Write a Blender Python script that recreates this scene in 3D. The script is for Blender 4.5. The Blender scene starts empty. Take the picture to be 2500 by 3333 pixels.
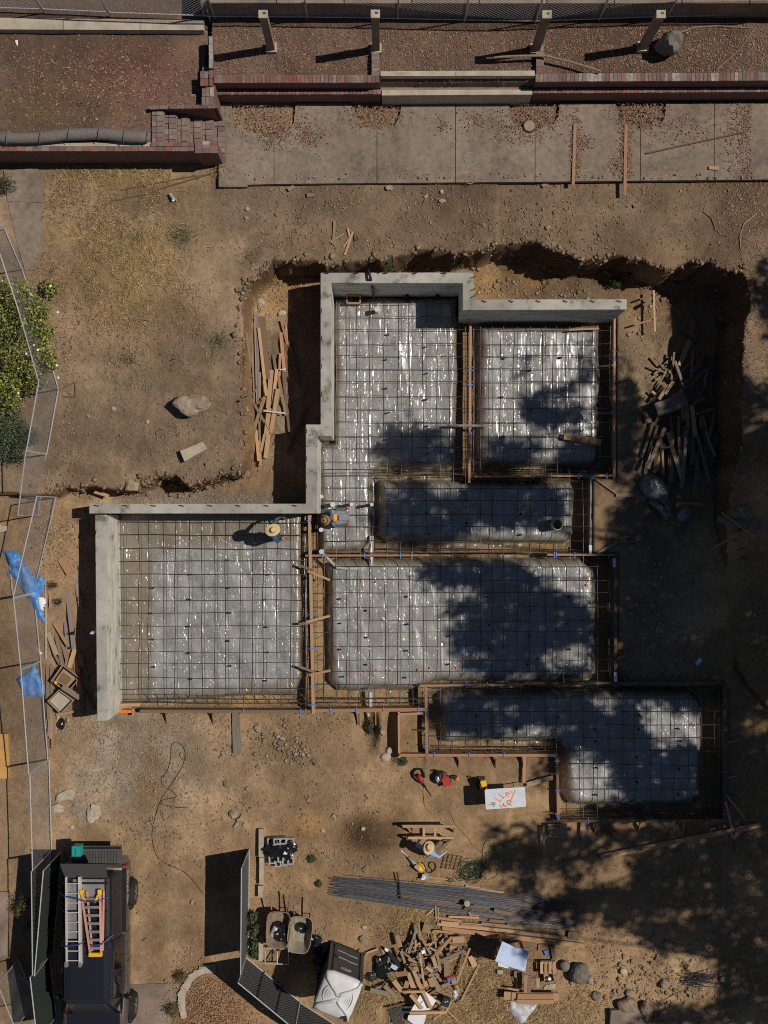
import bpy, bmesh, math, random
import numpy as np
from mathutils import Vector, Matrix, Euler
random.seed(7)
SC = bpy.context.scene
COL = SC.collection
R = math.radians
# ---------------------------------------------------------------- camera, sky, sun
H = 33.0            # camera height over the slab
S = 107.0           # photo pixels per metre on the z = 0 plane
CX, CY = 1250.0, 1667.0
cam = bpy.data.cameras.new('camera'); camo = bpy.data.objects.new('camera', cam); COL.objects.link(camo)
camo.location = (0, 0, H)
cam.sensor_fit = 'VERTICAL'; cam.angle = 2 * math.atan((3333 / 2 / S) / H)
cam.clip_start = 0.5; cam.clip_end = 2000
SC.camera = camo
SUN_EL, SUN_AZ = R(54), math.atan2(0.17, 0.985)
LD = Vector((math.cos(SUN_EL) * math.cos(SUN_AZ), math.cos(SUN_EL) * math.sin(SUN_AZ), math.sin(SUN_EL)))
wd = bpy.data.worlds.new('World'); SC.world = wd; wd.use_nodes = True
wn = wd.node_tree.nodes; wl = wd.node_tree.links
bg = wn['Background']; sky = wn.new('ShaderNodeTexSky'); sky.sky_type = 'NISHITA'; sky.sun_disc = False
sky.sun_elevation = SUN_EL; sky.sun_rotation = R(90) - SUN_AZ
sky.air_density = 0.8; sky.dust_density = 0.2; sky.ozone_density = 1.0
wl.new(sky.outputs[0], bg.inputs[0]); bg.inputs[1].default_value = 0.05
sl = bpy.data.lights.new('sun', 'SUN'); sl.energy = 5.0; sl.angle = R(0.53); sl.color = (1.0, 0.94, 0.85)
so = bpy.data.objects.new('sun', sl); COL.objects.link(so); so.rotation_euler = LD.to_track_quat('Z', 'Y').to_euler()
so.location = LD * 60
SC.view_settings.view_transform = 'Standard'; SC.view_settings.look = 'None'
SC.view_settings.exposure = -0.6; SC.view_settings.gamma = 1.0
SC.render.engine = 'CYCLES'; SC.cycles.use_denoising = False; SC.cycles.filter_width = 1.0; SC.cycles.max_bounces = 8
SC.cycles.transparent_max_bounces = 24

# ---------------------------------------------------------------- helpers
def W(px, py, z=0.0):
    k = (1 - z / H) / S
    return Vector(((px - CX) * k, (CY - py) * k, z))
def ZM(x0, y0, s):                      # positions read off an enlargement
    return lambda x, y: (x0 + x / s, y0 + y / s)
def tag(o, label=None, cat=None, group=None, kind=None):
    if label: o['label'] = label
    if cat: o['category'] = cat
    if group: o['group'] = group
    if kind: o['kind'] = kind
    return o
def link(name, me, parent=None):
    o = bpy.data.objects.new(name, me); COL.objects.link(o)
    if parent is not None: o.parent = parent
    return o
def empty(name, loc, label, cat, group=None, rz=0.0):
    o = bpy.data.objects.new(name, None); COL.objects.link(o); o.location = loc; o.rotation_euler = (0, 0, rz)
    o.empty_display_size = 0.1
    return tag(o, label, cat, group)
class MB:
    def __init__(s): s.v = []; s.f = []
    def add(s, vs, fs):
        b = len(s.v); s.v += [tuple(v) for v in vs]; s.f += [tuple(i + b for i in f) for f in fs]; return s
    def box(s, c, d, rot=None):
        x, y, z = d[0] / 2, d[1] / 2, d[2] / 2
        vs = [Vector((a * x, b * y, e * z)) for e in (-1, 1) for b in (-1, 1) for a in (-1, 1)]
        if rot is not None:
            m = rot if isinstance(rot, Matrix) else Euler(rot).to_matrix(); vs = [m @ v for v in vs]
        c = Vector(c)
        return s.add([v + c for v in vs], [(0, 2, 3, 1), (4, 5, 7, 6), (0, 1, 5, 4), (2, 6, 7, 3), (0, 4, 6, 2), (1, 3, 7, 5)])
    def bar(s, a, b, w, h, up=Vector((0, 0, 1))):
        a, b = Vector(a), Vector(b); d = b - a; L = d.length
        if L < 1e-6: return s
        X = d / L; Y = up.cross(X)
        if Y.length < 1e-3: Y = Vector((0, 1, 0)).cross(X)
        Y.normalize(); Z = X.cross(Y)
        return s.box((a + b) / 2, (L, w, h), Matrix((X, Y, Z)).transposed())
    def prism(s, poly, z0, z1):
        n = len(poly)
        if sum(poly[i][0] * poly[(i + 1) % n][1] - poly[(i + 1) % n][0] * poly[i][1] for i in range(n)) < 0: poly = poly[::-1]
        vs = [(p[0], p[1], z0) for p in poly] + [(p[0], p[1], z1) for p in poly]
        fs = [tuple(range(n, 2 * n)), tuple(range(n - 1, -1, -1))] + [(i, (i + 1) % n, n + (i + 1) % n, n + i) for i in range(n)]
        return s.add(vs, fs)
    def tube(s, pts, r, n=6, cap=True):
        pts = [Vector(p) for p in pts]; rs = r if isinstance(r, (list, tuple)) else [r] * len(pts); vs = []; fs = []
        for i, p in enumerate(pts):
            t = (pts[min(i + 1, len(pts) - 1)] - pts[max(i - 1, 0)])
            t = t.normalized() if t.length > 1e-9 else Vector((1, 0, 0))
            a = t.cross(Vector((0, 0, 1)))
            if a.length < .05: a = t.cross(Vector((0, 1, 0)))
            a.normalize(); b = t.cross(a)
            for k in range(n):
                q = 2 * math.pi * k / n; vs.append(p + (a * math.cos(q) + b * math.sin(q)) * rs[i])
        for i in range(len(pts) - 1):
            for k in range(n):
                fs.append((i * n + k, i * n + (k + 1) % n, (i + 1) * n + (k + 1) % n, (i + 1) * n + k))
        if cap: fs += [tuple(range(n)), tuple(range(len(vs) - 1, len(vs) - n - 1, -1))]
        return s.add(vs, fs)
    def loft(s, rings, cap=True):
        n = len(rings[0]); vs = [v for r in rings for v in r]; fs = []
        for i in range(len(rings) - 1):
            for k in range(n):
                fs.append((i * n + k, i * n + (k + 1) % n, (i + 1) * n + (k + 1) % n, (i + 1) * n + k))
        if cap: fs += [tuple(range(n - 1, -1, -1)), tuple(range(len(vs) - n, len(vs)))]
        return s.add(vs, fs)
    def lathe(s, prof, n=16, c=(0, 0, 0), m=None):
        rings = []; c = Vector(c)
        for (r, z) in prof:
            ring = [Vector((r * math.cos(2 * math.pi * k / n), r * math.sin(2 * math.pi * k / n), z)) for k in range(n)]
            rings.append([((m @ v) if m else v) + c for v in ring])
        return s.loft(rings)
    def mesh(s, name, mat=None, smooth=False):
        me = bpy.data.meshes.new(name); me.from_pydata(s.v, [], s.f); me.update()
        if mat: me.materials.append(mat)
        if smooth: me.polygons.foreach_set('use_smooth', [True] * len(me.polygons))
        return me
    def build(s, name, mat, parent=None, smooth=False, fixn=True):
        me = s.mesh(name, mat, smooth)
        if fixn and len(s.f) < 20000:
            bm = bmesh.new(); bm.from_mesh(me); bmesh.ops.recalc_face_normals(bm, faces=bm.faces); bm.to_mesh(me); bm.free()
        return link(name, me, parent)
def npmesh(name, v, f, mat, smooth=True, attrs=None):
    me = bpy.data.meshes.new(name); nv, nf = len(v), len(f); k = f.shape[1]
    me.vertices.add(nv); me.vertices.foreach_set('co', np.ascontiguousarray(v, np.float32).ravel())
    me.loops.add(nf * k); me.loops.foreach_set('vertex_index', np.ascontiguousarray(f, np.int32).ravel())
    me.polygons.add(nf); me.polygons.foreach_set('loop_start', np.arange(0, nf * k, k, dtype=np.int32))
    me.polygons.foreach_set('loop_total', np.full(nf, k, np.int32))
    if smooth: me.polygons.foreach_set('use_smooth', np.ones(nf, bool))
    me.update(calc_edges=True)
    for an, arr in (attrs or {}).items():
        if arr.ndim == 1:
            a = me.attributes.new(an, 'FLOAT', 'POINT'); a.data.foreach_set('value', np.ascontiguousarray(arr, np.float32))
        else:
            a = me.attributes.new(an, 'FLOAT_COLOR', 'POINT')
            a.data.foreach_set('color', np.ascontiguousarray(np.c_[arr, np.ones(len(arr))], np.float32).ravel())
    me.materials.append(mat); return me
# value noise in numpy
def vnoise(x, y, seed=0):
    xi = np.floor(x).astype(np.int64); yi = np.floor(y).astype(np.int64); xf = x - xi; yf = y - yi
    def h(a, b):
        n = (a * 374761393 + b * 668265263 + seed * 974711) & 0x7fffffff
        n = ((n ^ (n >> 13)) * 1274126177) & 0x7fffffff
        return ((n ^ (n >> 16)) & 0xffff) / 65535.0
    u = xf * xf * (3 - 2 * xf); v = yf * yf * (3 - 2 * yf)
    return (h(xi, yi) * (1 - u) + h(xi + 1, yi) * u) * (1 - v) + (h(xi, yi + 1) * (1 - u) + h(xi + 1, yi + 1) * u) * v
def fbm(x, y, o=4, seed=0):
    t = 0; a = .5
    for i in range(o): t = t + a * vnoise(x * 2 ** i, y * 2 ** i, seed + i * 17); a *= .5
    return t
def sstep(a, b, t):
    t = np.clip((t - a) / (b - a), 0, 1); return t * t * (3 - 2 * t)
def polydist(x, y, poly):               # signed distance, positive inside
    d = np.full(x.shape, 1e9); ins = np.zeros(x.shape, bool); n = len(poly)
    for i in range(n):
        ax, ay = poly[i][0], poly[i][1]; bx, by = poly[(i + 1) % n][0], poly[(i + 1) % n][1]
        ex, ey = bx - ax, by - ay; wx, wy = x - ax, y - ay
        t = np.clip((wx * ex + wy * ey) / (ex * ex + ey * ey + 1e-12), 0, 1)
        d = np.minimum(d, np.hypot(wx - t * ex, wy - t * ey))
        c = (ay > y) != (by > y)
        if ay != by: ins ^= c & (x < (bx - ax) * (y - ay) / (by - ay) + ax)
    return np.where(ins, d, -d)

# ---------------------------------------------------------------- materials
def N(nt, t, **kw):
    n = nt.nodes.new(t)
    for k, v in kw.items():
        if isinstance(v, (int, float, tuple)) and k[0] == 'i' and k[1:].isdigit(): n.inputs[int(k[1:])].default_value = v
        else: setattr(n, k, v)
    return n
MATS = {}
def mat(name, col, rough=.7, metal=0., var=.25, scale=6., bump=.0, bscale=40., orand=.12, stretch=None, spec=.4, alpha=None, col2=None, coat=0., attr=None, trans=0.):
    if name in MATS: return MATS[name]
    m = bpy.data.materials.new(name); m.use_nodes = True; nt = m.node_tree; L = nt.links; p = nt.nodes['Principled BSDF']
    p.inputs['Roughness'].default_value = rough; p.inputs['Metallic'].default_value = metal
    p.inputs['Specular IOR Level'].default_value = spec; p.inputs['Coat Weight'].default_value = coat
    tc = N(nt, 'ShaderNodeTexCoord'); mp = N(nt, 'ShaderNodeMapping'); L.new(tc.outputs['Object'], mp.inputs[0])
    if stretch: mp.inputs['Scale'].default_value = stretch
    oi = N(nt, 'ShaderNodeObjectInfo')
    ad = N(nt, 'ShaderNodeVectorMath', operation='ADD'); mu = N(nt, 'ShaderNodeVectorMath', operation='SCALE'); mu.inputs[3].default_value = 37.0
    cb = N(nt, 'ShaderNodeCombineXYZ'); L.new(oi.outputs['Random'], cb.inputs[0]); L.new(oi.outputs['Random'], cb.inputs[1]); L.new(cb.outputs[0], mu.inputs[0])
    L.new(mp.outputs[0], ad.inputs[0]); L.new(mu.outputs[0], ad.inputs[1])
    nz = N(nt, 'ShaderNodeTexNoise'); nz.inputs['Scale'].default_value = scale; nz.inputs['Detail'].default_value = 8; nz.inputs['Roughness'].default_value = .65
    L.new(ad.outputs[0], nz.inputs['Vector'])
    mr = N(nt, 'ShaderNodeMapRange'); mr.inputs[1].default_value = .3; mr.inputs[2].default_value = .7; mr.inputs[3].default_value = 1 - var; mr.inputs[4].default_value = 1 + var
    L.new(nz.outputs[0], mr.inputs[0])
    mo = N(nt, 'ShaderNodeMapRange'); mo.inputs[3].default_value = 1 - orand; mo.inputs[4].default_value = 1 + orand; L.new(oi.outputs['Random'], mo.inputs[0])
    mm = N(nt, 'ShaderNodeMath', operation='MULTIPLY'); L.new(mr.outputs[0], mm.inputs[0]); L.new(mo.outputs[0], mm.inputs[1])
    base = N(nt, 'ShaderNodeMix', data_type='RGBA')
    base.inputs[6].default_value = (*col, 1); base.inputs[7].default_value = (*(col2 or col), 1)
    if attr:
        at = N(nt, 'ShaderNodeAttribute', attribute_name=attr); L.new(at.outputs['Color'], base.inputs[6]); L.new(at.outputs['Color'], base.inputs[7])
    sw = N(nt, 'ShaderNodeMath', operation='FRACT'); s7 = N(nt, 'ShaderNodeMath', operation='MULTIPLY'); s7.inputs[1].default_value = 7.31
    L.new(oi.outputs['Random'], s7.inputs[0]); L.new(s7.outputs[0], sw.inputs[0])
    if col2 and orand > 0: L.new(sw.outputs[0], base.inputs[0])
    elif col2: L.new(nz.outputs[0], base.inputs[0])
    vs = N(nt, 'ShaderNodeVectorMath', operation='SCALE'); L.new(base.outputs[2], vs.inputs[0]); L.new(mm.outputs[0], vs.inputs[3])
    L.new(vs.outputs[0], p.inputs['Base Color'])
    if bump:
        n2 = N(nt, 'ShaderNodeTexNoise'); n2.inputs['Scale'].default_value = bscale; n2.inputs['Detail'].default_value = 6; L.new(ad.outputs[0], n2.inputs['Vector'])
        b = N(nt, 'ShaderNodeBump'); b.inputs['Strength'].default_value = bump; b.inputs['Distance'].default_value = .02
        L.new(n2.outputs[0], b.inputs['Height']); L.new(b.outputs[0], p.inputs['Normal'])
    if alpha is not None: p.inputs['Alpha'].default_value = alpha
    if trans: p.inputs['Transmission Weight'].default_value = trans
    MATS[name] = m; return m
def M(n): return MATS[n]
mat('concrete', (.33, .33, .285), .85, var=.22, scale=2.2, bump=.25, bscale=25, orand=.02)
mat('concrete_old', (.235, .178, .137), .85, var=.38, scale=1.3, bump=.25, bscale=40, orand=.06)
def patio_mat():
    m = bpy.data.materials.new('patio'); m.use_nodes = True; nt = m.node_tree; L = nt.links; p = nt.nodes['Principled BSDF']; p.inputs['Roughness'].default_value = .88; p.inputs['Specular IOR Level'].default_value = .25
    tc = N(nt, 'ShaderNodeTexCoord')
    def nz(sc, d, r, di=0.):
        n = N(nt, 'ShaderNodeTexNoise'); n.inputs['Scale'].default_value = sc; n.inputs['Detail'].default_value = d; n.inputs['Roughness'].default_value = r; n.inputs['Distortion'].default_value = di; L.new(tc.outputs['Object'], n.inputs['Vector']); return n
    def ramp(n, es):
        r = N(nt, 'ShaderNodeValToRGB'); L.new(n.outputs[0], r.inputs[0]); r.color_ramp.elements[0].position, r.color_ramp.elements[0].color = es[0]; r.color_ramp.elements[1].position, r.color_ramp.elements[1].color = es[-1]
        for q, c in es[1:-1]: e = r.color_ramp.elements.new(q); e.color = c
        return r
    a = ramp(nz(.55, 8, .68, .6), [(.3, (.14, .107, .083, 1)), (.42, (.208, .162, .124, 1)), (.55, (.255, .2, .15, 1)), (.72, (.31, .255, .198, 1))]); b = ramp(nz(7, 8, .75), [(.3, (.68, .68, .68, 1)), (.7, (1.3, 1.3, 1.3, 1))]); c = ramp(nz(1.7, 10, .8, 1.2), [(.33, (.62, .6, .58, 1)), (.45, (1, 1, 1, 1)), (.62, (1, 1, 1, 1)), (.7, (1.2, 1.2, 1.2, 1))])
    def mul(x, y):
        v = N(nt, 'ShaderNodeVectorMath', operation='MULTIPLY'); L.new(x.outputs[0], v.inputs[0]); L.new(y.outputs[0], v.inputs[1]); return v
    L.new(mul(mul(a, b), c).outputs[0], p.inputs['Base Color']); return m
MATS['patio'] = patio_mat(); mat('chalk', (.31, .27, .225), .9, var=.3, scale=20)
mat('concrete_pale', (.42, .36, .275), .85, var=.25, scale=2.5, bump=.3, bscale=30, orand=.05)
mat('mortar', (.2, .15, .125), .9, var=.3, scale=8, bump=.3)
mat('brick', (.26, .105, .07), .85, var=.25, scale=14, bump=.3, bscale=60, orand=.22, col2=(.165, .105, .095))
mat('brick_grey', (.19, .14, .125), .85, var=.3, scale=14, bump=.3, bscale=60, orand=.2, col2=(.23, .17, .14))
mat('brick_pale', (.33, .28, .245), .85, var=.35, scale=14, bump=.3, bscale=60, orand=.2)
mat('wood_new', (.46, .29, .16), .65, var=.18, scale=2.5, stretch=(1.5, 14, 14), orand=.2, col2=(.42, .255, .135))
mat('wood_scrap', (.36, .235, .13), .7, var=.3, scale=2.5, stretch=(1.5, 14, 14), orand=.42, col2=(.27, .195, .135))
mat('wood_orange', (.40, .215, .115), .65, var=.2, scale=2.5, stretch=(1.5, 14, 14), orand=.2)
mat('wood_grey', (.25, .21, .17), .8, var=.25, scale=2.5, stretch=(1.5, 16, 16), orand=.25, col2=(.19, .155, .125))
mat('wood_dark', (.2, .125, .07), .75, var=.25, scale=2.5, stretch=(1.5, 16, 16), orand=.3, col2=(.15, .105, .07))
mat('plywood', (.2, .16, .12), .75, var=.3, scale=3, orand=.15, bump=.1)
mat('steel_bar', (.085, .073, .065), .55, metal=.6, var=.4, scale=9, orand=.2)
mat('steel_blue', (.12, .125, .138), .42, metal=.75, var=.3, scale=9, orand=.3)
mat('galv', (.6, .6, .61), .45, metal=.45, var=.15, scale=12)
mat('chain_wire', (.5, .5, .5), .5, metal=.3, var=.1, scale=10)
mat('screen_cloth', (.02, .026, .024), .9, var=.2, scale=30, bump=.2, bscale=300)
mat('pvc', (.62, .62, .62), .35, var=.05)
mat('pipe_grey', (.3, .29, .27), .5, var=.2)
mat('pipe_black', (.03, .03, .03), .45, var=.2)
mat('tarp', (.09, .26, .6), .45, var=.3, scale=5, bump=.5, bscale=12)
mat('sheet_blue', (.52, .62, .82), .5, var=.12, scale=3, bump=.05)
mat('paper', (.8, .8, .8), .8, var=.06)
mat('cardboard', (.36, .25, .15), .85, var=.15, scale=5, orand=.15)
mat('film', (.55, .55, .56), .22, var=.3, scale=8, bump=.6, bscale=7, spec=.6, coat=.5)
mat('film_shaded', (.17, .17, .18), .3, var=.3, scale=8, bump=.6, bscale=7, spec=.5)  # clear film with shade put into its colour, for the heap right of the slab
mat('bag_black', (.012, .012, .014), .25, var=.3, scale=8, bump=.8, bscale=10, spec=.6)
mat('straw_hat', (.6, .43, .22), .8, var=.15, scale=60, bump=.3, bscale=120)
mat('hat_tan', (.33, .21, .1), .8, var=.15, scale=60, bump=.3, bscale=120)
mat('hat_band', (.05, .035, .025), .8)
mat('skin', (.32, .17, .105), .55, var=.08)
mat('hair', (.015, .012, .01), .6)
mat('denim', (.035, .075, .13), .85, var=.2, scale=30)
mat('shirt_grey', (.24, .26, .29), .85, var=.12, scale=12)
mat('shirt_blue', (.3, .38, .55), .85, var=.12, scale=12)
mat('shirt_navy', (.045, .075, .12), .85, var=.15, scale=12)
mat('trouser_tan', (.2, .145, .1), .85, var=.15, scale=12)
mat('jean_grey', (.13, .15, .17), .85, var=.15, scale=12)
mat('boot', (.2, .14, .085), .7)
mat('shoe_red', (.45, .02, .03), .6, var=.3, scale=20)
mat('print_orange', (.75, .32, .03), .8)
mat('spray_orange', (.85, .2, .03), .7)
mat('spray_pink', (.9, .16, .08), .7)
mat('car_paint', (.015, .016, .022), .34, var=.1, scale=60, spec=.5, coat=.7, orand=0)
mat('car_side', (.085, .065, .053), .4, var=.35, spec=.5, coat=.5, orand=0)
mat('car_trim', (.012, .012, .013), .55, var=.2)
mat('bed_liner', (.075, .07, .065), .75, var=.3, scale=25, bump=.3)
mat('glass_dark', (.006, .007, .009), .06, var=0, spec=.8, coat=.5)
mat('rubber', (.018, .017, .016), .85, var=.3, scale=20, bump=.2)
mat('alloy', (.42, .42, .43), .35, metal=.9)
mat('alu', (.6, .55, .48), .45, metal=.2, var=.15, scale=15)
mat('alu_plate', (.36, .36, .36), .45, metal=.6, var=.2, scale=15)
mat('fibre_orange', (.62, .29, .21), .5, var=.12)
mat('yellow', (.8, .47, .02), .45, var=.1)
mat('strap_blue', (.025, .045, .2), .6, var=.1)
mat('clip_blue', (.1, .2, .55), .5, var=.1)
mat('teal', (.02, .34, .32), .45, var=.1)
mat('red_tool', (.42, .03, .025), .45, var=.15)
mat('black_tool', (.02, .02, .022), .5, var=.2)
mat('orange', (.8, .18, .03), .5)
mat('rock', (.29, .225, .15), .9, var=.35, scale=6, bump=.6, bscale=14, orand=.25, col2=(.26, .2, .145))
mat('rock_grey', (.17, .145, .12), .9, var=.3, scale=4, bump=.6, bscale=9, orand=.15)
mat('cmu', (.38, .38, .37), .9, var=.15, scale=20, bump=.3, orand=.06)
mat('jacket', (.075, .08, .085), .5, var=.12, scale=10)
mat('jacket_roof', (.58, .58, .56), .45, var=.12, scale=5)
mat('barrow', (.3, .25, .17), .75, var=.3, scale=7, orand=.15)
mat('barrow_rust', (.22, .15, .11), .8, var=.35, scale=7)
mat('table_top', (.62, .65, .7), .45, var=.1, scale=5)
mat('cord_black', (.02, .018, .015), .6)
mat('cord_yellow', (.33, .24, .08), .6)
mat('cord_green', (.03, .06, .03), .6, orand=.5)
mat('wattle', (.165, .145, .13), .9, var=.2, scale=12, bump=.5, bscale=40)
mat('branch', (.27, .19, .125), .85, var=.25, scale=8, orand=.25)
mat('rust', (.15, .085, .045), .8, var=.3, scale=20)
mat('bark', (.09, .065, .045), .9, var=.3, scale=5, bump=.6, bscale=8)
mat('stump', (.28, .23, .16), .9, var=.25, scale=12)
mat('leaf_a', (.11, .15, .025), .55, var=.3, scale=5, orand=.2, spec=.3)
mat('leaf_b', (.045, .075, .02), .55, var=.35, scale=5, orand=.2, spec=.3)
mat('leaf_c', (.04, .07, .045), .6, var=.3, scale=5, spec=.3)
mat('leaf_y', (.35, .25, .04), .6, var=.3, scale=5)
mat('leaf_dry', (.3, .19, .11), .8, var=.45, scale=9, attr='tint')
mat('grass_dry', (.34, .24, .1), .8, var=.35, scale=4, attr='tint')
mat('pebble', (.34, .28, .2), .9, var=.3, scale=5, attr='tint')
mat('door_wood', (.55, .3, .1), .6, var=.15, scale=3)

# soil: colours by place come in as an attribute, grain and clods from noise
def soil_mat():
    m = bpy.data.materials.new('soil'); m.use_nodes = True; nt = m.node_tree; L = nt.links; p = nt.nodes['Principled BSDF']
    p.inputs['Roughness'].default_value = .95; p.inputs['Specular IOR Level'].default_value = .15
    at = N(nt, 'ShaderNodeAttribute', attribute_name='soil'); tc = N(nt, 'ShaderNodeTexCoord')
    def nz(sc, d=6, r=.65):
        n = N(nt, 'ShaderNodeTexNoise'); n.inputs['Scale'].default_value = sc; n.inputs['Detail'].default_value = d; n.inputs['Roughness'].default_value = r
        L.new(tc.outputs['Object'], n.inputs['Vector']); return n
    a, b = nz(1.3), nz(9., 8, .75)
    def mr(n, lo, hi):
        q = N(nt, 'ShaderNodeMapRange'); q.inputs[1].default_value = .3; q.inputs[2].default_value = .7; q.inputs[3].default_value = lo; q.inputs[4].default_value = hi; L.new(n.outputs[0], q.inputs[0]); return q
    m1 = N(nt, 'ShaderNodeMath', operation='MULTIPLY'); L.new(mr(a, .78, 1.22).outputs[0], m1.inputs[0]); L.new(mr(b, .74, 1.26).outputs[0], m1.inputs[1])
    vs = N(nt, 'ShaderNodeVectorMath', operation='SCALE'); L.new(at.outputs['Color'], vs.inputs[0]); L.new(m1.outputs[0], vs.inputs[3])
    # pale grit
    vo = N(nt, 'ShaderNodeTexVoronoi'); vo.inputs['Scale'].default_value = 16; L.new(tc.outputs['Object'], vo.inputs['Vector'])
    g = N(nt, 'ShaderNodeMapRange'); g.inputs[1].default_value = .16; g.inputs[2].default_value = .1; g.inputs[3].default_value = 0; g.inputs[4].default_value = 1; L.new(vo.outputs['Distance'], g.inputs[0])
    gt = N(nt, 'ShaderNodeMath', operation='GREATER_THAN'); gt.inputs[1].default_value = .86; sp = N(nt, 'ShaderNodeSeparateColor'); L.new(vo.outputs['Color'], sp.inputs[0]); L.new(sp.outputs[0], gt.inputs[0])
    gm = N(nt, 'ShaderNodeMath', operation='MULTIPLY'); L.new(g.outputs[0], gm.inputs[0]); L.new(gt.outputs[0], gm.inputs[1])
    g2 = N(nt, 'ShaderNodeMath', operation='MULTIPLY'); g2.inputs[1].default_value = .6; L.new(gm.outputs[0], g2.inputs[0])
    mx = N(nt, 'ShaderNodeMix', data_type='RGBA'); L.new(g2.outputs[0], mx.inputs[0]); L.new(vs.outputs[0], mx.inputs[6])
    gc = N(nt, 'ShaderNodeVectorMath', operation='SCALE'); gc.inputs[3].default_value = 1.75; L.new(at.outputs['Color'], gc.inputs[0]); L.new(gc.outputs[0], mx.inputs[7])
    L.new(mx.outputs[2], p.inputs['Base Color'])
    c = nz(22, 8, .7)
    hs = N(nt, 'ShaderNodeMath', operation='ADD'); L.new(c.outputs[0], hs.inputs[0]); L.new(gm.outputs[0], hs.inputs[1])
    hb = N(nt, 'ShaderNodeMath', operation='ADD'); L.new(hs.outputs[0], hb.inputs[0]); L.new(b.outputs[0], hb.inputs[1])
    bp = N(nt, 'ShaderNodeBump'); bp.inputs['Strength'].default_value = .8; bp.inputs['Distance'].default_value = .05
    L.new(hb.outputs[0], bp.inputs['Height']); L.new(bp.outputs[0], p.inputs['Normal']); return m
MATS['soil'] = soil_mat()
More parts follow.
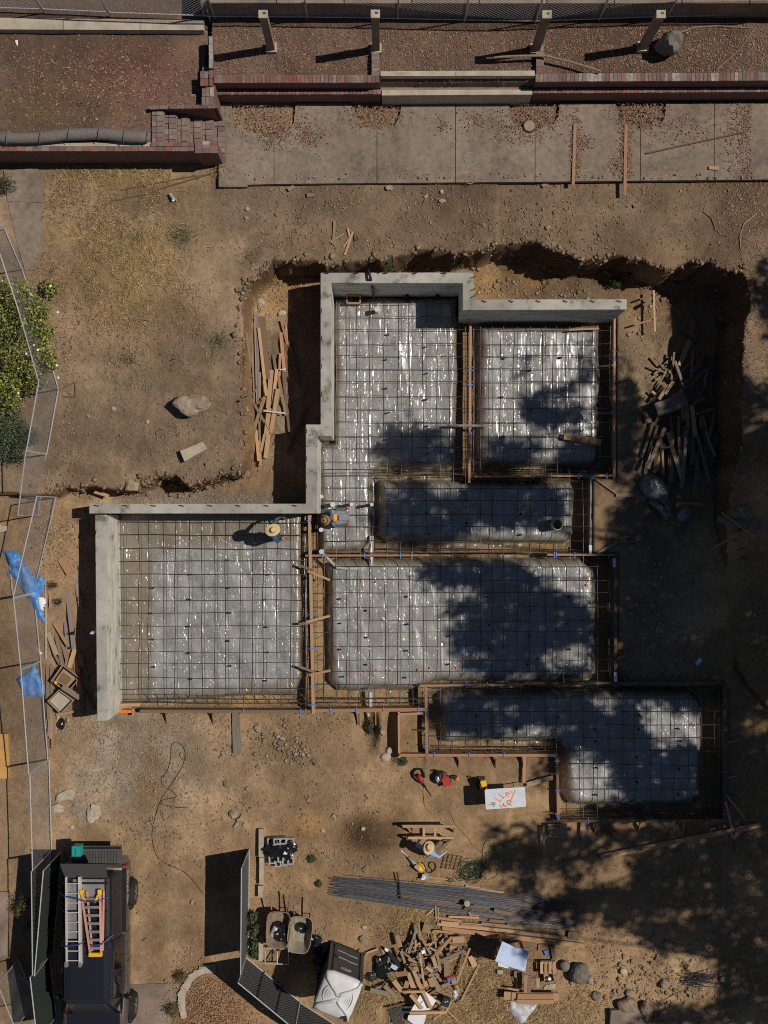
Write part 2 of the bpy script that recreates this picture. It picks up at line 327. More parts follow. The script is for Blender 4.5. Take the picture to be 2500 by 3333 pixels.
# clear film over gravel: gravel below, wrinkled glossy coat above
def film_gravel():
    m = bpy.data.materials.new('film_over_gravel'); m.use_nodes = True; nt = m.node_tree; L = nt.links; p = nt.nodes['Principled BSDF']
    tc = N(nt, 'ShaderNodeTexCoord'); at = N(nt, 'ShaderNodeAttribute', attribute_name='gravel')
    vo = N(nt, 'ShaderNodeTexVoronoi'); vo.inputs['Scale'].default_value = 42; L.new(tc.outputs['Object'], vo.inputs['Vector'])
    sp = N(nt, 'ShaderNodeSeparateColor'); L.new(vo.outputs['Color'], sp.inputs[0])
    rp = N(nt, 'ShaderNodeValToRGB'); L.new(sp.outputs[0], rp.inputs[0])
    rp.color_ramp.elements[0].color = (.17, .165, .15, 1); rp.color_ramp.elements[1].color = (.31, .302, .283, 1)
    e = rp.color_ramp.elements.new(.55); e.color = (.255, .248, .23, 1)
    n0 = N(nt, 'ShaderNodeTexNoise'); n0.inputs['Scale'].default_value = 1.1; n0.inputs['Detail'].default_value = 5; L.new(tc.outputs['Object'], n0.inputs['Vector'])
    be = N(nt, 'ShaderNodeValToRGB'); L.new(n0.outputs[0], be.inputs[0])
    be.color_ramp.elements[0].color = (.15, .118, .08, 1); be.color_ramp.elements[1].color = (.255, .215, .155, 1)
    mx = N(nt, 'ShaderNodeMix', data_type='RGBA'); L.new(at.outputs['Fac'], mx.inputs[0]); L.new(be.outputs[0], mx.inputs[6]); L.new(rp.outputs[0], mx.inputs[7])
    # film haze: milky where it lies loose
    n1 = N(nt, 'ShaderNodeTexNoise'); n1.inputs['Scale'].default_value = 2.4; n1.inputs['Detail'].default_value = 6; L.new(tc.outputs['Object'], n1.inputs['Vector'])
    hz = N(nt, 'ShaderNodeMapRange'); hz.inputs[1].default_value = .42; hz.inputs[2].default_value = .75; hz.inputs[3].default_value = .06; hz.inputs[4].default_value = .7; L.new(n1.outputs[0], hz.inputs[0])
    m2 = N(nt, 'ShaderNodeMix', data_type='RGBA'); gh_ = N(nt, 'ShaderNodeMapRange'); gh_.inputs[3].default_value = .25; gh_.inputs[4].default_value = 1.0; L.new(at.outputs['Fac'], gh_.inputs[0]); hm = N(nt, 'ShaderNodeMath', operation='MULTIPLY'); L.new(hz.outputs[0], hm.inputs[0]); L.new(gh_.outputs[0], hm.inputs[1]); L.new(hm.outputs[0], m2.inputs[0]); L.new(mx.outputs[2], m2.inputs[6]); m2.inputs[7].default_value = (.46, .46, .455, 1)
    L.new(m2.outputs[2], p.inputs['Base Color']); p.inputs['Roughness'].default_value = .36; p.inputs['Specular IOR Level'].default_value = .5
    # creases: narrow ridges along the level lines of stretched noise, only where the film lies loose
    def crease(sc, rot, w, ms, lo, hi, seed):
        mp = N(nt, 'ShaderNodeMapping'); mp.inputs['Scale'].default_value = (*sc, 1); mp.inputs['Rotation'].default_value = (0, 0, rot); mp.inputs['Location'].default_value = (seed, seed * 1.7, seed * .3); L.new(tc.outputs['Object'], mp.inputs[0])
        n = N(nt, 'ShaderNodeTexNoise'); n.inputs['Scale'].default_value = 1; n.inputs['Detail'].default_value = .6; n.inputs['Roughness'].default_value = .3; n.inputs['Distortion'].default_value = .12; L.new(mp.outputs[0], n.inputs['Vector'])
        q = N(nt, 'ShaderNodeMath', operation='SUBTRACT'); q.inputs[1].default_value = .5; L.new(n.outputs[0], q.inputs[0]); q2 = N(nt, 'ShaderNodeMath', operation='ABSOLUTE'); L.new(q.outputs[0], q2.inputs[0])
        q3 = N(nt, 'ShaderNodeMath', operation='SUBTRACT', use_clamp=True); q3.inputs[0].default_value = w; L.new(q2.outputs[0], q3.inputs[1])
        mn = N(nt, 'ShaderNodeTexNoise'); mn.inputs['Scale'].default_value = ms; mn.inputs['Detail'].default_value = 2; mo_ = N(nt, 'ShaderNodeVectorMath', operation='ADD'); mo_.inputs[1].default_value = (seed * 3, seed, 0); L.new(tc.outputs['Object'], mo_.inputs[0]); L.new(mo_.outputs[0], mn.inputs['Vector'])
        mk = N(nt, 'ShaderNodeMapRange', interpolation_type='SMOOTHSTEP'); mk.inputs[1].default_value = lo; mk.inputs[2].default_value = hi; mk.inputs[3].default_value = 0; mk.inputs[4].default_value = 1; L.new(mn.outputs[0], mk.inputs[0])
        r_ = N(nt, 'ShaderNodeMath', operation='MULTIPLY'); L.new(q3.outputs[0], r_.inputs[0]); L.new(mk.outputs[0], r_.inputs[1]); return r_
    cr = [crease((3.2, .16), .1, .07, .7, .44, .54, 1.3), crease((4.4, .25), -.5, .07, 1.0, .46, .55, 4.1), crease((.5, 2.6), .35, .05, .7, .5, .6, 7.7), crease((5, .35), .62, .07, 1.2, .48, .56, 9.2), crease((2.2, .12), -.06, .085, .6, .48, .58, 14.4), crease((4.6, 3.2), .3, .06, .8, .45, .55, 21.0), crease((8, 6), .9, .07, 1.1, .47, .56, 27.5)]
    su = cr[0]
    for c_ in cr[1:]:
        ad = N(nt, 'ShaderNodeMath', operation='ADD'); L.new(su.outputs[0], ad.inputs[0]); L.new(c_.outputs[0], ad.inputs[1]); su = ad
    bp = N(nt, 'ShaderNodeBump'); bp.inputs['Strength'].default_value = 1.0; bp.inputs['Distance'].default_value = .17; L.new(su.outputs[0], bp.inputs['Height'])
    p.inputs['Coat Weight'].default_value = .95; p.inputs['Coat Roughness'].default_value = .24; p.inputs['Coat IOR'].default_value = 1.5
    L.new(bp.outputs[0], p.inputs['Coat Normal'])
    b2 = N(nt, 'ShaderNodeBump'); b2.inputs['Strength'].default_value = .12; b2.inputs['Distance'].default_value = .03; L.new(vo.outputs['Distance'], b2.inputs['Height']); L.new(b2.outputs[0], p.inputs['Normal'])
    return m
MATS['film_over_gravel'] = film_gravel()
# brick coursing for wall faces too steep to pick single bricks out of
def brick_face():
    m = bpy.data.materials.new('brick_face'); m.use_nodes = True; nt = m.node_tree; L = nt.links; p = nt.nodes['Principled BSDF']; p.inputs['Roughness'].default_value = .9
    tc = N(nt, 'ShaderNodeTexCoord'); sx = N(nt, 'ShaderNodeSeparateXYZ'); L.new(tc.outputs['Object'], sx.inputs[0]); cb = N(nt, 'ShaderNodeCombineXYZ')
    a = N(nt, 'ShaderNodeMath', operation='ADD'); L.new(sx.outputs[0], a.inputs[0]); L.new(sx.outputs[1], a.inputs[1]); L.new(a.outputs[0], cb.inputs[0]); L.new(sx.outputs[2], cb.inputs[1])
    b = N(nt, 'ShaderNodeTexBrick'); b.inputs['Color1'].default_value = (.22, .09, .06, 1); b.inputs['Color2'].default_value = (.15, .08, .065, 1); b.inputs['Mortar'].default_value = (.2, .16, .13, 1)
    b.inputs['Scale'].default_value = 1; b.inputs['Brick Width'].default_value = .22; b.inputs['Row Height'].default_value = .075; b.inputs['Mortar Size'].default_value = .006
    L.new(cb.outputs[0], b.inputs['Vector']); L.new(b.outputs[0], p.inputs['Base Color'])
    bp = N(nt, 'ShaderNodeBump'); bp.inputs['Distance'].default_value = .01; bp.invert = True; L.new(b.outputs['Fac'], bp.inputs['Height']); L.new(bp.outputs[0], p.inputs['Normal']); return m
MATS['brick_face'] = brick_face()
# poured wall: board marks run along the faces, mottled top
def poured(nm='poured_concrete', gain=1.0):
    m = bpy.data.materials.new(nm); m.use_nodes = True; nt = m.node_tree; L = nt.links; p = nt.nodes['Principled BSDF']; p.inputs['Roughness'].default_value = .85
    tc = N(nt, 'ShaderNodeTexCoord'); n = N(nt, 'ShaderNodeTexNoise'); n.inputs['Scale'].default_value = 1.9; n.inputs['Detail'].default_value = 9; n.inputs['Roughness'].default_value = .72; L.new(tc.outputs['Object'], n.inputs['Vector'])
    mp = N(nt, 'ShaderNodeMapping'); mp.inputs['Scale'].default_value = (.25, .25, 9); L.new(tc.outputs['Object'], mp.inputs[0])
    w = N(nt, 'ShaderNodeTexNoise'); w.inputs['Scale'].default_value = 2.2; w.inputs['Detail'].default_value = 4; L.new(mp.outputs[0], w.inputs['Vector'])
    r = N(nt, 'ShaderNodeValToRGB'); L.new(n.outputs[0], r.inputs[0]); r.color_ramp.elements[0].position = .36; r.color_ramp.elements[0].color = (.16, .155, .13, 1); r.color_ramp.elements[1].position = .66; r.color_ramp.elements[1].color = (.465, .44, .385, 1)
    e = r.color_ramp.elements.new(.46); e.color = (.385, .362, .312, 1)
    mr = N(nt, 'ShaderNodeMapRange'); mr.inputs[1].default_value = .3; mr.inputs[2].default_value = .7; mr.inputs[3].default_value = .7 * gain; mr.inputs[4].default_value = 1.22 * gain; L.new(w.outputs[0], mr.inputs[0])
    v = N(nt, 'ShaderNodeVectorMath', operation='SCALE'); L.new(r.outputs[0], v.inputs[0]); L.new(mr.outputs[0], v.inputs[3]); L.new(v.outputs[0], p.inputs['Base Color'])
    bp = N(nt, 'ShaderNodeBump'); bp.inputs['Strength'].default_value = .4; bp.inputs['Distance'].default_value = .02; L.new(w.outputs[0], bp.inputs['Height']); L.new(bp.outputs[0], p.inputs['Normal']); return m
MATS['poured_concrete'] = poured(); MATS['poured_face'] = poured('poured_face', 1.45)

_UB = {}
def ubox(m):
    if m not in _UB:
        me = MB().box((0, 0, 0), (1, 1, 1)).mesh('board', M(m)); _UB[m] = me
    return _UB[m]
def board(name, a, b, w, t, m, label=None, cat=None, group=None, parent=None, za=0., zb=None, roll=0., kind=None):
    """a, b: photo pixels of the ends; za, zb: height of the board's upper face there; w across, t thick (m)"""
    zb = za if zb is None else zb
    A, B = W(a[0], a[1], za), W(b[0], b[1], zb); d = B - A; X = d.normalized(); Y = Vector((0, 0, 1)).cross(X); Y.normalize(); Z = X.cross(Y)
    if roll: q = Matrix.Rotation(roll, 3, X); Y = q @ Y; Z = q @ Z
    o = link(name, ubox(m), parent); c = (A + B) / 2 - Z * (t / 2)
    mt = Matrix((X * d.length, Y * w, Z * t)).transposed().to_4x4(); mt.translation = c
    if parent is not None: mt = parent.matrix_basis.inverted() @ mt
    o.matrix_basis = mt
    if label: tag(o, label, cat, group)
    if kind: o['kind'] = kind
    return o
# ================================================================ GROUND
LIP = [(-3000, 1600), (-300, 1600), (150, 1590), (200, 1572), (280, 1578), (400, 1592), (440, 1588), (480, 1562), (500, 1552), (560, 1562), (600, 1590), (640, 1580), (690, 1560), (720, 1545), (795, 1550), (802, 1400), (795, 1200),
       (788, 1020), (798, 930), (815, 912), (872, 890), (888, 858), (950, 862), (1000, 858), (1060, 868), (1190, 848), (1260, 838), (1390, 832), (1440, 824), (1580, 818), (1605, 798), (1640, 802), (1740, 795), (1850, 825), (1890, 858), (1960, 852),
       (2000, 842), (2080, 862), (2130, 885), (2190, 898), (2215, 875), (2240, 862), (2300, 862), (2340, 880), (2400, 900), (2415, 1000), (2405, 1200), (2395, 1500), (2400, 1700), (2430, 1900), (2470, 2200), (2620, 2400), (3200, 2500), (3200, 9000), (-3000, 9000)]
LIPW = [tuple(W(a, b, 1.9).xy) for a, b in LIP]
SLAB = [(372, 1660, 1016, 2310), (1072, 950, 1508, 1560), (1500, 1032, 1998, 1560), (1030, 1416, 1500, 1700), (1010, 1560, 1922, 1806), (1012, 1800, 2002, 2308), (1388, 2232, 2356, 2462), (1816, 2400, 2356, 2668)]
def rectd(u, v, r): return np.minimum(np.minimum(u - r[0], r[2] - u), np.minimum(v - r[1], r[3] - v)) / S
def terr(x, y):
    x = np.asarray(x, float); y = np.asarray(y, float); u = CX + S * x; v = CY - S * y
    up = 2.05 - .4 * sstep(950, 1650, v) * sstep(1200, 700, u)
    up = np.where(u > 1600, 2.0 + .5 * sstep(2150, 2350, u) * sstep(700, 900, v) - 2.2 * sstep(1300, 1950, v) * sstep(1600, 2300, u), up); up = np.maximum(up, .1)
    up = up + .10 * (fbm(x * .5, y * .5, 3, 3) - .5)
    fl = .38 - .15 * sstep(2000, 2250, u) * sstep(1900, 1700, v) - .33 * sstep(1900, 2330, v) + .5 * sstep(420, 150, u) * sstep(2250, 1650, v)
    d = polydist(x, y, LIPW) + .5 * (fbm(x * 1.0, y * 1.0, 3, 11) - .5) + .05 * (vnoise(x * 5, y * 5, 12) - .5)
    bw = .04 + .10 * fbm(x * .8 + 9, y * .8, 2, 5)
    t = sstep(0, 1, np.clip(d / bw, 0, 1)); fl2 = fl + (.05 + .4 * np.clip(fbm(x * 1.4, y * 1.4, 3, 15) - .45, 0, 1)) * np.exp(-np.clip(d, 0, 9) / .4) * sstep(1700, 1300, v)
    z = up * (1 - t) + fl2 * t
    z = z + .05 * (fbm(x * 2.2, y * 2.2, 5, 21) - .5) + .035 * (fbm(x * 7, y * 7, 3, 23) - .5)
    lump = np.clip(fbm(x * 1.6, y * 1.6, 4, 41) - .55, 0, 1) * .5 * sstep(.3, .8, t) * sstep(2000, 1300, v); z = z + lump
    # dug holes south of the forms
    for (a, b, rx, ry, dp) in ((1197, 2372, 34, 66, .4), (1268, 2395, 22, 80, .3), (1375, 2385, 14, 80, .25), (1990, 2695, 60, 22, .2)):
        q = ((u - a) / rx) ** 2 + ((v - b) / ry) ** 2; z = z - dp * np.exp(-q ** 2 * .8)
    z = z + .45 * np.exp(-(((u - 1215) / 75) ** 2 + ((v - 2705) / 55) ** 2)) + .15 * np.exp(-(((u - 1000) / 90) ** 2 + ((v - 2690) / 40) ** 2))
    z = z + .35 * np.exp(-(((u - 2230) / 150) ** 2 + ((v - 3120) / 90) ** 2)) * (fbm(x * 2, y * 2, 4, 77) * 1.4)
    # terraces
    n1 = .04 * (fbm(x * 1.5, y * 1.5, 4, 31) - .5)
    z = np.where((y > 9.8) & (x > -7) & (x < -4.55) & (y < 11.2), 2.02 + n1, z)
    z = np.where((x > -4.8) & (y > 9.55) & (y < 11.85), 2.1, z)
    z = np.where((y > 9.5) & (x < -4.8), 2.03 + n1, z)
    tr = np.maximum(np.maximum(np.minimum(y - 10.03, -6.32 - x), np.minimum(y - 11.11, -4.8 - x)), np.minimum(y - 11.8, x + 4.82))
    z = z + (np.where(x < -4.8, 3.05, 3.18) + n1 * 2 - z) * sstep(0, .06, tr)
    st = np.minimum(y - 13.66, x + 5.0); z = z + (3.95 - z) * sstep(0, .06, st)
    s = np.max([rectd(u, v, r) for r in SLAB], axis=0)
    z = z + (-.34 + .05 * (fbm(x * 3, y * 3, 3, 51) - .5) - z) * sstep(-.02, .08, s)
    return z
GR = {}
def gz(x, y):
    xs, ys, Z = GR['xs'], GR['ys'], GR['Z']; i = min(max(int(np.searchsorted(xs, x)) - 1, 0), len(xs) - 2); j = min(max(int(np.searchsorted(ys, y)) - 1, 0), len(ys) - 2)
    a = (x - xs[i]) / (xs[i + 1] - xs[i]); b = (y - ys[j]) / (ys[j + 1] - ys[j])
    return float((Z[j, i] * (1 - a) + Z[j, i + 1] * a) * (1 - b) + (Z[j + 1, i] * (1 - a) + Z[j + 1, i + 1] * a) * b)
def gp(px, py, dz=0.0):                 # the ground point seen at a photo pixel
    z = .2
    for _ in range(7):
        p = W(px, py, z); z = .5 * z + .5 * gz(p.x, p.y)
    p = W(px, py, z + dz); return Vector((p.x, p.y, gz(p.x, p.y) + dz))
def axis(a, b, st, far):
    c = np.arange(a, b + st / 2, st); o = []; q = st
    while True:
        q *= 1.45; nx = (o[-1] if o else 0) + q
        if nx > far: break
        o.append(nx)
    o = np.array(o); return np.r_[a - o[::-1], c, c[-1] + o]
def make_ground():
    xs = axis(-13.0, 13.0, .052, 400); ys = axis(-16.6, 16.0, .052, 400)
    X, Y = np.meshgrid(xs, ys); Z = terr(X.ravel(), Y.ravel()).reshape(X.shape)
    k = 1 - Z / H; u = CX + S * X / k; v = CY - S * Y / k          # photo position of every vertex
    def el(a, b, rx, ry, p=2.0): return np.exp(-(((u - a) / rx) ** 2 + ((v - b) / ry) ** 2) ** (p / 2))
    n = fbm(X * .7, Y * .7, 5, 61); n2 = fbm(X * 2.5, Y * 2.5, 4, 63)
    col = np.zeros(X.shape + (3,)); col[:] = (.37, .245, .135)
    def mixc(c, m):
        m = np.clip(m, 0, 1)[..., None]; col[:] = col * (1 - m) + np.array(c) * m
    mixc((.262, .185, .116), sstep(1700, 1500, v))                                   # upper dirt
    mixc((.36, .258, .165), sstep(1200, 700, u) * sstep(1700, 1500, v) * .8)        # lawn soil
    gr = el(380, 820, 260, 300, 4) * sstep(.32, .62, n + .25 * n2) + el(450, 560, 250, 60)
    mixc((.34, .235, .105), gr * .85)
    mixc((.13, .12, .05), el(590, 765, 50, 40) * .6 + el(710, 1110, 40, 30) * .6 + el(400, 780, 60, 50) * .3)
    mixc((.185, .127, .092), sstep(590, 560, v) * (Z > 2.7))                        # terraces
    mixc((.2, .092, .068), el(430, 250, 200, 120) * .75 * (Z > 2.7))
    mixc((.2, .14, .072), el(150, 330, 200, 130) * .6 * (Z > 2.7))
    mixc((.17, .115, .08), sstep(1000, 1300, u) * sstep(340, 260, v) * .5)
    mixc((.34, .29, .22), (Z > 3.7) * 1.0)
    # cut banks and fresh spoil
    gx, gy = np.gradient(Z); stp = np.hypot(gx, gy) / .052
    mixc((.13, .08, .044), sstep(.5, 1.6, stp) * (v > 700) * (Z > .1) * .92)  # steep cut soil: dark brown, darkened further to deepen the bank shade
    mixc((.44, .275, .125), el(930, 960, 90, 70, 4) + el(1640, 940, 170, 70, 4) + el(2110, 960, 90, 110) * .8 + el(830, 1300, 40, 330, 4) * .8)
    mixc((.33, .23, .125), sstep(.45, .75, n2) * (v > 1580) * (v < 1660) * (u > 200) * (u < 850))
    mixc((.27, .23, .18), el(700, 1620, 330, 22, 4) * .9)
    mixc((.34, .25, .15), el(2080, 1250, 90, 200) * .7)
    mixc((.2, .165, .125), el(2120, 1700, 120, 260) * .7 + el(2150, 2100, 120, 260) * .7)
    # driveway gravel, packed tracks
    gv = el(400, 2480, 300, 200, 3) * sstep(.36, .6, n + .3 * n2 - .02); mixc((.42, .34, .245), gv * .9)
    mixc((.33, .23, .135), el(1000, 2550, 330, 100, 3) * .5)
    mixc((.48, .29, .13), el(985, 2680, 70, 40) * .9); mixc((.15, .09, .045), el(1215, 2712, 115, 74, 3) * .95)
    mixc((.3, .195, .1), el(1430, 3150, 300, 150, 3) * .6)
    mixc((.25, .2, .14), el(690, 3140, 0.1, .1))
    mixc((.26, .14, .07), el(680, 3290, 130, 90, 3) * .9)
    mixc((.36, .26, .14), el(2200, 3110, 120, 70) * .8)
    mixc((.17, .13, .09), el(130, 1400, 120, 200) * .4 + sstep(180, 60, u) * sstep(1500, 1700, v) * .3)
    mixc((.36, .25, .13), sstep(-.05, -.25, Z) * .6)                              # footing trenches
    pt = sstep(.4, .6, fbm(X * .45 + 3, Y * .45, 4, 71)); col *= (.8 + .32 * pt)[..., None]
    dk = sstep(.52, .66, fbm(X * 1.1 + 7, Y * 1.1, 5, 73)); mixc((.17, .115, .072), dk * .42 * (v > 590) * (v < 1700)); mixc((.2, .14, .088), dk * .25 * (v > 2300))
    for (a0, b0, a1, b1) in ((470, 2760, 440, 3200), (600, 2500, 560, 3150), (900, 2480, 640, 2700)):          # wheel tracks
        t_ = np.clip((v - b0) / (b1 - b0), 0, 1); q_ = np.abs(u - (a0 + (a1 - a0) * t_) - 12 * np.sin(v / 60.)); mixc((.43, .3, .175), np.exp(-(q_ / 26) ** 2) * .5 * (v > b0) * (v < b1 + 100))
    col *= (.86 + .32 * n[..., None]); col *= (.88 + .26 * n2[..., None])
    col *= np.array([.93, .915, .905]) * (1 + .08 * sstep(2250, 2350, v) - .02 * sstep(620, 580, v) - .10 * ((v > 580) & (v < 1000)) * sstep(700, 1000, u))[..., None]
    GR.update(xs=xs, ys=ys, Z=Z)
    ny, nx = X.shape; idx = np.arange(nx * ny).reshape(ny, nx)
    f = np.stack([idx[:-1, :-1], idx[:-1, 1:], idx[1:, 1:], idx[1:, :-1]], -1).reshape(-1, 4)
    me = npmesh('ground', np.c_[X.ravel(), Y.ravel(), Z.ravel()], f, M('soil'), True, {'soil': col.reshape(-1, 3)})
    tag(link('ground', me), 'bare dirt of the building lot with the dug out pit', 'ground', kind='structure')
make_ground()

# ================================================================ PAVING
def pslab(name, pts, z, t, m, parent=None):
    b = MB().prism([W(a, c, z) for a, c in pts], z - t, z); return b.build(name, M(m), parent)
pav = bpy.data.objects.new('pavement', None); COL.objects.link(pav); tag(pav, 'old concrete terrace of large panels below the brick walls', 'pavement', kind='structure')
bays = {892: ([(752, 337), (763, 400), (800, 432), (892, 442)], [(892, 442), (935, 426), (957, 400), (962, 337)]),
        1227: ([(1145, 337), (1153, 385), (1172, 410), (1227, 423)], [(1227, 423), (1285, 408), (1302, 378), (1308, 337)]),
        1742: ([(1657, 337), (1663, 388), (1686, 412), (1742, 424)], [(1742, 424), (1800, 405), (1817, 382), (1822, 337)]),
        2085: ([(2003, 337), (2015, 390), (2040, 413), (2085, 419)], [(2085, 419), (2150, 405), (2164, 382), (2168, 337)])}
jx = [715, 892, 1227, 1483, 1742, 2085, 2325, 2540]; bot = [605, 599, 596, 594, 592, 588, 586, 584]
for i in range(7):
    a, b = jx[i] + 1, jx[i + 1] - 1
    L_ = [(max(x, a), y) for x, y in bays[jx[i]][1]] if jx[i] in bays else [(a, 470 if 0 else 337)]
    R_ = [(min(x, b), y) for x, y in bays[jx[i + 1]][0]] if jx[i + 1] in bays else [(b, 337)]
    z = 2.2 + random.uniform(-.006, .006)
    pslab('paving_panel', L_ + R_ + [(b, bot[i + 1]), (a, bot[i])], z, .14, 'patio', pav)
pslab('paving_panel', [(712, 445), (735, 445), (735, 608), (712, 608)], 2.215, .14, 'patio', pav)
pslab('paving_panel', [(737, 601), (805, 600), (805, 608), (737, 608)], 2.19, .14, 'concrete_old', pav)
path = bpy.data.objects.new('path', None); COL.objects.link(path); tag(path, 'narrow concrete garden path beside the left fence', 'path', kind='structure')
pslab('paving_panel', [(12, 555), (120, 548), (140, 560), (141, 660), (25, 655)], 2.09, .1, 'patio', path)
pslab('paving_panel', [(25, 657), (141, 662), (133, 780), (118, 865), (82, 882), (55, 790)], 2.085, .1, 'patio', path)
kerb = bpy.data.objects.new('kerb', None); COL.objects.link(kerb); tag(kerb, 'pale concrete kerb strip below the top left fence', 'kerb', kind='structure')
for a, b in ((-60, 205), (207, 455), (457, 663)):
    pslab('kerb_block', [(a, 58 + a * .012), (b, 58 + b * .012), (b, 96 + b * .004), (a, 96 + a * .004)], 3.3, .35, 'concrete_pale', kerb)
drv = bpy.data.objects.new('driveway', None); COL.objects.link(drv); tag(drv, 'concrete driveway apron at the bottom beside the truck', 'driveway', kind='structure')
pslab('paving_panel', [(150, 3212), (425, 3205), (590, 3200), (560, 3290), (545, 3500), (150, 3500)], .075, .12, 'concrete_old', drv)
pslab('paving_panel', [(-60, 2900), (30, 2905), (22, 3110), (-60, 3130)], .13, .12, 'concrete_old', drv)

# ================================================================ BRICK AND CONCRETE TERRACE WALLS
BW = {}
def brick_me(m, d):
    k = (m,) + tuple(round(q, 3) for q in d)
    if k not in BW: BW[k] = MB().box((0, 0, 0), d).mesh('brick', M(m))
    return BW[k]
def bricks(parent, a, b, z, depth, step, th=.06, m='brick', side=1, gap=.009, pale=0., jig=.004, stains=()):
    """one course of bricks from pixel a to b; depth runs to the left of a>b when side=1"""
    A, B = W(*a, z), W(*b, z); d = B - A; L = d.length; X = d / L; Y = Vector((0, 0, 1)).cross(X); n = max(1, round(L / step)); st = L / n
    rz = math.atan2(X.y, X.x)
    for i in range(n):
        mm = m
        px_ = a[0] + (b[0] - a[0]) * (i + .5) / n
        if any(q0 < px_ < q1 for q0, q1 in stains) and random.random() < .7: mm = 'brick_pale'
        elif pale and random.random() < pale: mm = 'brick_pale'
        elif random.random() < .25: mm = 'brick_grey' if m == 'brick' else 'brick'
        o = link('brick', brick_me(mm, (st - gap, depth, th)), parent)
        c = A + X * (st * (i + .5)) + Y * (side * depth / 2 + random.uniform(-jig, jig)); c.z = z - th / 2 + random.uniform(-.004, .004)
        o.location = c; o.rotation_euler = (0, 0, rz + random.uniform(-.02, .02))
def wallcore(parent, pts, z0, z1, m='brick_face', name='core'):
    return MB().prism([W(a, b, z1) for a, b in pts], z0, z1).build(name, M(m), parent)
w1 = empty('brick_wall', (0, 0, 0), 'long two tier brick retaining wall left of the concrete steps', 'wall')
wallcore(w1, [(697, 247), (1233, 246), (1233, 269), (697, 269)], 1.9, 3.29); wallcore(w1, [(697, 294), (1233, 294), (1240, 307), (697, 307)], 1.9, 2.79)
bricks(w1, (697, 270), (1236, 269), 3.35, .208, .107); bricks(w1, (697, 308), (1240, 307), 2.85, .13, .113)
w2 = empty('brick_wall', (0, 0, 0), 'long two tier brick retaining wall right of the concrete steps, with white stains', 'wall')
wallcore(w2, [(1745, 240), (2620, 238), (2620, 262), (1745, 265)], 1.9, 3.29); wallcore(w2, [(1738, 289), (2620, 285), (2620, 298), (1738, 303)], 1.9, 2.79)
bricks(w2, (1743, 266), (2620, 262), 3.35, .22, .107, m='brick_grey', stains=((1880, 1960), (2040, 2060), (2170, 2220), (2310, 2365), (2395, 2410))); bricks(w2, (1736, 304), (2620, 299), 2.85, .13, .113)
w2b = empty('brick_wall', (0, 0, 0), 'short brick wall running up from the steps under the third post', 'wall')
wallcore(w2b, [(1746, 145), (1768, 145), (1768, 239), (1746, 239)], 2.6, 3.28); bricks(w2b, (1770, 240), (1770, 143), 3.34, .21, .21, m='brick_grey')
w1b = empty('brick_wall', (0, 0, 0), 'short brick wall running up from the steps under the second post', 'wall')
wallcore(w1b, [(1214, 172), (1234, 172), (1234, 246), (1214, 246)], 2.6, 3.28); bricks(w1b, (1235, 247), (1235, 170), 3.36, .21, .11, m='brick_grey')
cs = empty('concrete_steps', (0, 0, 0), 'pale concrete stepped ledge between the two brick retaining walls', 'wall')
wallcore(cs, [(1239, 232), (1741, 230), (1741, 247), (1239, 249)], 2.2, 3.37, 'concrete_pale', 'upper_ledge')
wallcore(cs, [(1239, 277), (1736, 275), (1736, 296), (1239, 297)], 2.1, 2.8, 'concrete_old', 'tread')
wallcore(cs, [(1243, 293), (1733, 292), (1733, 308), (1243, 311)], 1.9, 2.86, 'concrete_pale', 'front_ledge')
for a, b, c, d in ((1239, 1482, 234, 248), (1484, 1739, 233, 247)): wallcore(cs, [(a, c), (b, c), (b, d), (a, d)], 3.36, 3.385, 'concrete_pale', 'coping_slab')
w3 = empty('brick_wall', (0, 0, 0), 'low brick retaining wall along the lawn at left, under the grey tube', 'wall')
wallcore(w3, [(-80, 478), (668, 478), (668, 491), (-80, 491)], 1.8, 3.14)
bricks(w3, (-80, 492), (665, 492), 3.2, .118, .225); wallcore(w3, [(-80, 463), (488, 463), (488, 477), (-80, 477)], 2.6, 3.19, 'concrete_pale', 'mortar_cap')
bricks(w3, (490, 477), (640, 477), 3.21, .11, .225)
wallcore(w3, [(636, 462), (708, 462), (708, 497), (636, 497)], 1.8, 3.19); bricks(w3, (634, 498), (708, 498), 3.25, .105, .23); bricks(w3, (634, 485), (708, 485), 3.25, .105, .23); bricks(w3, (634, 472), (708, 472), 3.25, .105, .23, m='brick_pale')
# stairs
stt = empty('brick_stairs', (0, 0, 0), 'worn brick stairs of six treads between two brick walls', 'stairs')
for i in range(6):
    z = 3.12 - i * .165; x0 = W(492, 400, 3.12).x + i * .315; x1 = x0 + .34; y0, y1 = W(500, 463, 3.2).y, W(500, 355, 3.2).y
    MB().prism([(x0 + .01, y0), (x1 + (.02 if i < 5 else .03), y0), (x1 + (.02 if i < 5 else .03), y1), (x0 + .01, y1)], 1.85 - i * .004, z - .05).build('riser', M('mortar'), stt)
    for k in range(6):
        yy = y0 + (y1 - y0) * (k + .5) / 6
        for (xc, wd) in ((x0 + .075, .115), (x0 + .235, .19)):
            if wd < .15 and i > 0 and random.random() < .3: continue
            o = link('brick', brick_me('brick_grey', (wd - .008, (y1 - y0) / 6 - .012, .06)), stt); o.location = (xc, yy + random.uniform(-.006, .006), z - .03 + random.uniform(-.008, .006)); o.rotation_euler = (0, 0, random.uniform(-.03, .03))
w4 = empty('brick_wall', (0, 0, 0), 'brick side wall along the upper edge of the brick stairs', 'wall')
wallcore(w4, [(487, 347), (698, 345), (698, 354), (487, 355)], 1.8, 3.2); bricks(w4, (486, 356), (552, 355), 3.26, .1, .225, m='brick_grey'); bricks(w4, (552, 354), (700, 353), 3.33, .1, .225)
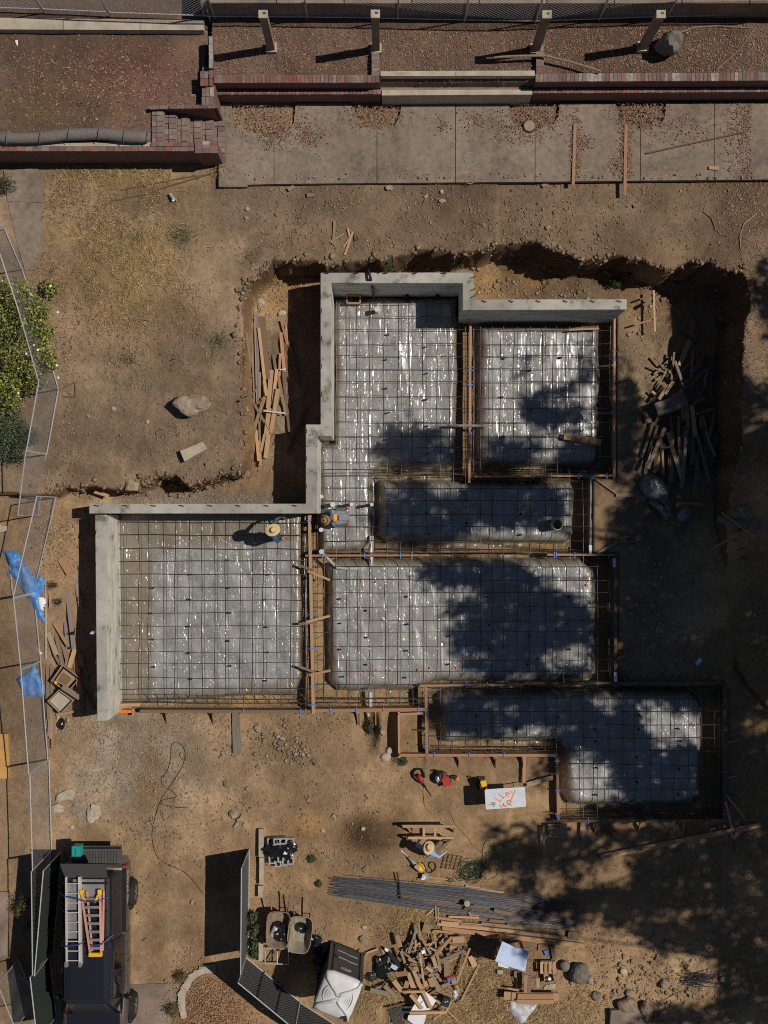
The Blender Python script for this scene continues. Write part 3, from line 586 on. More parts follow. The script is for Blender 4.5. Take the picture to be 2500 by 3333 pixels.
wallcore(w4, [(697, 342), (708, 342), (708, 352), (697, 352)], 1.8, 3.25)
w5 = empty('brick_wall', (0, 0, 0), 'crumbling stepped brick cross wall above the brick stairs', 'wall')
wallcore(w5, [(659, 218), (693, 218), (693, 345), (659, 345)], 1.8, 3.3); wallcore(w5, [(678, 120), (692, 120), (692, 218), (678, 218)], 2.6, 3.5)
wallcore(w5, [(693, 200), (700, 200), (700, 352), (693, 352)], 1.8, 3.25)
for x in (669, 682, 695): bricks(w5, (x, 345), (x, 284), 3.36, .1, .215, m='brick_grey', pale=.1)
for x in (664, 677, 693): bricks(w5, (x, 280), (x, 232), 3.5 if x < 690 else 3.44, .1, .215, m='brick', pale=.15)
bricks(w5, (692, 222), (692, 118), 3.57, .1, .215, m='brick_pale', pale=.5); bricks(w5, (668, 232), (668, 180), 3.2, .09, .215)
# street wall behind the upper terrace
sw = empty('concrete_wall', (0, 0, 0), 'grey concrete retaining wall along the top edge with fence above', 'wall')
wallcore(sw, [(680, 9), (2700, 9), (2700, -6), (680, -6)], 2.9, 4.05, 'concrete_old', 'wall_body')
for i in range(9): wallcore(sw, [(682 + i * 220, 11), (898 + i * 220, 11), (898 + i * 220, -8), (682 + i * 220, -8)], 4.05, 4.1, 'concrete_old', 'coping_slab')
# four posts
for k, (a, b, zt, lab) in enumerate(((857, 48, 5.25, 'square concrete post nearest the brick stairs, leaning shadow to its left'), (1222, 47, 5.3, 'square concrete post standing on the brick wall left of the concrete steps'),
                                     (1780, 49, 5.3, 'square concrete post standing on the brick wall right of the concrete steps'), (2151, 48, 5.2, 'square concrete post beside the big boulder on the terrace'))):
    t = W(a, b, zt); g = 3.15; o = empty('concrete_post', (t.x, t.y, g), lab, 'post', 'concrete posts on the upper terrace')
    MB().box((0, 0, (zt - g) / 2 - .1), (.205, .18, zt - g + .2)).build('shaft', M('concrete_old'), o)
    MB().box((0, 0, zt - g + .012), (.235, .205, .05)).build('cap', M('concrete_pale'), o); MB().box((.03, .02, zt - g + .04), (.07, .05, .012)).build('bracket', M('steel_bar'), o)
    MB().box((0, 0, .07), (.3, .27, .2)).build('footing', M('concrete_pale'), o)

# ================================================================ FOUNDATION WALL
fw = empty('foundation_wall', (0, 0, 0), 'stepped poured concrete foundation wall standing around two sides of the slab', 'foundation wall')
ZW = 1.9
pts = [(290, 1640), (995, 1640), (995, 1382), (1043, 1382), (1043, 888), (1541, 887), (1541, 975), (2040, 974), (2040, 1008), (1506, 1010), (1506, 922), (1078, 922), (1078, 1420), (1033, 1420), (1033, 1672), (290, 1672)]
def bev(pts, z0, z1, name, m, parent, w=.012):
    me = MB().prism([W(a, b, z1) for a, b in pts], z0, z1).mesh(name, M(m)); bm = bmesh.new(); bm.from_mesh(me)
    bmesh.ops.recalc_face_normals(bm, faces=bm.faces); bmesh.ops.bevel(bm, geom=bm.edges[:], offset=w, segments=1, affect='EDGES'); me.materials.append(M('poured_face')); bm.normal_update()
    for f in bm.faces:
        if abs(f.normal.z) < .4: f.material_index = 1
    bm.to_mesh(me); bm.free()
    return link(name, me, parent)
bev(pts, -.45, ZW, 'wall_stem', 'poured_concrete', fw)
bev([(309, 1676), (343, 1676), (352, 2346), (316, 2348)], -.45, 1.74, 'garage_wall', 'poured_concrete', fw)
def stub(px, py, z, dx, dy, ln=.13):
    a = W(px, py, z); MB().tube([a - Vector((0, 0, .05)), a + Vector((0, 0, .05)), a + Vector((dx, dy, .05)).normalized() * 0 + Vector((dx * ln, dy * ln, .06))], .013, 5).build('anchor_bolt', M('steel_bar'), fw)
for x in list(range(310, 1000, 92)): stub(x, 1645, ZW, 1, -.2)
for x in range(1058, 1520, 95): stub(x, 891, ZW, 1, .05)
for x in range(1570, 2030, 88): stub(x, 979, ZW, .9, -.4)
for y in range(1020, 1380, 90): stub(1046, y, ZW, .1, 1)
for y in range(1410, 1640, 90): stub(998, y, ZW, .1, 1)
for y in (905, 945, 968): stub(1536, y, ZW, .9, .25)
for y in range(1740, 2330, 105): stub(313, y, 1.74, .1, 1, .12)
for i in range(9):                                                                # white plastic tie ends on the shaded faces
    for (x, y, z) in ((1110 + i * 50 if i < 8 else 1110, 948, 1.0), (1600 + i * 47, 1031, 1.1), (360 + i * 75, 1676, 1.55)):
        p = W(x, y, z); p.y = {948: W(0, 922, ZW).y, 1031: W(0, 1010, ZW).y, 1676: W(0, 1672, ZW).y}[y] - .012
        MB().box((p.x, p.y, p.z + .15 * math.sin(i * 2.1)), (.02, .02, .07)).build('form_tie', M('pvc'), fw)

# ================================================================ FILM COVERED GRAVEL PADS
def pad(pts, top, label, seed, ring=None, soft=.3):
    P = [tuple(W(a, b, top).xy) for a, b in pts]; xs = [p[0] for p in P]; ys = [p[1] for p in P]; st = .032
    X, Y = np.meshgrid(np.arange(min(xs) - .2, max(xs) + .2, st), np.arange(min(ys) - .2, max(ys) + .2, st))
    d = polydist(X, Y, P) + .12 * (fbm(X * 1.2, Y * 1.2, 3, seed) - .5) + .05 * (fbm(X * 5, Y * 5, 2, seed + 1) - .5)
    t = np.clip(d / soft, 0, 1); prof = np.sqrt(np.clip(1 - (1 - t) ** 2, 0, 1))
    Z = -.32 + (top + .32) * prof + .03 * (fbm(X * .9, Y * .9, 3, seed + 2) - .5)
    Z = Z + .085 * (fbm(X * 2.2, Y * .8 + X * .5, 2, seed + 3) - .5) + .022 * (fbm(X * 6 + Y * 1.5, Y * 2, 2, seed + 4) - .5) + .003 * (fbm(X * 9, Y * 9, 2, seed + 9) - .5)
    k = (d > -.12); idx = -np.ones(X.shape, np.int64); idx[k] = np.arange(k.sum())
    a, b, c, e = idx[:-1, :-1], idx[:-1, 1:], idx[1:, 1:], idx[1:, :-1]; ok = (a >= 0) & (b >= 0) & (c >= 0) & (e >= 0)
    f = np.stack([a[ok], b[ok], c[ok], e[ok]], -1)
    if ring: q = polydist(X, Y, [tuple(W(m, n, top).xy) for m, n in ring]) + .35 * (fbm(X * 1.5, Y * 1.5, 3, seed + 8) - .5); g = sstep(-.1, .25, q)
    else: g = sstep(.05, .35, d + .2 * (fbm(X * 2, Y * 2, 3, seed + 8) - .5)) * .9
    me = npmesh('plastic_sheet', np.c_[X[k], Y[k], Z[k]], f, M('film_over_gravel'), True, {'gravel': g[k]})
    return tag(link('plastic_sheet', me), label, 'plastic sheet', 'clear plastic sheets over gravel inside the forms')
pad([(1084, 962), (1494, 962), (1494, 1060), (1490, 1505), (1460, 1525), (1240, 1520), (1214, 1545), (1214, 1760), (1170, 1800), (1040, 1798), (1036, 1440), (1084, 1438)], .1, 'clear plastic sheet over gravel below the tallest wall, running down its inner side', 100, soft=.22)
pad([(1556, 1052), (1960, 1050), (1958, 1500), (1930, 1525), (1580, 1522), (1552, 1490)], .12, 'clear plastic sheet over gravel in the upper right bay of the slab', 140)
pad([(1230, 1562), (1860, 1560), (1878, 1600), (1872, 1740), (1840, 1772), (1260, 1770), (1226, 1740)], .12, 'long narrow plastic sheet over gravel in the middle bay, with big pipe', 180)
pad([(375, 1655), (990, 1655), (985, 2200), (960, 2262), (378, 2300)], .1, 'clear plastic sheet over gravel in the left garage bay', 220, ring=[(490, 1775), (960, 1760), (975, 2230), (490, 2260)], soft=.2)
pad([(1062, 1835), (1100, 1818), (1890, 1815), (1945, 1850), (1948, 2200), (1900, 2222), (1420, 2225), (1340, 2252), (1100, 2258), (1064, 2220)], .12, 'largest plastic sheet over gravel, in the lower middle bay under the tree shadow', 260)
pad([(1420, 2262), (1450, 2245), (2250, 2245), (2295, 2290), (2290, 2600), (2240, 2632), (1860, 2628), (1836, 2590), (1836, 2440), (1810, 2420), (1440, 2422)], .12, 'L shaped plastic sheet over gravel in the bottom right bay', 300)

# ================================================================ REBAR MATS
def clip(rects, c, vertical, lim=None):
    iv = []
    for r in rects:
        if vertical and r[0] <= c <= r[2]: iv.append((r[1], r[3]))
        if not vertical and r[1] <= c <= r[3]: iv.append((r[0], r[2]))
    iv.sort(); out = []
    for a, b in iv:
        if out and a <= out[-1][1] + 3: out[-1][1] = max(out[-1][1], b)
        else: out.append([a, b])
    return out
def rebar(parent, a, b, z, r=.0095, wob=2.2):
    n = max(2, int(math.hypot(b[0] - a[0], b[1] - a[1]) / 120)); ps = []
    for i in range(n + 1):
        t = i / n; e = random.uniform(-wob, wob)
        nx, ny = (1, 0) if abs(b[1] - a[1]) > abs(b[0] - a[0]) else (0, 1)
        ps.append(W(a[0] + (b[0] - a[0]) * t + nx * e, a[1] + (b[1] - a[1]) * t + ny * e, z + random.uniform(-.012, .012)))
    return MB().tube(ps, r, 5).build('rebar', M('steel_bar'), parent)
def mat_of(name, label, rects, xs, ys, z=.24):
    o = empty(name, (0, 0, 0), label, 'rebar mat')
    for x in xs:
        for a, b in clip(rects, x, True): s_ = random.uniform(-5, 5); rebar(o, (x + s_, a), (x + s_ + random.uniform(-3, 3), b), z)
    for y in ys:
        for a, b in clip(rects, y, False): s_ = random.uniform(-3, 3); rebar(o, (a, y + s_), (b, y + s_ + random.uniform(-4, 4)), z + .022)
    return o
RG = [(388, 1690, 1030, 2300)]
rg = mat_of('rebar_mat', 'steel rebar grid tied across the left garage bay', RG, [414 + 41.6 * i for i in range(15)], [1700 + 42 * i for i in range(15)])
RM = [(1088, 975, 1505, 1800), (1500, 1060, 2006, 1560), (1046, 1440, 1920, 1812), (1018, 1806, 1998, 2296), (1385, 2236, 2372, 2455), (1828, 2440, 2372, 2660)]
rm = mat_of('rebar_mat', 'large steel rebar grid tied across all the right hand bays', RM, [1048 + 42.6 * i for i in range(32)], [990 + 42.8 * i for i in range(40)])
for (a, b) in (((1520, 1060), (1520, 1560)), ((1542, 1060), (1542, 1560)), ((1050, 1528), (2000, 1530)), ((1050, 1540), (2000, 1543)), ((1220, 1785), (1930, 1790)), ((1020, 1798), (1990, 1800)), ((1026, 1700), (1026, 2300)), ((1034, 1700), (1034, 2300)), ((1985, 1040), (1985, 1560)),
               ((1980, 1820), (1980, 2290)), ((1020, 2276), (1390, 2276)), ((1020, 2288), (1390, 2288)), ((1395, 2432), (1830, 2434)), ((1395, 2444), (1830, 2446)), ((1395, 2250), (1395, 2450)), ((2330, 2240), (2330, 2660)), ((2345, 2240), (2345, 2660)), ((1830, 2640), (2365, 2642)), ((1830, 2652), (2365, 2654)), ((1400, 2240), (2360, 2240))):
    for dz in (.14, -.1): rebar(rm, a, b, dz)
for y in (2262, 2276, 2288): rebar(rg, (392, y), (1010, y + 2), .1)
for i in range(16): rebar(rg, (470 + i * 34, 2258), (505 + i * 34, 2296), .12, .008)
for i in range(10): rebar(rm, (1040 + i * 34, 2270), (1070 + i * 34, 2300), .12, .008); rebar(rm, (1400 + i * 40, 2430), (1435 + i * 40, 2455), .12, .008)
for i in range(8): rebar(rm, (1026, 1850 + i * 58), (1050, 1836 + i * 58), .2, .008)
# chairs that hold the mats up
chm = MB().box((0, 0, .06), (.045, .045, .12)); chm.box((0, 0, .13), (.05, .015, .03)); chme = chm.mesh('rebar_chair', M('black_tool'))
ORD = ['first', 'second', 'third', 'fourth', 'fifth', 'sixth', 'seventh', 'eighth']
def chairs(rects, xs, ys, label, grp):
    for i, x in enumerate(xs):
        for j, y in enumerate(ys):
            if not any(r[0] + 25 < x < r[2] - 25 and r[1] + 25 < y < r[3] - 25 for r in rects): continue
            o = link('rebar_chair', chme); p = W(x + random.uniform(-6, 6), y + random.uniform(-4, 4) + (i % 2) * 42, .12); o.location = p; o.rotation_euler = (0, 0, random.uniform(-.3, .3)); tag(o, '%s, %s column %s row' % (label, ORD[i], ORD[j]), 'rebar chair', grp)
chairs([(390, 1790, 985, 2250)], [497 + 125 * i for i in range(4)], [1827 + 85.6 * i for i in range(6)], 'small black rebar chair in the left garage bay', 'rebar chairs in the garage bay')
chairs([(1090, 990, 1490, 1500)], [1263, 1392], [1090 + 85.6 * i for i in range(6)], 'small black rebar chair below the tallest wall', 'rebar chairs in the tall wall bay')
chairs([(1560, 1060, 1960, 1500)], [1640, 1730, 1820], [1165 + 128 * i for i in range(4)], 'small black rebar chair in the upper right bay', 'rebar chairs in the upper right bay')
chairs([(1060, 1830, 1940, 2250)], [1112, 1198, 1325, 1460, 1590, 1720, 1850], [1946 + 85.6 * i for i in range(4)], 'small black rebar chair in the lower middle bay', 'rebar chairs in the lower middle bay')
chairs([(1230, 1550, 1880, 1770)], [1265, 1392, 1520, 1690, 1790], [1628, 1700], 'small black rebar chair in the narrow middle bay', 'rebar chairs in the middle bay')
chairs([(1420, 2250, 2290, 2420), (1840, 2400, 2290, 2630)], [1545, 1680, 1810, 1940, 2075, 2210], [2330, 2372, 2460, 2545], 'small black rebar chair in the bottom right bay', 'rebar chairs in the bottom right bay')

# ================================================================ FORM BOARDS
FB = 'form boards around the slab'
def form(a, b, m, label, w=.045, h=.3, z=.32, clips=(), stakes=(), side=1):
    A, B = W(*a, z), W(*b, z); o = empty('form_board', (A.x, A.y, 0), label, 'form board', FB)
    board('plank', a, b, w * 2, h, m, parent=o, za=z)
    X = (B - A).normalized(); Y = Vector((-X.y, X.x, 0))
    for t in clips:
        c = A + (B - A) * t - o.location; k = MB(); k.bar(c - Y * .075 + Vector((0, 0, .012)), c + Y * .075 + Vector((0, 0, .012)), .03, .02); k.box(tuple(c + Y * .07 - Vector((0, 0, .05))), (.03, .03, .12)); k.box(tuple(c - Y * .07 - Vector((0, 0, .05))), (.03, .03, .12)); k.build('form_clip', M('clip_blue'), o)
    for t in stakes:
        c = A + (B - A) * t - o.location; q = c + Y * side * (w + .024); k = MB(); k.box((q.x, q.y, -.02), (.05, .05, .66)); k.build('stake', M(m), o)
        e = q + Y * side * .42; k = MB(); k.bar((q.x, q.y, .24), (e.x, e.y, -.02), .04, .085); k.build('kicker', M('wood_dark' if random.random() < .5 else 'wood_orange'), o)
    return o
form((1532, 1050), (1528, 1572), 'wood_orange', 'upright form board between the two upper bays', w=.033, clips=(.28, .3, .37, .39, .62, .64, .7, .72))
form((1545, 1552), (1998, 1548), 'wood_orange', 'form board along the foot of the upper right bay', w=.03, clips=(.42, .55, .75, .8, .95))
form((2002, 1030), (2000, 1600), 'wood_orange', 'form board down the right side of the upper right bay', w=.04, clips=(.2, .25, .42, .55), stakes=(.28, .55, .8), side=-1)
form((1926, 1552), (1924, 1790), 'wood_grey', 'short grey form board right of the narrow middle bay', w=.045, clips=(.02,), stakes=(.4,), side=1)
form((994, 1809), (1396, 1808), 'wood_orange', 'form board above the lower middle bay, left piece', w=.03, clips=(.14, .48, .77, .86))
form((1782, 1806), (2004, 1806), 'wood_orange', 'form board above the lower middle bay, right piece', w=.03, clips=(.1, .13, .4, .9))
form((1007, 1676), (1020, 2326), 'wood_new', 'long yellow form board between the garage bay and the lower middle bay', w=.045, z=.36, clips=(.03, .5, .67, .86, .95))
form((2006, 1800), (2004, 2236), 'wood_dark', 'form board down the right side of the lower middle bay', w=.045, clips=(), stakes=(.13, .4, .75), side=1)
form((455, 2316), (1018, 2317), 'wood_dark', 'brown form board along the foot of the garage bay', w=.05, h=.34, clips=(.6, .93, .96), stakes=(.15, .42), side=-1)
form((1020, 2314), (1388, 2310), 'wood_orange', 'form board along the foot of the lower middle bay', w=.05, h=.34, clips=(.15, .38, .62, .93), stakes=(.4, .55), side=-1)
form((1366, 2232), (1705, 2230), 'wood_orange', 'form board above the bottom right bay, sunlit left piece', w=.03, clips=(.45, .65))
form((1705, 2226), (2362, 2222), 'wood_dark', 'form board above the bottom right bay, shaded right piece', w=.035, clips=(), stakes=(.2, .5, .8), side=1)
form((1386, 2234), (1390, 2470), 'wood_orange', 'form board down the left end of the bottom right bay', w=.04, clips=(.1, .33, .82, .95), stakes=(.62,), side=-1)
form((1300, 2459), (1816, 2459), 'wood_orange', 'form board below the left arm of the bottom right bay', w=.04, clips=(.22, .44, .66, .98), stakes=(.38, .61, .78), side=-1)
form((1814, 2456), (1818, 2672), 'wood_orange', 'form board at the inner corner of the L shaped bay', w=.04, clips=(.1, .18, .54, .93), stakes=(.3, .9), side=-1)
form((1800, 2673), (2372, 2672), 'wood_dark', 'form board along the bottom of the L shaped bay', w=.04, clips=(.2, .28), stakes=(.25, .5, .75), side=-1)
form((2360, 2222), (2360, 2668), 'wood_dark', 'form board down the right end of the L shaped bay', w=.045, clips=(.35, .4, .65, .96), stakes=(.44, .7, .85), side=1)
form((1298, 2318), (1300, 2468), 'wood_orange', 'loose form board across the little trench below the slab', w=.035, z=.22, h=.2)
form((1296, 2326), (1386, 2322), 'wood_orange', 'short form board beside the little trench', w=.035, z=.25, h=.2)
form((388, 2296), (456, 2294), 'wood_new', 'short form board at the garage wall end with orange chute', w=.045, z=.34)
FS = ZM(825, 1620, 1.952)
for a, b, m, lab in (((345, 467), (487, 525), 'wood_new', 'short brace across the yellow form board, uppermost'), ((290, 430), (380, 462), 'wood_dark', 'dark brace ending at the yellow form board, uppermost'),
                     ((335, 792), (485, 752), 'wood_new', 'short brace across the yellow form board, middle one'), ((288, 803), (392, 796), 'wood_dark', 'dark brace ending at the yellow form board, middle one'),
                     ((355, 1128), (490, 1098), 'wood_orange', 'short brace across the yellow form board, lowest'), ((285, 1072), (388, 1110), 'wood_dark', 'dark brace ending at the yellow form board, lowest')):
    board('brace', FS(*a), FS(*b), .07, .04, m, lab, 'brace', 'braces across the yellow form board', za=.42)
for a, b, z, w, m, lab in (((1456, 1385), (1600, 1386), .4, .07, 'wood_grey', 'short grey batten across the form board between the upper bays'), ((1836, 1420), (1956, 1440), .3, .19, 'wood_orange', 'short plank lying on the rebar in the upper right bay'),
                           ((1852, 1074), (1950, 1070), .34, .05, 'wood_orange', 'thin batten lying on the rebar below the right wall end'), ((768, 2314), (771, 2452), .12, .24, 'plywood', 'wide plank lying on the dirt below the garage bay'),
                           ((1085, 1064), (1085, 1065), 0, 0, '', '')):
    if w: board('plank', a, b, w, .04, m, lab, 'plank', za=z)
# ================================================================ FENCES
def fence(top_a, top_b, label, h=1.83, zg=None, screen=False, mesh=True, pitch=.062, base=None, bars=0, grp='chain link fence panels', pr=.018):
    """ends given as photo pixels of the top rail (or of the base when base=True)"""
    P = []
    for q in (top_a, top_b):
        if base: g = W(*q, zg) if zg is not None else gp(*q)
        else:
            z = zg if zg is not None else None
            if z is None:
                z = .3
                for _ in range(6): p = W(*q, z + h); z = .5 * z + .5 * gz(p.x, p.y)
            g = W(*q, z + h); g.z = z
        P.append(g)
    A, B = P; o = empty('fence_panel', A, label, 'fence', grp); D = B - A; L = Vector((D.x, D.y, 0)).length; X = Vector((D.x, D.y, 0)) / L; sl = D.z / L
    def pt(s_, t): return Vector((X.x * s_, X.y * s_, sl * s_ + t))
    for nm, a, b in (('post', (0, -.1), (0, h)), ('post', (L, -.1), (L, h)), ('top_rail', (0, h), (L, h)), ('bottom_rail', (0, .06), (L, .06))):
        MB().tube([pt(*a), pt(*b)], pr, 6).build(nm, M('galv'), o)
    for i in range(bars): s_ = L * (i + 1) / (bars + 1); MB().tube([pt(s_, 0), pt(s_, h)], .03, 6).build('post', M('steel_bar'), o)
    if screen:
        n = max(2, int(L / .12)); m_ = 10; Y = Vector((-X.y, X.x, 0)); vs = []; fs = []
        for sd in (0, .004):
            for i in range(n + 1):
                for j in range(m_ + 1):
                    s_, t = L * i / n, .04 + (h - .05) * j / m_; vs.append(pt(s_, t) + Y * (.02 * math.sin(s_ * 5 + t * 2) * math.sin(math.pi * j / m_) + sd - .03))
            b = len(vs) - (n + 1) * (m_ + 1)
            fs += [(b + i * (m_ + 1) + j, b + (i + 1) * (m_ + 1) + j, b + (i + 1) * (m_ + 1) + j + 1, b + i * (m_ + 1) + j + 1) for i in range(n) for j in range(m_)]
        MB().add(vs, fs).build('privacy_screen', M('screen_cloth'), o, smooth=True, fixn=False)
    if mesh:
        k = MB(); r = .0019; lo, hi = .06, h; hh = hi - lo; s_ = -hh
        while s_ < L:
            for sg in (1, -1):
                a0, a1 = max(0, s_), min(L, s_ + hh)
                if a1 - a0 > .02:
                    t0, t1 = a0 - s_, a1 - s_
                    if sg < 0: t0, t1 = hh - t0, hh - t1
                    k.tube([pt(a0, lo + t0), pt(a1, lo + t1)], r, 3, cap=False)
            s_ += pitch * 1.414
        w = k.build('wire_mesh', M('chain_wire'), o, fixn=False); w['kind'] = 'stuff'
    return o
fence((-60, 690), (0, 829), 'chain link fence panel at far left beside the concrete path')
fence((0, 829), (60, 1010), 'chain link fence panel half sunk in the upper leafy bush')
fence((60, 1010), (126, 1244), 'chain link fence panel overgrown by the middle of the leafy bush')
fence((126, 1244), (86, 1467), 'chain link fence panel right below the leafy bush')
fence((84, 1469), (58, 1678), 'chain link fence panel beside the edge of the lawn bank')
fence((120, 1616), (43, 1944), 'chain link fence panel above the upper blue tarp')
fence((44, 1948), (68, 2180), 'chain link fence panel between the two blue tarps')
fence((68, 2182), (93, 2518), 'chain link fence panel crossing the lower blue tarp')
fence((97, 2520), (106, 2834), 'chain link fence panel left of the gravel drive')
fence((102, 2838), (106, 3174), 'bent chain link fence panel left of the dark screened gate', pitch=.09)
fence((141, 2835), (112, 3177), 'narrow dark screened gate leaf beside the truck', screen=True, mesh=False)
fence((98, 3182), (122, 3400), 'dark screened fence panel at the bottom edge left of the truck', screen=True, mesh=False)
fence((-8, 3205), (50, 3350), 'chain link fence panel in the bottom left corner', screen=False, bars=0)
fence((786, 2828), (783, 3172), 'dark screened fence panel left of the wheelbarrows', screen=True, mesh=True, pitch=.09)
fence((775, 3200), (960, 3352), 'dark screened fence panel left of the portable toilet', screen=True, mesh=True, pitch=.075, bars=2)
fence((960, 3354), (1190, 3500), 'dark screened fence panel behind the portable toilet', screen=True, mesh=True, pitch=.075)
for a, b, lab in (((-120, 26), (141, 33), 'fence panel at the far left of the top edge'), ((142, 33), (356, 43), 'fence panel along the top edge, second from the left'), ((357, 44), (697, 56), 'fence panel along the top edge meeting the concrete wall'),
                  ((700, 57), (1000, 58), 'fence panel along the top edge above the first post'), ((1002, 58), (1295, 63), 'fence panel along the top edge above the second post'),
                  ((1296, 63), (1512, 68), 'fence panel along the top edge above the concrete steps'), ((1514, 68), (1742, 72), 'fence panel along the top edge left of the third post'), ((1744, 72), (1950, 64), 'fence panel along the top edge right of the third post'),
                  ((1952, 64), (2170, 56), 'fence panel along the top edge above the fourth post'), ((2172, 56), (2560, 50), 'fence panel at the far right of the top edge')):
    fence(a, b, lab, base=True, zg=3.22, pitch=.085, grp='chain link fence along the top edge')
def rod(name, pts, r, m, label, cat, group=None, z=None, n=6):
    ps = [gp(*p, r) if z is None else W(p[0], p[1], z) for p in pts]
    o = MB().tube([p - ps[0] for p in ps], r, n).build(name, M(m)); o.location = ps[0]; return tag(o, label, cat, group)
rod('steel_pipe', [(148, 1883), (150, 2143)], .032, 'galv', 'loose galvanised pole lying along the fence beside the blue tarp', 'pipe')
rod('steel_pipe', [(32, 1838), (42, 1936)], .025, 'galv', 'short galvanised pole lying behind the fence by the upper tarp', 'pipe')

# ================================================================ LOOSE TIMBER
CNAME = {'wood_new': 'yellowish', 'wood_scrap': 'tan', 'wood_orange': 'orange brown', 'wood_dark': 'dark brown', 'wood_grey': 'grey', 'plywood': 'dull brown', 'pvc': 'white', 'cardboard': 'cardboard'}
def boards(lst, mapf, sc, zb, label, cat, group, name='board', th=.038, jit=0., noun='board'):
    """lst: x1,y1,x2,y2,width (pixels of the enlargement), material, height over ground[, own label]; label: where the pile is"""
    mx = [(q[0] + q[2]) / 2 for q in lst]; my = [(q[1] + q[3]) / 2 for q in lst]; sx, sy = sorted(mx), sorted(my); n_ = len(lst)
    def third(v, sv, w): return w[0] if v < sv[n_ // 3] else w[2] if v > sv[2 * n_ // 3] else w[1]
    for i, q in enumerate(lst):
        x1, y1, x2, y2, w, m, z = q[:7]; a, b = mapf(x1, y1), mapf(x2, y2); ln = math.hypot(x2 - x1, y2 - y1) / sc / S; wm = w / sc / S
        auto = '%s %s %s %s, %s %s of %s' % ('long' if ln > 1.1 else 'short' if ln < .45 else 'medium', 'broad' if wm > .11 else 'thin' if wm < .06 else 'narrow', CNAME[m], noun, third(my[i], sy, ('upper', 'middle', 'lower')), third(mx[i], sx, ('left', 'centre', 'right')), label)
        mid = ((a[0] + b[0]) / 2, (a[1] + b[1]) / 2); zz = (zb if zb is not None else gp(*mid).z) + z
        board(name, a, b, wm, th, m, q[7] if len(q) > 7 else auto, cat, group, za=zz + random.uniform(-jit, jit), zb=zz + random.uniform(-jit, jit), roll=random.uniform(-.12, .12) if jit else 0)
LP = ZM(780, 1000, 4.254); G = 'lumber pile left of the tall wall'
boards([(215, 85, 255, 1600, 36, 'wood_grey', .12, 'very long grey timber down the left of the left lumber pile'), (170, 330, 215, 1500, 30, 'wood_scrap', .08, 'long brown timber leaning along the left edge of the left lumber pile'), (240, 90, 275, 1900, 26, 'wood_grey', .16), (300, 130, 370, 1000, 110, 'wood_dark', .16, 'wide brown plywood strip at the top of the left lumber pile'),
        (265, 285, 370, 1230, 38, 'wood_new', .2, 'straight pale timber lying over the wide plywood strip'), (575, 180, 650, 480, 30, 'wood_orange', .12), (570, 350, 620, 900, 45, 'wood_orange', .1), (470, 660, 500, 880, 40, 'wood_scrap', .1), (560, 640, 550, 960, 30, 'wood_new', .15), (440, 870, 395, 1400, 60, 'wood_new', .18, 'broad orange plank in the middle of the left lumber pile'),
        (515, 855, 460, 1350, 40, 'wood_new', .22), (530, 1130, 440, 1700, 55, 'wood_new', .25), (550, 1190, 480, 1640, 30, 'wood_grey', .2), (540, 960, 640, 1500, 36, 'wood_scrap', .2), (600, 900, 700, 1850, 32, 'wood_dark', .12), (410, 1400, 370, 1760, 65, 'wood_new', .24), (150, 1250, 350, 1600, 34, 'wood_scrap', .34, 'short timber lying crosswise over the left lumber pile'),
        (350, 1240, 180, 1740, 44, 'wood_scrap', .3, 'thick timber crossing the left lumber pile at a slant'), (370, 1600, 450, 1740, 32, 'wood_new', .28), (225, 1700, 265, 2130, 40, 'wood_new', .18), (270, 1480, 280, 1850, 26, 'wood_grey', .22), (345, 1760, 295, 2000, 34, 'wood_new', .24), (400, 1760, 360, 2090, 60, 'wood_scrap', .22, 'broad plank at the lower end of the left lumber pile'),
        (275, 1850, 295, 2200, 32, 'wood_new', .14), (75, 340, 60, 580, 14, 'wood_orange', .05), (95, 350, 150, 760, 26, 'wood_grey', .06), (265, 650, 260, 900, 22, 'wood_orange', .1), (285, 900, 280, 1280, 24, 'wood_grey', .14), (240, 1340, 320, 1280, 16, 'wood_new', .26), (640, 240, 660, 520, 30, 'wood_orange', .08), (680, 480, 820, 1080, 34, 'wood_dark', .08), (930, 1400, 660, 2030, 34, 'wood_dark', .08), (330, 1435, 630, 1470, 18, 'pvc', .34, 'pale pointed stake lying across the left lumber pile'), (565, 870, 640, 855, 18, 'pvc', .26, 'short white stake end in the left lumber pile')],
       LP, 4.254, None, 'the left lumber pile', 'timber', G)
rod('branch', [LP(0, 1295), LP(90, 1265), LP(200, 1180), LP(250, 1100)], .03, 'branch', 'curved dark branch at the left edge of the left lumber pile', 'branch', z=2.0)
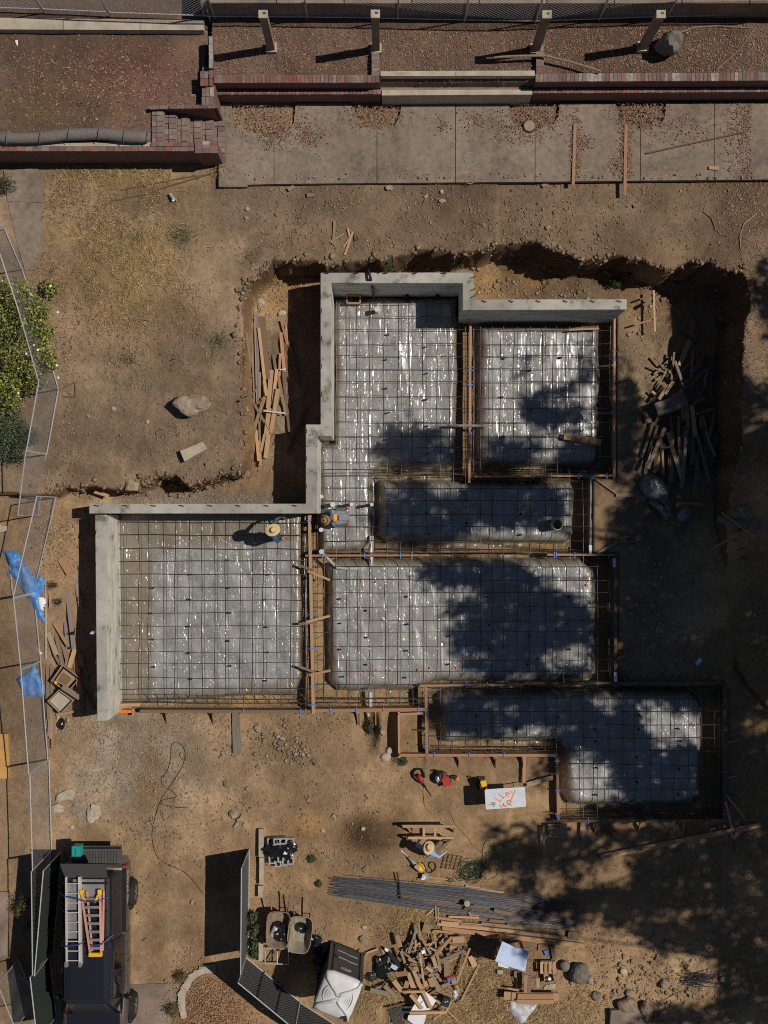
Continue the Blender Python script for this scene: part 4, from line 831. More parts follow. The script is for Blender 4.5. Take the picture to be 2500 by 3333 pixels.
# dark heap right of the slab
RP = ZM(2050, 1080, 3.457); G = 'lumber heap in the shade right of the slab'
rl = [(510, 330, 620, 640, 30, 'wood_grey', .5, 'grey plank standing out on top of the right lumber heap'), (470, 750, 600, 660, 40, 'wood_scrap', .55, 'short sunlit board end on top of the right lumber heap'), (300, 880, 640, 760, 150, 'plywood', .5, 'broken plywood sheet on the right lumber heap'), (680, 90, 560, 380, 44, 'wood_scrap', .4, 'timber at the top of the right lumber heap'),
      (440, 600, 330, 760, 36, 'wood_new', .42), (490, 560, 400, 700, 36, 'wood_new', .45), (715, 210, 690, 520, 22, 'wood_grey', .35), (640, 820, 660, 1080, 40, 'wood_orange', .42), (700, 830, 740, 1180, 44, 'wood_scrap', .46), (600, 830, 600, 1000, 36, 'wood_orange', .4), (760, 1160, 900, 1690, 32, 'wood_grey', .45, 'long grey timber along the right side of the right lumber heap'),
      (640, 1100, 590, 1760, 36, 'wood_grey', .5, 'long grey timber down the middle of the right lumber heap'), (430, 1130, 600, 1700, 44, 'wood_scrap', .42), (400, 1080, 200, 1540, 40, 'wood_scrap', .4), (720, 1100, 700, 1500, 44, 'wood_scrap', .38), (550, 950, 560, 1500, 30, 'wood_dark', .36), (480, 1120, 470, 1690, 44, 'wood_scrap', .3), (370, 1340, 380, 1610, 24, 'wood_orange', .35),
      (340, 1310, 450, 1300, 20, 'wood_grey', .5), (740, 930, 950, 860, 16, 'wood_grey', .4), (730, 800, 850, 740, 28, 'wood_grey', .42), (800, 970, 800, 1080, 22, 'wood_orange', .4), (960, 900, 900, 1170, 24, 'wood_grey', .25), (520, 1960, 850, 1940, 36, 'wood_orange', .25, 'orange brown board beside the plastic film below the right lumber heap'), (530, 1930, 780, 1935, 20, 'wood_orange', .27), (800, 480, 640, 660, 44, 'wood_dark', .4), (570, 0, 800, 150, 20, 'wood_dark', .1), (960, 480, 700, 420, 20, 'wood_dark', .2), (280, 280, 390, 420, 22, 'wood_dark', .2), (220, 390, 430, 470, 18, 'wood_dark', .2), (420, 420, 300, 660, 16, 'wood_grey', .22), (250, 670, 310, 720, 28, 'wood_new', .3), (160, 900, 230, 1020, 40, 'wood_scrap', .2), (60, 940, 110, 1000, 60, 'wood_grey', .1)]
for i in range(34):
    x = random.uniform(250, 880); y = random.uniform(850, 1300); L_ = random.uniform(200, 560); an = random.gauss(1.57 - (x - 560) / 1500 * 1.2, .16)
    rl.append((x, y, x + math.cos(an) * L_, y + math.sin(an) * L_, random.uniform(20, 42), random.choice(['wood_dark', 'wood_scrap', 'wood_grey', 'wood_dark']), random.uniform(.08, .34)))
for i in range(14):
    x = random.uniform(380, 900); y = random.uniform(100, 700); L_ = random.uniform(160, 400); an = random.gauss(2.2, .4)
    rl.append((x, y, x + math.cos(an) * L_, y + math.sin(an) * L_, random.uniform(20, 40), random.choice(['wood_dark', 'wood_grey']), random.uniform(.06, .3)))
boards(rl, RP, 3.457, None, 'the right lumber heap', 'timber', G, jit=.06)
# timber by the left fence
LF = ZM(0, 1740, 3.16); G = 'scrap timber between the fence and the garage wall'
boards([(620, 240, 720, 400, 75, 'wood_orange', .08, 'short brown plank alone on the dirt left of the garage wall'), (680, 480, 760, 1180, 44, 'wood_grey', .12, 'long grey timber leaning towards the cardboard boxes'), (760, 1180, 810, 1620, 44, 'wood_new', .1), (770, 430, 840, 800, 40, 'wood_grey', .06), (555, 910, 690, 1130, 32, 'wood_new', .14), (480, 970, 580, 1240, 50, 'wood_scrap', .08), (570, 990, 640, 1340, 40, 'wood_scrap', .12), (670, 900, 700, 1160, 36, 'wood_grey', .1), (770, 1180, 710, 1370, 44, 'wood_new', .16, 'orange timber end standing out above the cardboard boxes'), (510, 570, 520, 750, 26, 'wood_orange', .05), (610, 1020, 690, 1300, 30, 'wood_scrap', .06), (820, 1210, 840, 1360, 60, 'wood_scrap', .06),
        (480, 1100, 500, 1900, 34, 'wood_scrap', .08), (520, 1240, 540, 1800, 28, 'wood_grey', .1), (545, 1400, 500, 2080, 30, 'wood_scrap', .12), (470, 1500, 490, 2000, 30, 'wood_grey', .06), (550, 1850, 540, 2200, 34, 'wood_scrap', .1, 'board end sticking out towards the gravel by the fence'), (600, 1860, 590, 2000, 30, 'wood_new', .06), (560, 1900, 580, 2050, 26, 'wood_scrap', .05), (520, 1800, 520, 2100, 26, 'wood_scrap', .13), (690, 1240, 680, 1360, 30, 'wood_scrap', .1), (560, 1240, 620, 1340, 24, 'wood_grey', .15), (860, 1330, 900, 1500, 26, 'wood_grey', .05), (870, 1580, 980, 1800, 26, 'wood_dark', .05), (850, 1650, 850, 1850, 24, 'wood_dark', .05), (800, 1380, 820, 1620, 30, 'wood_new', .14), (580, 1860, 770, 1820, 24, 'wood_scrap', .08)],
       LF, 3.16, None, 'the fence side timber', 'timber', G)
# stakes on the north dirt
NS = ZM(825, 540, 1.952); G = 'wooden stakes on the dirt above the pit'
boards([(516, 350, 508, 500, 16, 'wood_scrap', .05, 'straight stake lying apart, left one above the pit'), (488, 487, 575, 430, 12, 'wood_scrap', .04, 'slanting stake crossing the straight one above the pit'), (600, 395, 612, 450, 12, 'wood_new', .05, 'short upper stake of the little bundle above the pit'), (632, 420, 580, 568, 13, 'wood_new', .06, 'longest stake of the little bundle above the pit'), (570, 520, 615, 455, 9, 'wood_scrap', .05, 'thin stake of the little bundle above the pit'), (640, 425, 650, 475, 12, 'wood_dark', .05, 'dark stake at the right of the little bundle above the pit')], NS, 1.952, None, '', 'stake', G, 'stake')
# boards on the terrace and other single ones
for a, b, w, m, z, lab in (((1872, 405), (1866, 602), .085, 'wood_orange', 2.25, 'long plank lying on the concrete terrace, left of two'), ((2038, 405), (2034, 635), .085, 'wood_orange', 2.25, 'long plank lying on the concrete terrace, right of two'), ((2308, 546), (2340, 548), .09, 'wood_new', 2.25, 'small wooden block on the concrete terrace'),
                           ((1890, 558), (1918, 553), .03, 'wood_new', 2.23, 'thin wood sliver on the concrete terrace'), ((1955, 2790), (2478, 2685), .14, 'wood_new', .2, 'very long timber lying at a slant below the L shaped bay'),
                           ((2128, 945), (2132, 1080), .06, 'wood_new', .75, 'upright batten of the little ladder of stakes in the pit corner'), ((2095, 995), (2135, 975), .1, 'wood_scrap', .7, 'short board leaning on the batten in the pit corner'), ((2065, 1058), (2140, 1036), .05, 'wood_orange', .7, 'lower cross batten in the pit corner'), ((2085, 975), (2140, 955), .05, 'wood_dark', .7, 'upper cross batten in the pit corner'),
                           ((305, 1600), (355, 1615), .1, 'wood_new', .9, 'short board on the dirt just above the garage wall'), ((1515, 2885), (1640, 2906), .07, 'wood_new', .1, 'thin board lying on the rebar bundle edge'),
                           ((2335, 1690), (2480, 1715), .18, 'wood_grey', .5, 'wide board in the shade at the right edge'), ((2350, 1668), (2465, 1756), .06, 'wood_orange', .58, 'slanting stake crossing the wide board at the right edge'), ((2476, 1660), (2408, 1776), .06, 'wood_orange', .6, 'steep stake crossing the wide board at the right edge'), ((2320, 1785), (2435, 1720), .06, 'wood_orange', .57, 'low stake leaning away from the wide board at the right edge'),
                           ((2005, 1612), (2080, 1612), .1, 'wood_scrap', .45, 'short board at the corner right of the middle bay'), ((1975, 1745), (2065, 1745), .14, 'wood_dark', .42, 'dark plank in the shade right of the middle bay'), ((1945, 1800), (2010, 1765), .06, 'wood_scrap', .45, 'diagonal brace at the corner above the lower middle bay'), ((2010, 1765), (2070, 1762), .06, 'wood_scrap', .45, 'level brace at the corner above the lower middle bay'),
                           ((1940, 1560), (2005, 1605), .06, 'wood_dark', .45, 'diagonal brace right of the narrow middle bay'), ((2010, 2145), (2095, 2100), .09, 'wood_dark', .42, 'long dark brace right of the lower middle bay'), ((1715, 2555), (1805, 2530), .14, 'wood_scrap', .2, 'brace board on the dirt left of the L corner'), ((1708, 2463), (1706, 2550), .08, 'wood_orange', .22, 'stake board running down beside the drill table'),
                           ((2365, 2590), (2425, 2662), .06, 'wood_scrap', .35, 'diagonal brace outside the bottom right corner'), ((2362, 2610), (2385, 2705), .07, 'wood_orange', .36, 'steep brace outside the bottom right corner'), ((2390, 2672), (2460, 2668), .05, 'wood_scrap', .3, 'thin batten outside the bottom right corner'), ((2388, 2680), (2390, 2770), .1, 'wood_dark', .2, 'board standing in the dirt below the bottom right corner'), ((1770, 2690), (1772, 2810), .05, 'wood_scrap', .25, 'stake beside the little stack below the L shaped bay'),
                           ((1900, 2680), (1898, 2755), .09, 'wood_scrap', .22, 'board end sticking out below the L shaped bay')):
    if 'right edge' in lab: z = gp((a[0] + b[0]) / 2, (a[1] + b[1]) / 2).z + z - .42
    board('plank', a, b, w, .04, m, lab, 'plank', za=z)
G = 'short boards stacked at the lower corner of the L bay'
for i, (a, b, z) in enumerate((((1785, 2688), (1845, 2687), .3), ((1786, 2697), (1858, 2700), .36), ((1790, 2712), (1845, 2710), .3), ((1786, 2720), (1844, 2722), .2))):
    board('board', a, b, .1, .045, 'wood_scrap', 'short board in the little stack at the lower corner of the L bay', 'board', G, za=z)
# long lumber stack, plank stack, pallet slats (bottom right)
LS = ZM(1400, 2900, 3.318); G = 'long lumber stack below the rebar bundle'
boards([(75, 360, 900, 440, 34, 'wood_new', .1), (900, 440, 1500, 520, 34, 'wood_scrap', .1), (130, 410, 1660, 595, 46, 'wood_orange', .14, 'longest plank at the lower edge of the long lumber stack'), (120, 340, 560, 372, 24, 'wood_new', .12), (200, 280, 530, 292, 20, 'wood_new', .1), (75, 290, 340, 328, 26, 'wood_new', .11), (330, 368, 570, 388, 22, 'wood_new', .17), (555, 355, 1000, 402, 30, 'wood_scrap', .12), (640, 320, 810, 335, 30, 'wood_scrap', .12), (690, 210, 880, 250, 34, 'wood_scrap', .13, 'short board lying on the right part of the rebar bundle'), (830, 365, 1220, 400, 26, 'wood_scrap', .1), (800, 470, 1600, 575, 26, 'wood_orange', .08), (1490, 480, 1600, 500, 90, 'wood_scrap', .12), (420, 230, 445, 275, 24, 'wood_orange', .1), (450, 262, 530, 270, 18, 'wood_orange', .1), (85, 180, 90, 330, 12, 'wood_new', .1), (60, 165, 66, 320, 12, 'wood_new', .1), (1000, 390, 1380, 440, 28, 'wood_dark', .1), (1180, 580, 1172, 650, 16, 'wood_orange', .06), (1320, 600, 1345, 750, 40, 'wood_scrap', .08)],
       LS, 3.318, None, 'the long lumber stack', 'timber', G, th=.06)
G = 'plank stack at the bottom edge right of the scrap heap'
boards([(798, 1132, 870, 1136, 84, 'wood_new', .3, 'square plank end at the left of the bottom plank stack'), (880, 1140, 1392, 1148, 84, 'wood_new', .3, 'widest plank of the bottom plank stack'), (945, 1145, 1335, 1150, 64, 'wood_orange', .36, 'narrow plank on top of the bottom plank stack'), (935, 1200, 1338, 1200, 46, 'wood_orange', .4, 'front plank of the bottom plank stack'), (1036, 910, 1030, 1100, 38, 'wood_new', .42, 'left of two upright planks above the bottom plank stack'), (1078, 915, 1070, 1100, 36, 'wood_scrap', .38, 'right of two upright planks above the bottom plank stack'), (835, 1055, 960, 1078, 18, 'wood_scrap', .3, 'thin batten above the bottom plank stack')], LS, 3.318, .05, '', 'plank', G, 'plank', th=.05)
o = empty('wooden_pallet', gp(*LS(1290, 830)), 'small wooden pallet with upright slats beside the two shaded boulders', 'pallet')
for x in (1205, 1250, 1295, 1340): board('slat', LS(x, 768), LS(x, 895), .085, .02, 'wood_new', parent=o, za=.3)
for y in (775, 885): board('bearer', LS(1200, y), LS(1350, y), .07, .09, 'wood_scrap', parent=o, za=.275)

# scrap heap
SP = ZM(1180, 2900, 4.366); G = 'scrap wood heap beside the portable toilet'
sl_ = [(780, 510, 655, 890, 34, 'wood_grey', .3, 'long grey timber at the top of the scrap heap'), (800, 480, 825, 650, 20, 'wood_scrap', .34), (830, 650, 975, 910, 34, 'wood_scrap', .36), (1015, 560, 1050, 830, 24, 'wood_new', .3), (1270, 660, 1070, 880, 44, 'wood_new', .4, 'orange board slanting through the upper right of the scrap heap'), (1055, 870, 1110, 1130, 34, 'wood_scrap', .42), (1450, 850, 1100, 1000, 40, 'wood_grey', .45, 'grey plank crossing the upper right of the scrap heap'), (1360, 940, 1230, 1000, 26, 'wood_new', .35), (1195, 980, 1200, 1220, 76, 'wood_scrap', .36, 'broad plank standing beside the red packet in the scrap heap'), (1525, 820, 1345, 1300, 28, 'wood_new', .25, 'long thin stake at the right edge of the scrap heap'), (1665, 1040, 1400, 1570, 30, 'wood_new', .1, 'outermost long stake right of the scrap heap'), (1655, 1370, 1330, 1600, 26, 'wood_dark', .08, 'dark board lying right of the scrap heap'),
       (815, 880, 870, 1290, 26, 'wood_new', .55, 'thin upright stake in the middle of the scrap heap'), (655, 960, 780, 1050, 50, 'wood_scrap', .44), (680, 1030, 800, 1060, 60, 'wood_dark', .4), (700, 1130, 830, 1100, 70, 'wood_orange', .42), (500, 1190, 640, 1170, 66, 'wood_orange', .44, 'short wide board at the left of the scrap heap'), (660, 1070, 800, 1240, 34, 'wood_scrap', .5), (720, 1130, 850, 1420, 46, 'wood_new', .52), (960, 1180, 1100, 1420, 66, 'wood_scrap', .44, 'broad plank slanting through the lower middle of the scrap heap'), (960, 1240, 1010, 1360, 80, 'wood_new', .46), (870, 1330, 940, 1310, 80, 'wood_new', .42), (445, 1280, 560, 1430, 66, 'wood_scrap', .4, 'short wide plank at the lower left of the scrap heap'), (310, 1350, 450, 1480, 56, 'wood_scrap', .26), (110, 1410, 510, 1500, 62, 'wood_grey', .22, 'long weathered plank sticking out left of the scrap heap'), (190, 1390, 360, 1320, 30, 'wood_grey', .2),
       (660, 1160, 740, 1420, 74, 'wood_new', .38), (640, 1290, 590, 1460, 66, 'wood_new', .36), (620, 1440, 890, 1432, 34, 'wood_new', .56, 'board lying level above the white packaging'), (700, 1450, 830, 1600, 74, 'wood_dark', .42, 'dark short plank on the white packaging'), (680, 1480, 850, 1680, 44, 'wood_new', .5), (860, 1430, 980, 1680, 44, 'wood_new', .55, 'plank lying across the white packaging'), (670, 1740, 1190, 1730, 38, 'wood_new', .35, 'level plank at the bottom of the scrap heap'), (1260, 1570, 1190, 1720, 30, 'wood_new', .38), (1040, 1560, 1190, 1660, 38, 'wood_scrap', .4), (1200, 1700, 1350, 1850, 22, 'wood_new', .1), (1130, 1360, 1330, 1290, 44, 'wood_scrap', .38), (1270, 1310, 1330, 1280, 60, 'wood_scrap', .42), (1280, 700, 1450, 690, 90, 'wood_new', .26, 'short wide board at the upper right of the scrap heap'), (1240, 800, 1350, 830, 60, 'wood_orange', .24), (490, 630, 540, 800, 54, 'wood_new', .3, 'short board standing apart at the top left of the scrap heap'), (545, 860, 605, 1030, 34, 'wood_grey', .34), (60, 885, 215, 830, 26, 'wood_new', .08, 'thin yellow board between the toilet and the scrap heap'),
       (1000, 940, 1050, 1100, 50, 'wood_scrap', .4), (900, 1090, 1000, 1150, 46, 'wood_scrap', .38), (1530, 930, 1600, 1080, 76, 'wood_new', .12, 'short wide board lying right of the scrap heap'), (860, 520, 990, 560, 130, 'cardboard', .2, 'torn cardboard piece at the top of the scrap heap'), (350, 1670, 600, 1600, 26, 'wood_dark', .12), (1010, 1830, 1140, 1740, 22, 'wood_new', .1), (970, 960, 1070, 870, 22, 'wood_scrap', .44), (940, 800, 1070, 870, 24, 'wood_scrap', .4), (760, 700, 750, 850, 24, 'wood_new', .38), (870, 810, 900, 920, 26, 'wood_new', .36), (990, 720, 1020, 750, 30, 'wood_new', .3), (1130, 700, 1230, 680, 30, 'wood_new', .28), (1030, 570, 1280, 600, 26, 'wood_new', .2), (900, 360, 1030, 240, 22, 'wood_new', .08), (1340, 1340, 1370, 1440, 26, 'wood_scrap', .2)]
for i in range(96):
    an = random.uniform(0, 6.3); rr = random.uniform(0, 1) ** .6; x = 900 + math.cos(an) * rr * 400; y = 1080 + math.sin(an) * rr * 480; L_ = random.uniform(35, 220); a2 = random.uniform(0, 3.14)
    sl_.append((x - math.cos(a2) * L_ / 2, y - math.sin(a2) * L_ / 2, x + math.cos(a2) * L_ / 2, y + math.sin(a2) * L_ / 2, random.uniform(14, 62), random.choice(['wood_new', 'wood_scrap', 'wood_scrap', 'wood_orange', 'wood_dark', 'wood_grey', 'plywood']), (1 - rr) * .25 + random.uniform(.04, .16)))
boards(sl_, SP, 4.366, .06, 'the scrap heap', 'wood offcut', G, 'wood_offcut', jit=.035)

# rebar bundle
rb = empty('rebar_bundle', gp(1300, 2890), 'long bundle of loose steel reinforcing bars on the dirt', 'rebar bundle')
for i in range(74):
    t = i / 73; x0 = random.uniform(1068, 1130) if t > .3 else random.uniform(1075, 1230); xx = 1700 + random.uniform(0, 190)
    y0 = 2822 + t * 92 + (20 if t < .3 else 0); y1 = 2912 + t * 100 + (xx - 1750) * .15
    y0 += (x0 - 1070) * .15; e = random.uniform(-8, 8); zt = .06 + .05 * random.random()
    a, b = W(x0, y0, zt + .02), W(xx, y1 + e, zt); m_ = (a + b) / 2 + Vector((0, random.uniform(-.02, .02), 0))
    MB().tube([q - rb.location for q in (a, m_, b)], .009, 5).build('rebar', M('steel_blue'), rb)
rod('steel_bar', [(1292, 2840), (1300, 2880), (1303, 2926)], .022, 'black_tool', 'black bar lying across the rebar bundle', 'bar', z=.19)
w_ = MB()
for i in range(46):
    a = Vector((random.uniform(-.55, -.1), random.uniform(-.22, .22), random.uniform(0, .14))); b = a + Vector((random.uniform(.35, .75), random.uniform(-.18, .22), random.uniform(-.03, .05))); w_.tube([a, b], .008, 4)
o = w_.build('wire_offcuts', M('steel_blue')); o.location = gp(2275, 3185, .04); tag(o, 'tangle of short steel rod offcuts on the sunlit dirt at lower right', 'rod offcuts', kind='thing')
# small welded grid by the squatting worker
gd = empty('rebar_grid', gp(1470, 2805), 'small square rebar grid lying beside the squatting worker', 'rebar grid')
for i in range(5):
    q = ZM(1280, 2480, 3.456); f1 = lambda t, u: q(580 + 190 * t - 35 * u, 1040 + 25 * t + 150 * u)
    for (a, b) in ((f1(i / 4, -.05), f1(i / 4, 1.05)), (f1(-.05, i / 4), f1(1.05, i / 4))): MB().tube([W(*a, .1) - gd.location, W(*b, .1) - gd.location], .012, 5).build('rebar', M('rust'), gd)
# ================================================================ PICKUP TRUCK
tk = empty('pickup_truck', (-8.51, -10.42, .06), 'dark pickup truck with lowered tailgate and two ladders on its roof rack', 'pickup truck')
def ring(y, pr): return [Vector((x, y, z)) for x, z in pr]
def half(p): return [(-x, z) for x, z in p] + [(x, z) for x, z in reversed(p)]
lo = [(.78, .36), (.93, .48), (.955, .8), (.925, 1.0), (.86, 1.07)]
body = MB(); body.loft([ring(y, half([(x * s_, z + dz * (z > .9)) for x, z in lo])) for y, s_, dz in ((.0, .97, 0), (-.08, 1, 0), (-1.9, 1, 0), (-4.1, 1, .02), (-4.3, 1, .06), (-5.2, .96, .0), (-5.5, .86, -.1))])
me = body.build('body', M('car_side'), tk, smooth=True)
for sx in (-1, 1):                                                     # fender flares and bed rails
    for yc in (-.99, -4.38):
        k = MB(); k.tube([(sx * .955, yc + .46 * math.cos(a), .4 + .46 * math.sin(a)) for a in np.linspace(-.1, 3.25, 12)], .035, 6); k.build('fender_flare', M('car_trim'), tk, smooth=True)
    k = MB(); k.bar((sx * .88, -.05, 1.075), (sx * .88, -1.9, 1.075), .11, .03); k.build('bed_rail', M('car_trim'), tk)
# topper over the bed: closed shell, a dark panel for its open back
k = MB(); k.loft([ring(y, half([(.87, 1.07), (.82, 1.3), (.68, 1.72), (.63, 1.8), (.55, 1.845)])) for y in (-.1, -1.92)]); cap = k.build('bed_topper', M('car_paint'), tk)
for sx in (-1, 1):
    k = MB(); k.add([(sx * .815, -.3, 1.28), (sx * .815, -1.75, 1.28), (sx * .69, -1.75, 1.68), (sx * .69, -.3, 1.68), (sx * .80, -.3, 1.28), (sx * .80, -1.75, 1.28), (sx * .67, -1.75, 1.68), (sx * .67, -.3, 1.68)], [(0, 1, 2, 3), (7, 6, 5, 4), (0, 4, 5, 1), (2, 6, 7, 3), (1, 5, 6, 2), (0, 3, 7, 4)]); k.build('side_glass', M('car_trim'), cap)
k = MB(); k.box((0, -.09, 1.45), (1.2, .02, .62)); k.build('opening_shade_panel', M('car_trim'), tk)  # dark panel standing in for the shaded hollow under the hatch
k = MB(); k.add([(-.64, -.06, 1.85), (.58, -.06, 1.85), (.62, .44, 2.18), (-.68, .44, 2.18), (-.64, -.06, 1.82), (.58, -.06, 1.82), (.62, .44, 2.15), (-.68, .44, 2.15)], [(0, 1, 2, 3), (7, 6, 5, 4), (0, 4, 5, 1), (2, 6, 7, 3), (1, 5, 6, 2), (0, 3, 7, 4)]); k.build('rear_hatch', M('bed_liner'), tk)
tg = MB().box((0, .27, .77), (1.46, .5, .06)).build('tailgate', M('bed_liner'), tk)
for i in range(15): MB().box((-.62 + i * .0886, .2, .81), (.045, .34, .022)).build('rib', M('bed_liner'), tg)
MB().box((0, .47, .808), (1.42, .06, .016)).build('top_edge', M('car_trim'), tg)
MB().box((0, .06, .5), (1.75, .14, .16)).build('rear_bumper', M('alloy'), tk)
for sx in (-1, 1): MB().box((sx * .87, -.03, .9), (.1, .08, .3)).build('tail_light', M('red_tool'), tk)
# cab
gh = [(.9, 1.07), (.875, 1.15), (.725, 1.68), (.675, 1.79), (.6, 1.845), (.48, 1.87)]
k = MB(); k.loft([ring(y, half([(x * s_, z if z < 1.2 else z - dz) for x, z in gh])) for y, s_, dz in ((-1.96, .98, .1), (-2.12, 1, .01), (-2.8, 1, 0), (-3.55, 1, .01), (-3.72, .97, .08), (-4.3, .93, .66))]); cab = k.build('cab', M('car_paint'), tk)
for sx in (-1, 1):
    for (y0, y1) in ((-2.2, -2.78), (-2.9, -3.62)):
        k = MB(); o1 = [(sx * .865, y0, 1.2), (sx * .865, y1 - .12, 1.2), (sx * .722, y1, 1.7), (sx * .722, y0 - .03, 1.7)]; o2 = [(x - sx * .03, y, z) for x, y, z in o1]
        k.add(o1 + o2, [(0, 1, 2, 3), (7, 6, 5, 4), (0, 4, 5, 1), (2, 6, 7, 3), (1, 5, 6, 2), (0, 3, 7, 4)]); k.build('window', M('glass_dark'), cab); MB().tube([Vector(q_) + Vector((sx * .006, 0, .004)) for q_ in o1 + o1[:1]], .01, 5, cap=False).build('window_trim', M('bed_liner'), cab)
    k = MB(); k.lathe([(.01, -.1), (.06, -.09), (.07, .0), (.06, .09), (.01, .1)], 10, (sx * 1.04, -3.78, 1.16), Euler((0, math.pi / 2, 0)).to_matrix()); k.build('side_mirror', M('car_trim'), tk, smooth=True)
    for y in (-2.3, -3.05): MB().box((sx * .962, y, .98), (.03, .16, .035)).build('door_handle', M('alloy'), tk)
    for y in (-1.95, -2.82, -3.85): MB().box((sx * .958, y, .76), (.006, .012, .5)).build('door_gap', M('black_tool'), tk)
k = MB(); k.add([(-.84, -4.26, 1.16), (.84, -4.26, 1.16), (.62, -3.73, 1.77), (-.62, -3.73, 1.77), (-.84, -4.28, 1.12), (.84, -4.28, 1.12), (.62, -3.72, 1.72), (-.62, -3.72, 1.72)], [(0, 1, 2, 3), (7, 6, 5, 4), (0, 4, 5, 1), (2, 6, 7, 3), (1, 5, 6, 2), (0, 3, 7, 4)]); k.build('windshield', M('glass_dark'), cab)
for t in (-.35, .25): MB().tube([(t - .3, -4.28, 1.18), (t + .3, -4.22, 1.215)], .012, 5).build('wiper', M('black_tool'), tk)
MB().box((0, -2.95, 1.878), (.9, 1.15, .012)).build('roof_panel', M('car_paint'), cab)
for sx in (-1, 1): MB().bar((sx * .64, -2.1, 1.83), (sx * .64, -3.6, 1.83), .03, .025).build('roof_rail', M('car_trim'), cab)
k = MB(); k.loft([ring(y, half([(.8, 1.02), (.76, z)])) for y, z in ((-4.28, 1.16), (-4.8, 1.15), (-5.4, 1.05))]); k.build('hood', M('car_paint'), tk)
for sx in (-1, 1):
    for yc in (-.99, -4.38):
        m_ = Euler((0, math.pi / 2, 0)).to_matrix()
        wh = MB().lathe([(.2, -.13), (.36, -.13), (.395, -.08), (.4, 0), (.395, .08), (.36, .13), (.2, .13)], 26, (sx * .93, yc, .38), m_).build('wheel', M('rubber'), tk, smooth=True)
        r_ = MB().lathe([(.02, -.1), (.24, -.1), (.245, .0), (.23, .115), (.215, .12), (.2, .09), (.02, .06)] if sx > 0 else [(.02, .1), (.24, .1), (.245, .0), (.23, -.115), (.215, -.12), (.2, -.09), (.02, -.06)], 20, (sx * .93, yc, .38), m_).build('rim', M('car_trim'), wh)
        for a in range(6):
            an = a * math.pi / 3; MB().bar((sx * 1.066, yc, .38), (sx * 1.06, yc + .25 * math.cos(an), .38 + .25 * math.sin(an)), .055, .03, Vector((1, 0, 0))).build('spoke', M('alloy'), wh)
def text(name, body_, loc, size, m, rot, parent=None, ext=.002):
    c = bpy.data.curves.new(name, 'FONT'); c.body = body_; c.size = size; c.align_x = 'CENTER'; c.align_y = 'CENTER'; c.extrude = ext; c.resolution_u = 2; c.materials.append(M(m))
    t = bpy.data.objects.new(name, c); COL.objects.link(t); me = bpy.data.meshes.new_from_object(t.evaluated_get(bpy.context.evaluated_depsgraph_get())); bpy.data.objects.remove(t)
    o = link(name, me, parent); o.location = loc; o.rotation_euler = rot; return o
text('decal', 'TRD OFF ROAD', (.953, -.62, .93), .14, 'alu', (R(82), 0, R(90)), tk)
# rack, ladders, straps
for y in (-.2, -1.0, -1.85): MB().bar((-.66, y, 1.9), (.6, y, 1.9), .05, .035).build('rack_bar', M('car_trim'), tk)
MB().box((.05, -.36, 1.865), (.9, .52, .02)).build('roof_plate', M('alu_plate'), tk); MB().box((-.42, -1.0, 1.862), (.3, 1.6, .02)).build('roof_plate', M('alu_plate'), tk)
ld = empty('extension_ladder', (-8.51, -10.42, 2.0), 'long aluminium extension ladder on the left of the truck roof', 'ladder')
for x in (-.57, -.2, -.155): MB().bar((x, .0, 0), (x + .02, -2.5, 0), .045, .09).build('rail', M('alu'), ld)
for i in range(9): y = -.2 - i * .275; MB().tube([(-.57, y, .0), (-.18, y, .0)], .016, 6).build('rung', M('alu'), ld)
for x in (-.56, -.17): MB().box((x, -2.5, 0), (.09, .14, .1)).build('foot', M('alu_plate'), ld)
sd = empty('step_ladder', (-8.51, -10.42, 2.0), 'folded orange step ladder with yellow cap on the truck roof', 'ladder')
for x0, x1 in ((-.13, .13), (.41, .44)): MB().bar((x0, -.43, .04), (x1, -2.18, .04), .055, .06).build('rail', M('fibre_orange'), sd)
for x0, x1 in ((.02, .17), (.5, .47)): MB().bar((x0, -.4, -.02), (x1, -2.12, -.02), .05, .04).build('rear_rail', M('fibre_orange'), sd)
for i in range(7):
    t = i / 6; MB().box((.15 + .13 * t, -.62 - 1.4 * t, .05), (.52 - .25 * t, .075, .03)).build('tread', M('alu_plate'), sd)
MB().box((.285, -2.2, .05), (.38, .1, .1)).build('top_cap', M('yellow'), sd)
for x, s_ in ((-.12, 1), (.4, -1)):
    MB().box((x, -.42, .04), (.1, .14, .1)).build('foot', M('yellow'), sd); MB().bar((x, -.46, .09), (x + s_ * .14, -.7, .09), .05, .02).build('spreader', M('yellow'), sd)
for lab, ps in (('blue strap over both ladders near the rear hatch', [(-.78, -.5, -.1), (-.6, -.52, .09), (.05, -.66, .12), (.35, -.66, .12), (.62, -.6, -.08)]), ('blue strap over the aluminium ladder near the cab', [(-.72, -1.98, -.12), (-.55, -1.96, .08), (-.17, -1.9, .09), (-.05, -1.86, -.08)]), ('blue strap over the orange ladder near the cab', [(.1, -1.95, .0), (.17, -1.93, .11), (.48, -1.88, .11), (.75, -1.7, -.1)])):
    k = MB()
    for a, b in zip(ps, ps[1:]): k.bar(a, b, .032, .006)
    o = k.build('strap', M('strap_blue')); o.location = (-8.51, -10.42, 2.02); tag(o, lab, 'strap', 'blue straps on the truck roof')
cl = empty('cooler_box', (-9.03, -9.98, .862), 'teal plastic tool case standing on the lowered tailgate', 'case'); MB().box((0, 0, .14), (.24, .32, .28)).build('case', M('teal'), cl); MB().box((0, 0, .295), (.26, .34, .04)).build('lid', M('teal'), cl); MB().tube([(0, -.09, .31), (0, -.09, .35), (0, .09, .35), (0, .09, .31)], .012, 6).build('handle', M('teal'), cl)

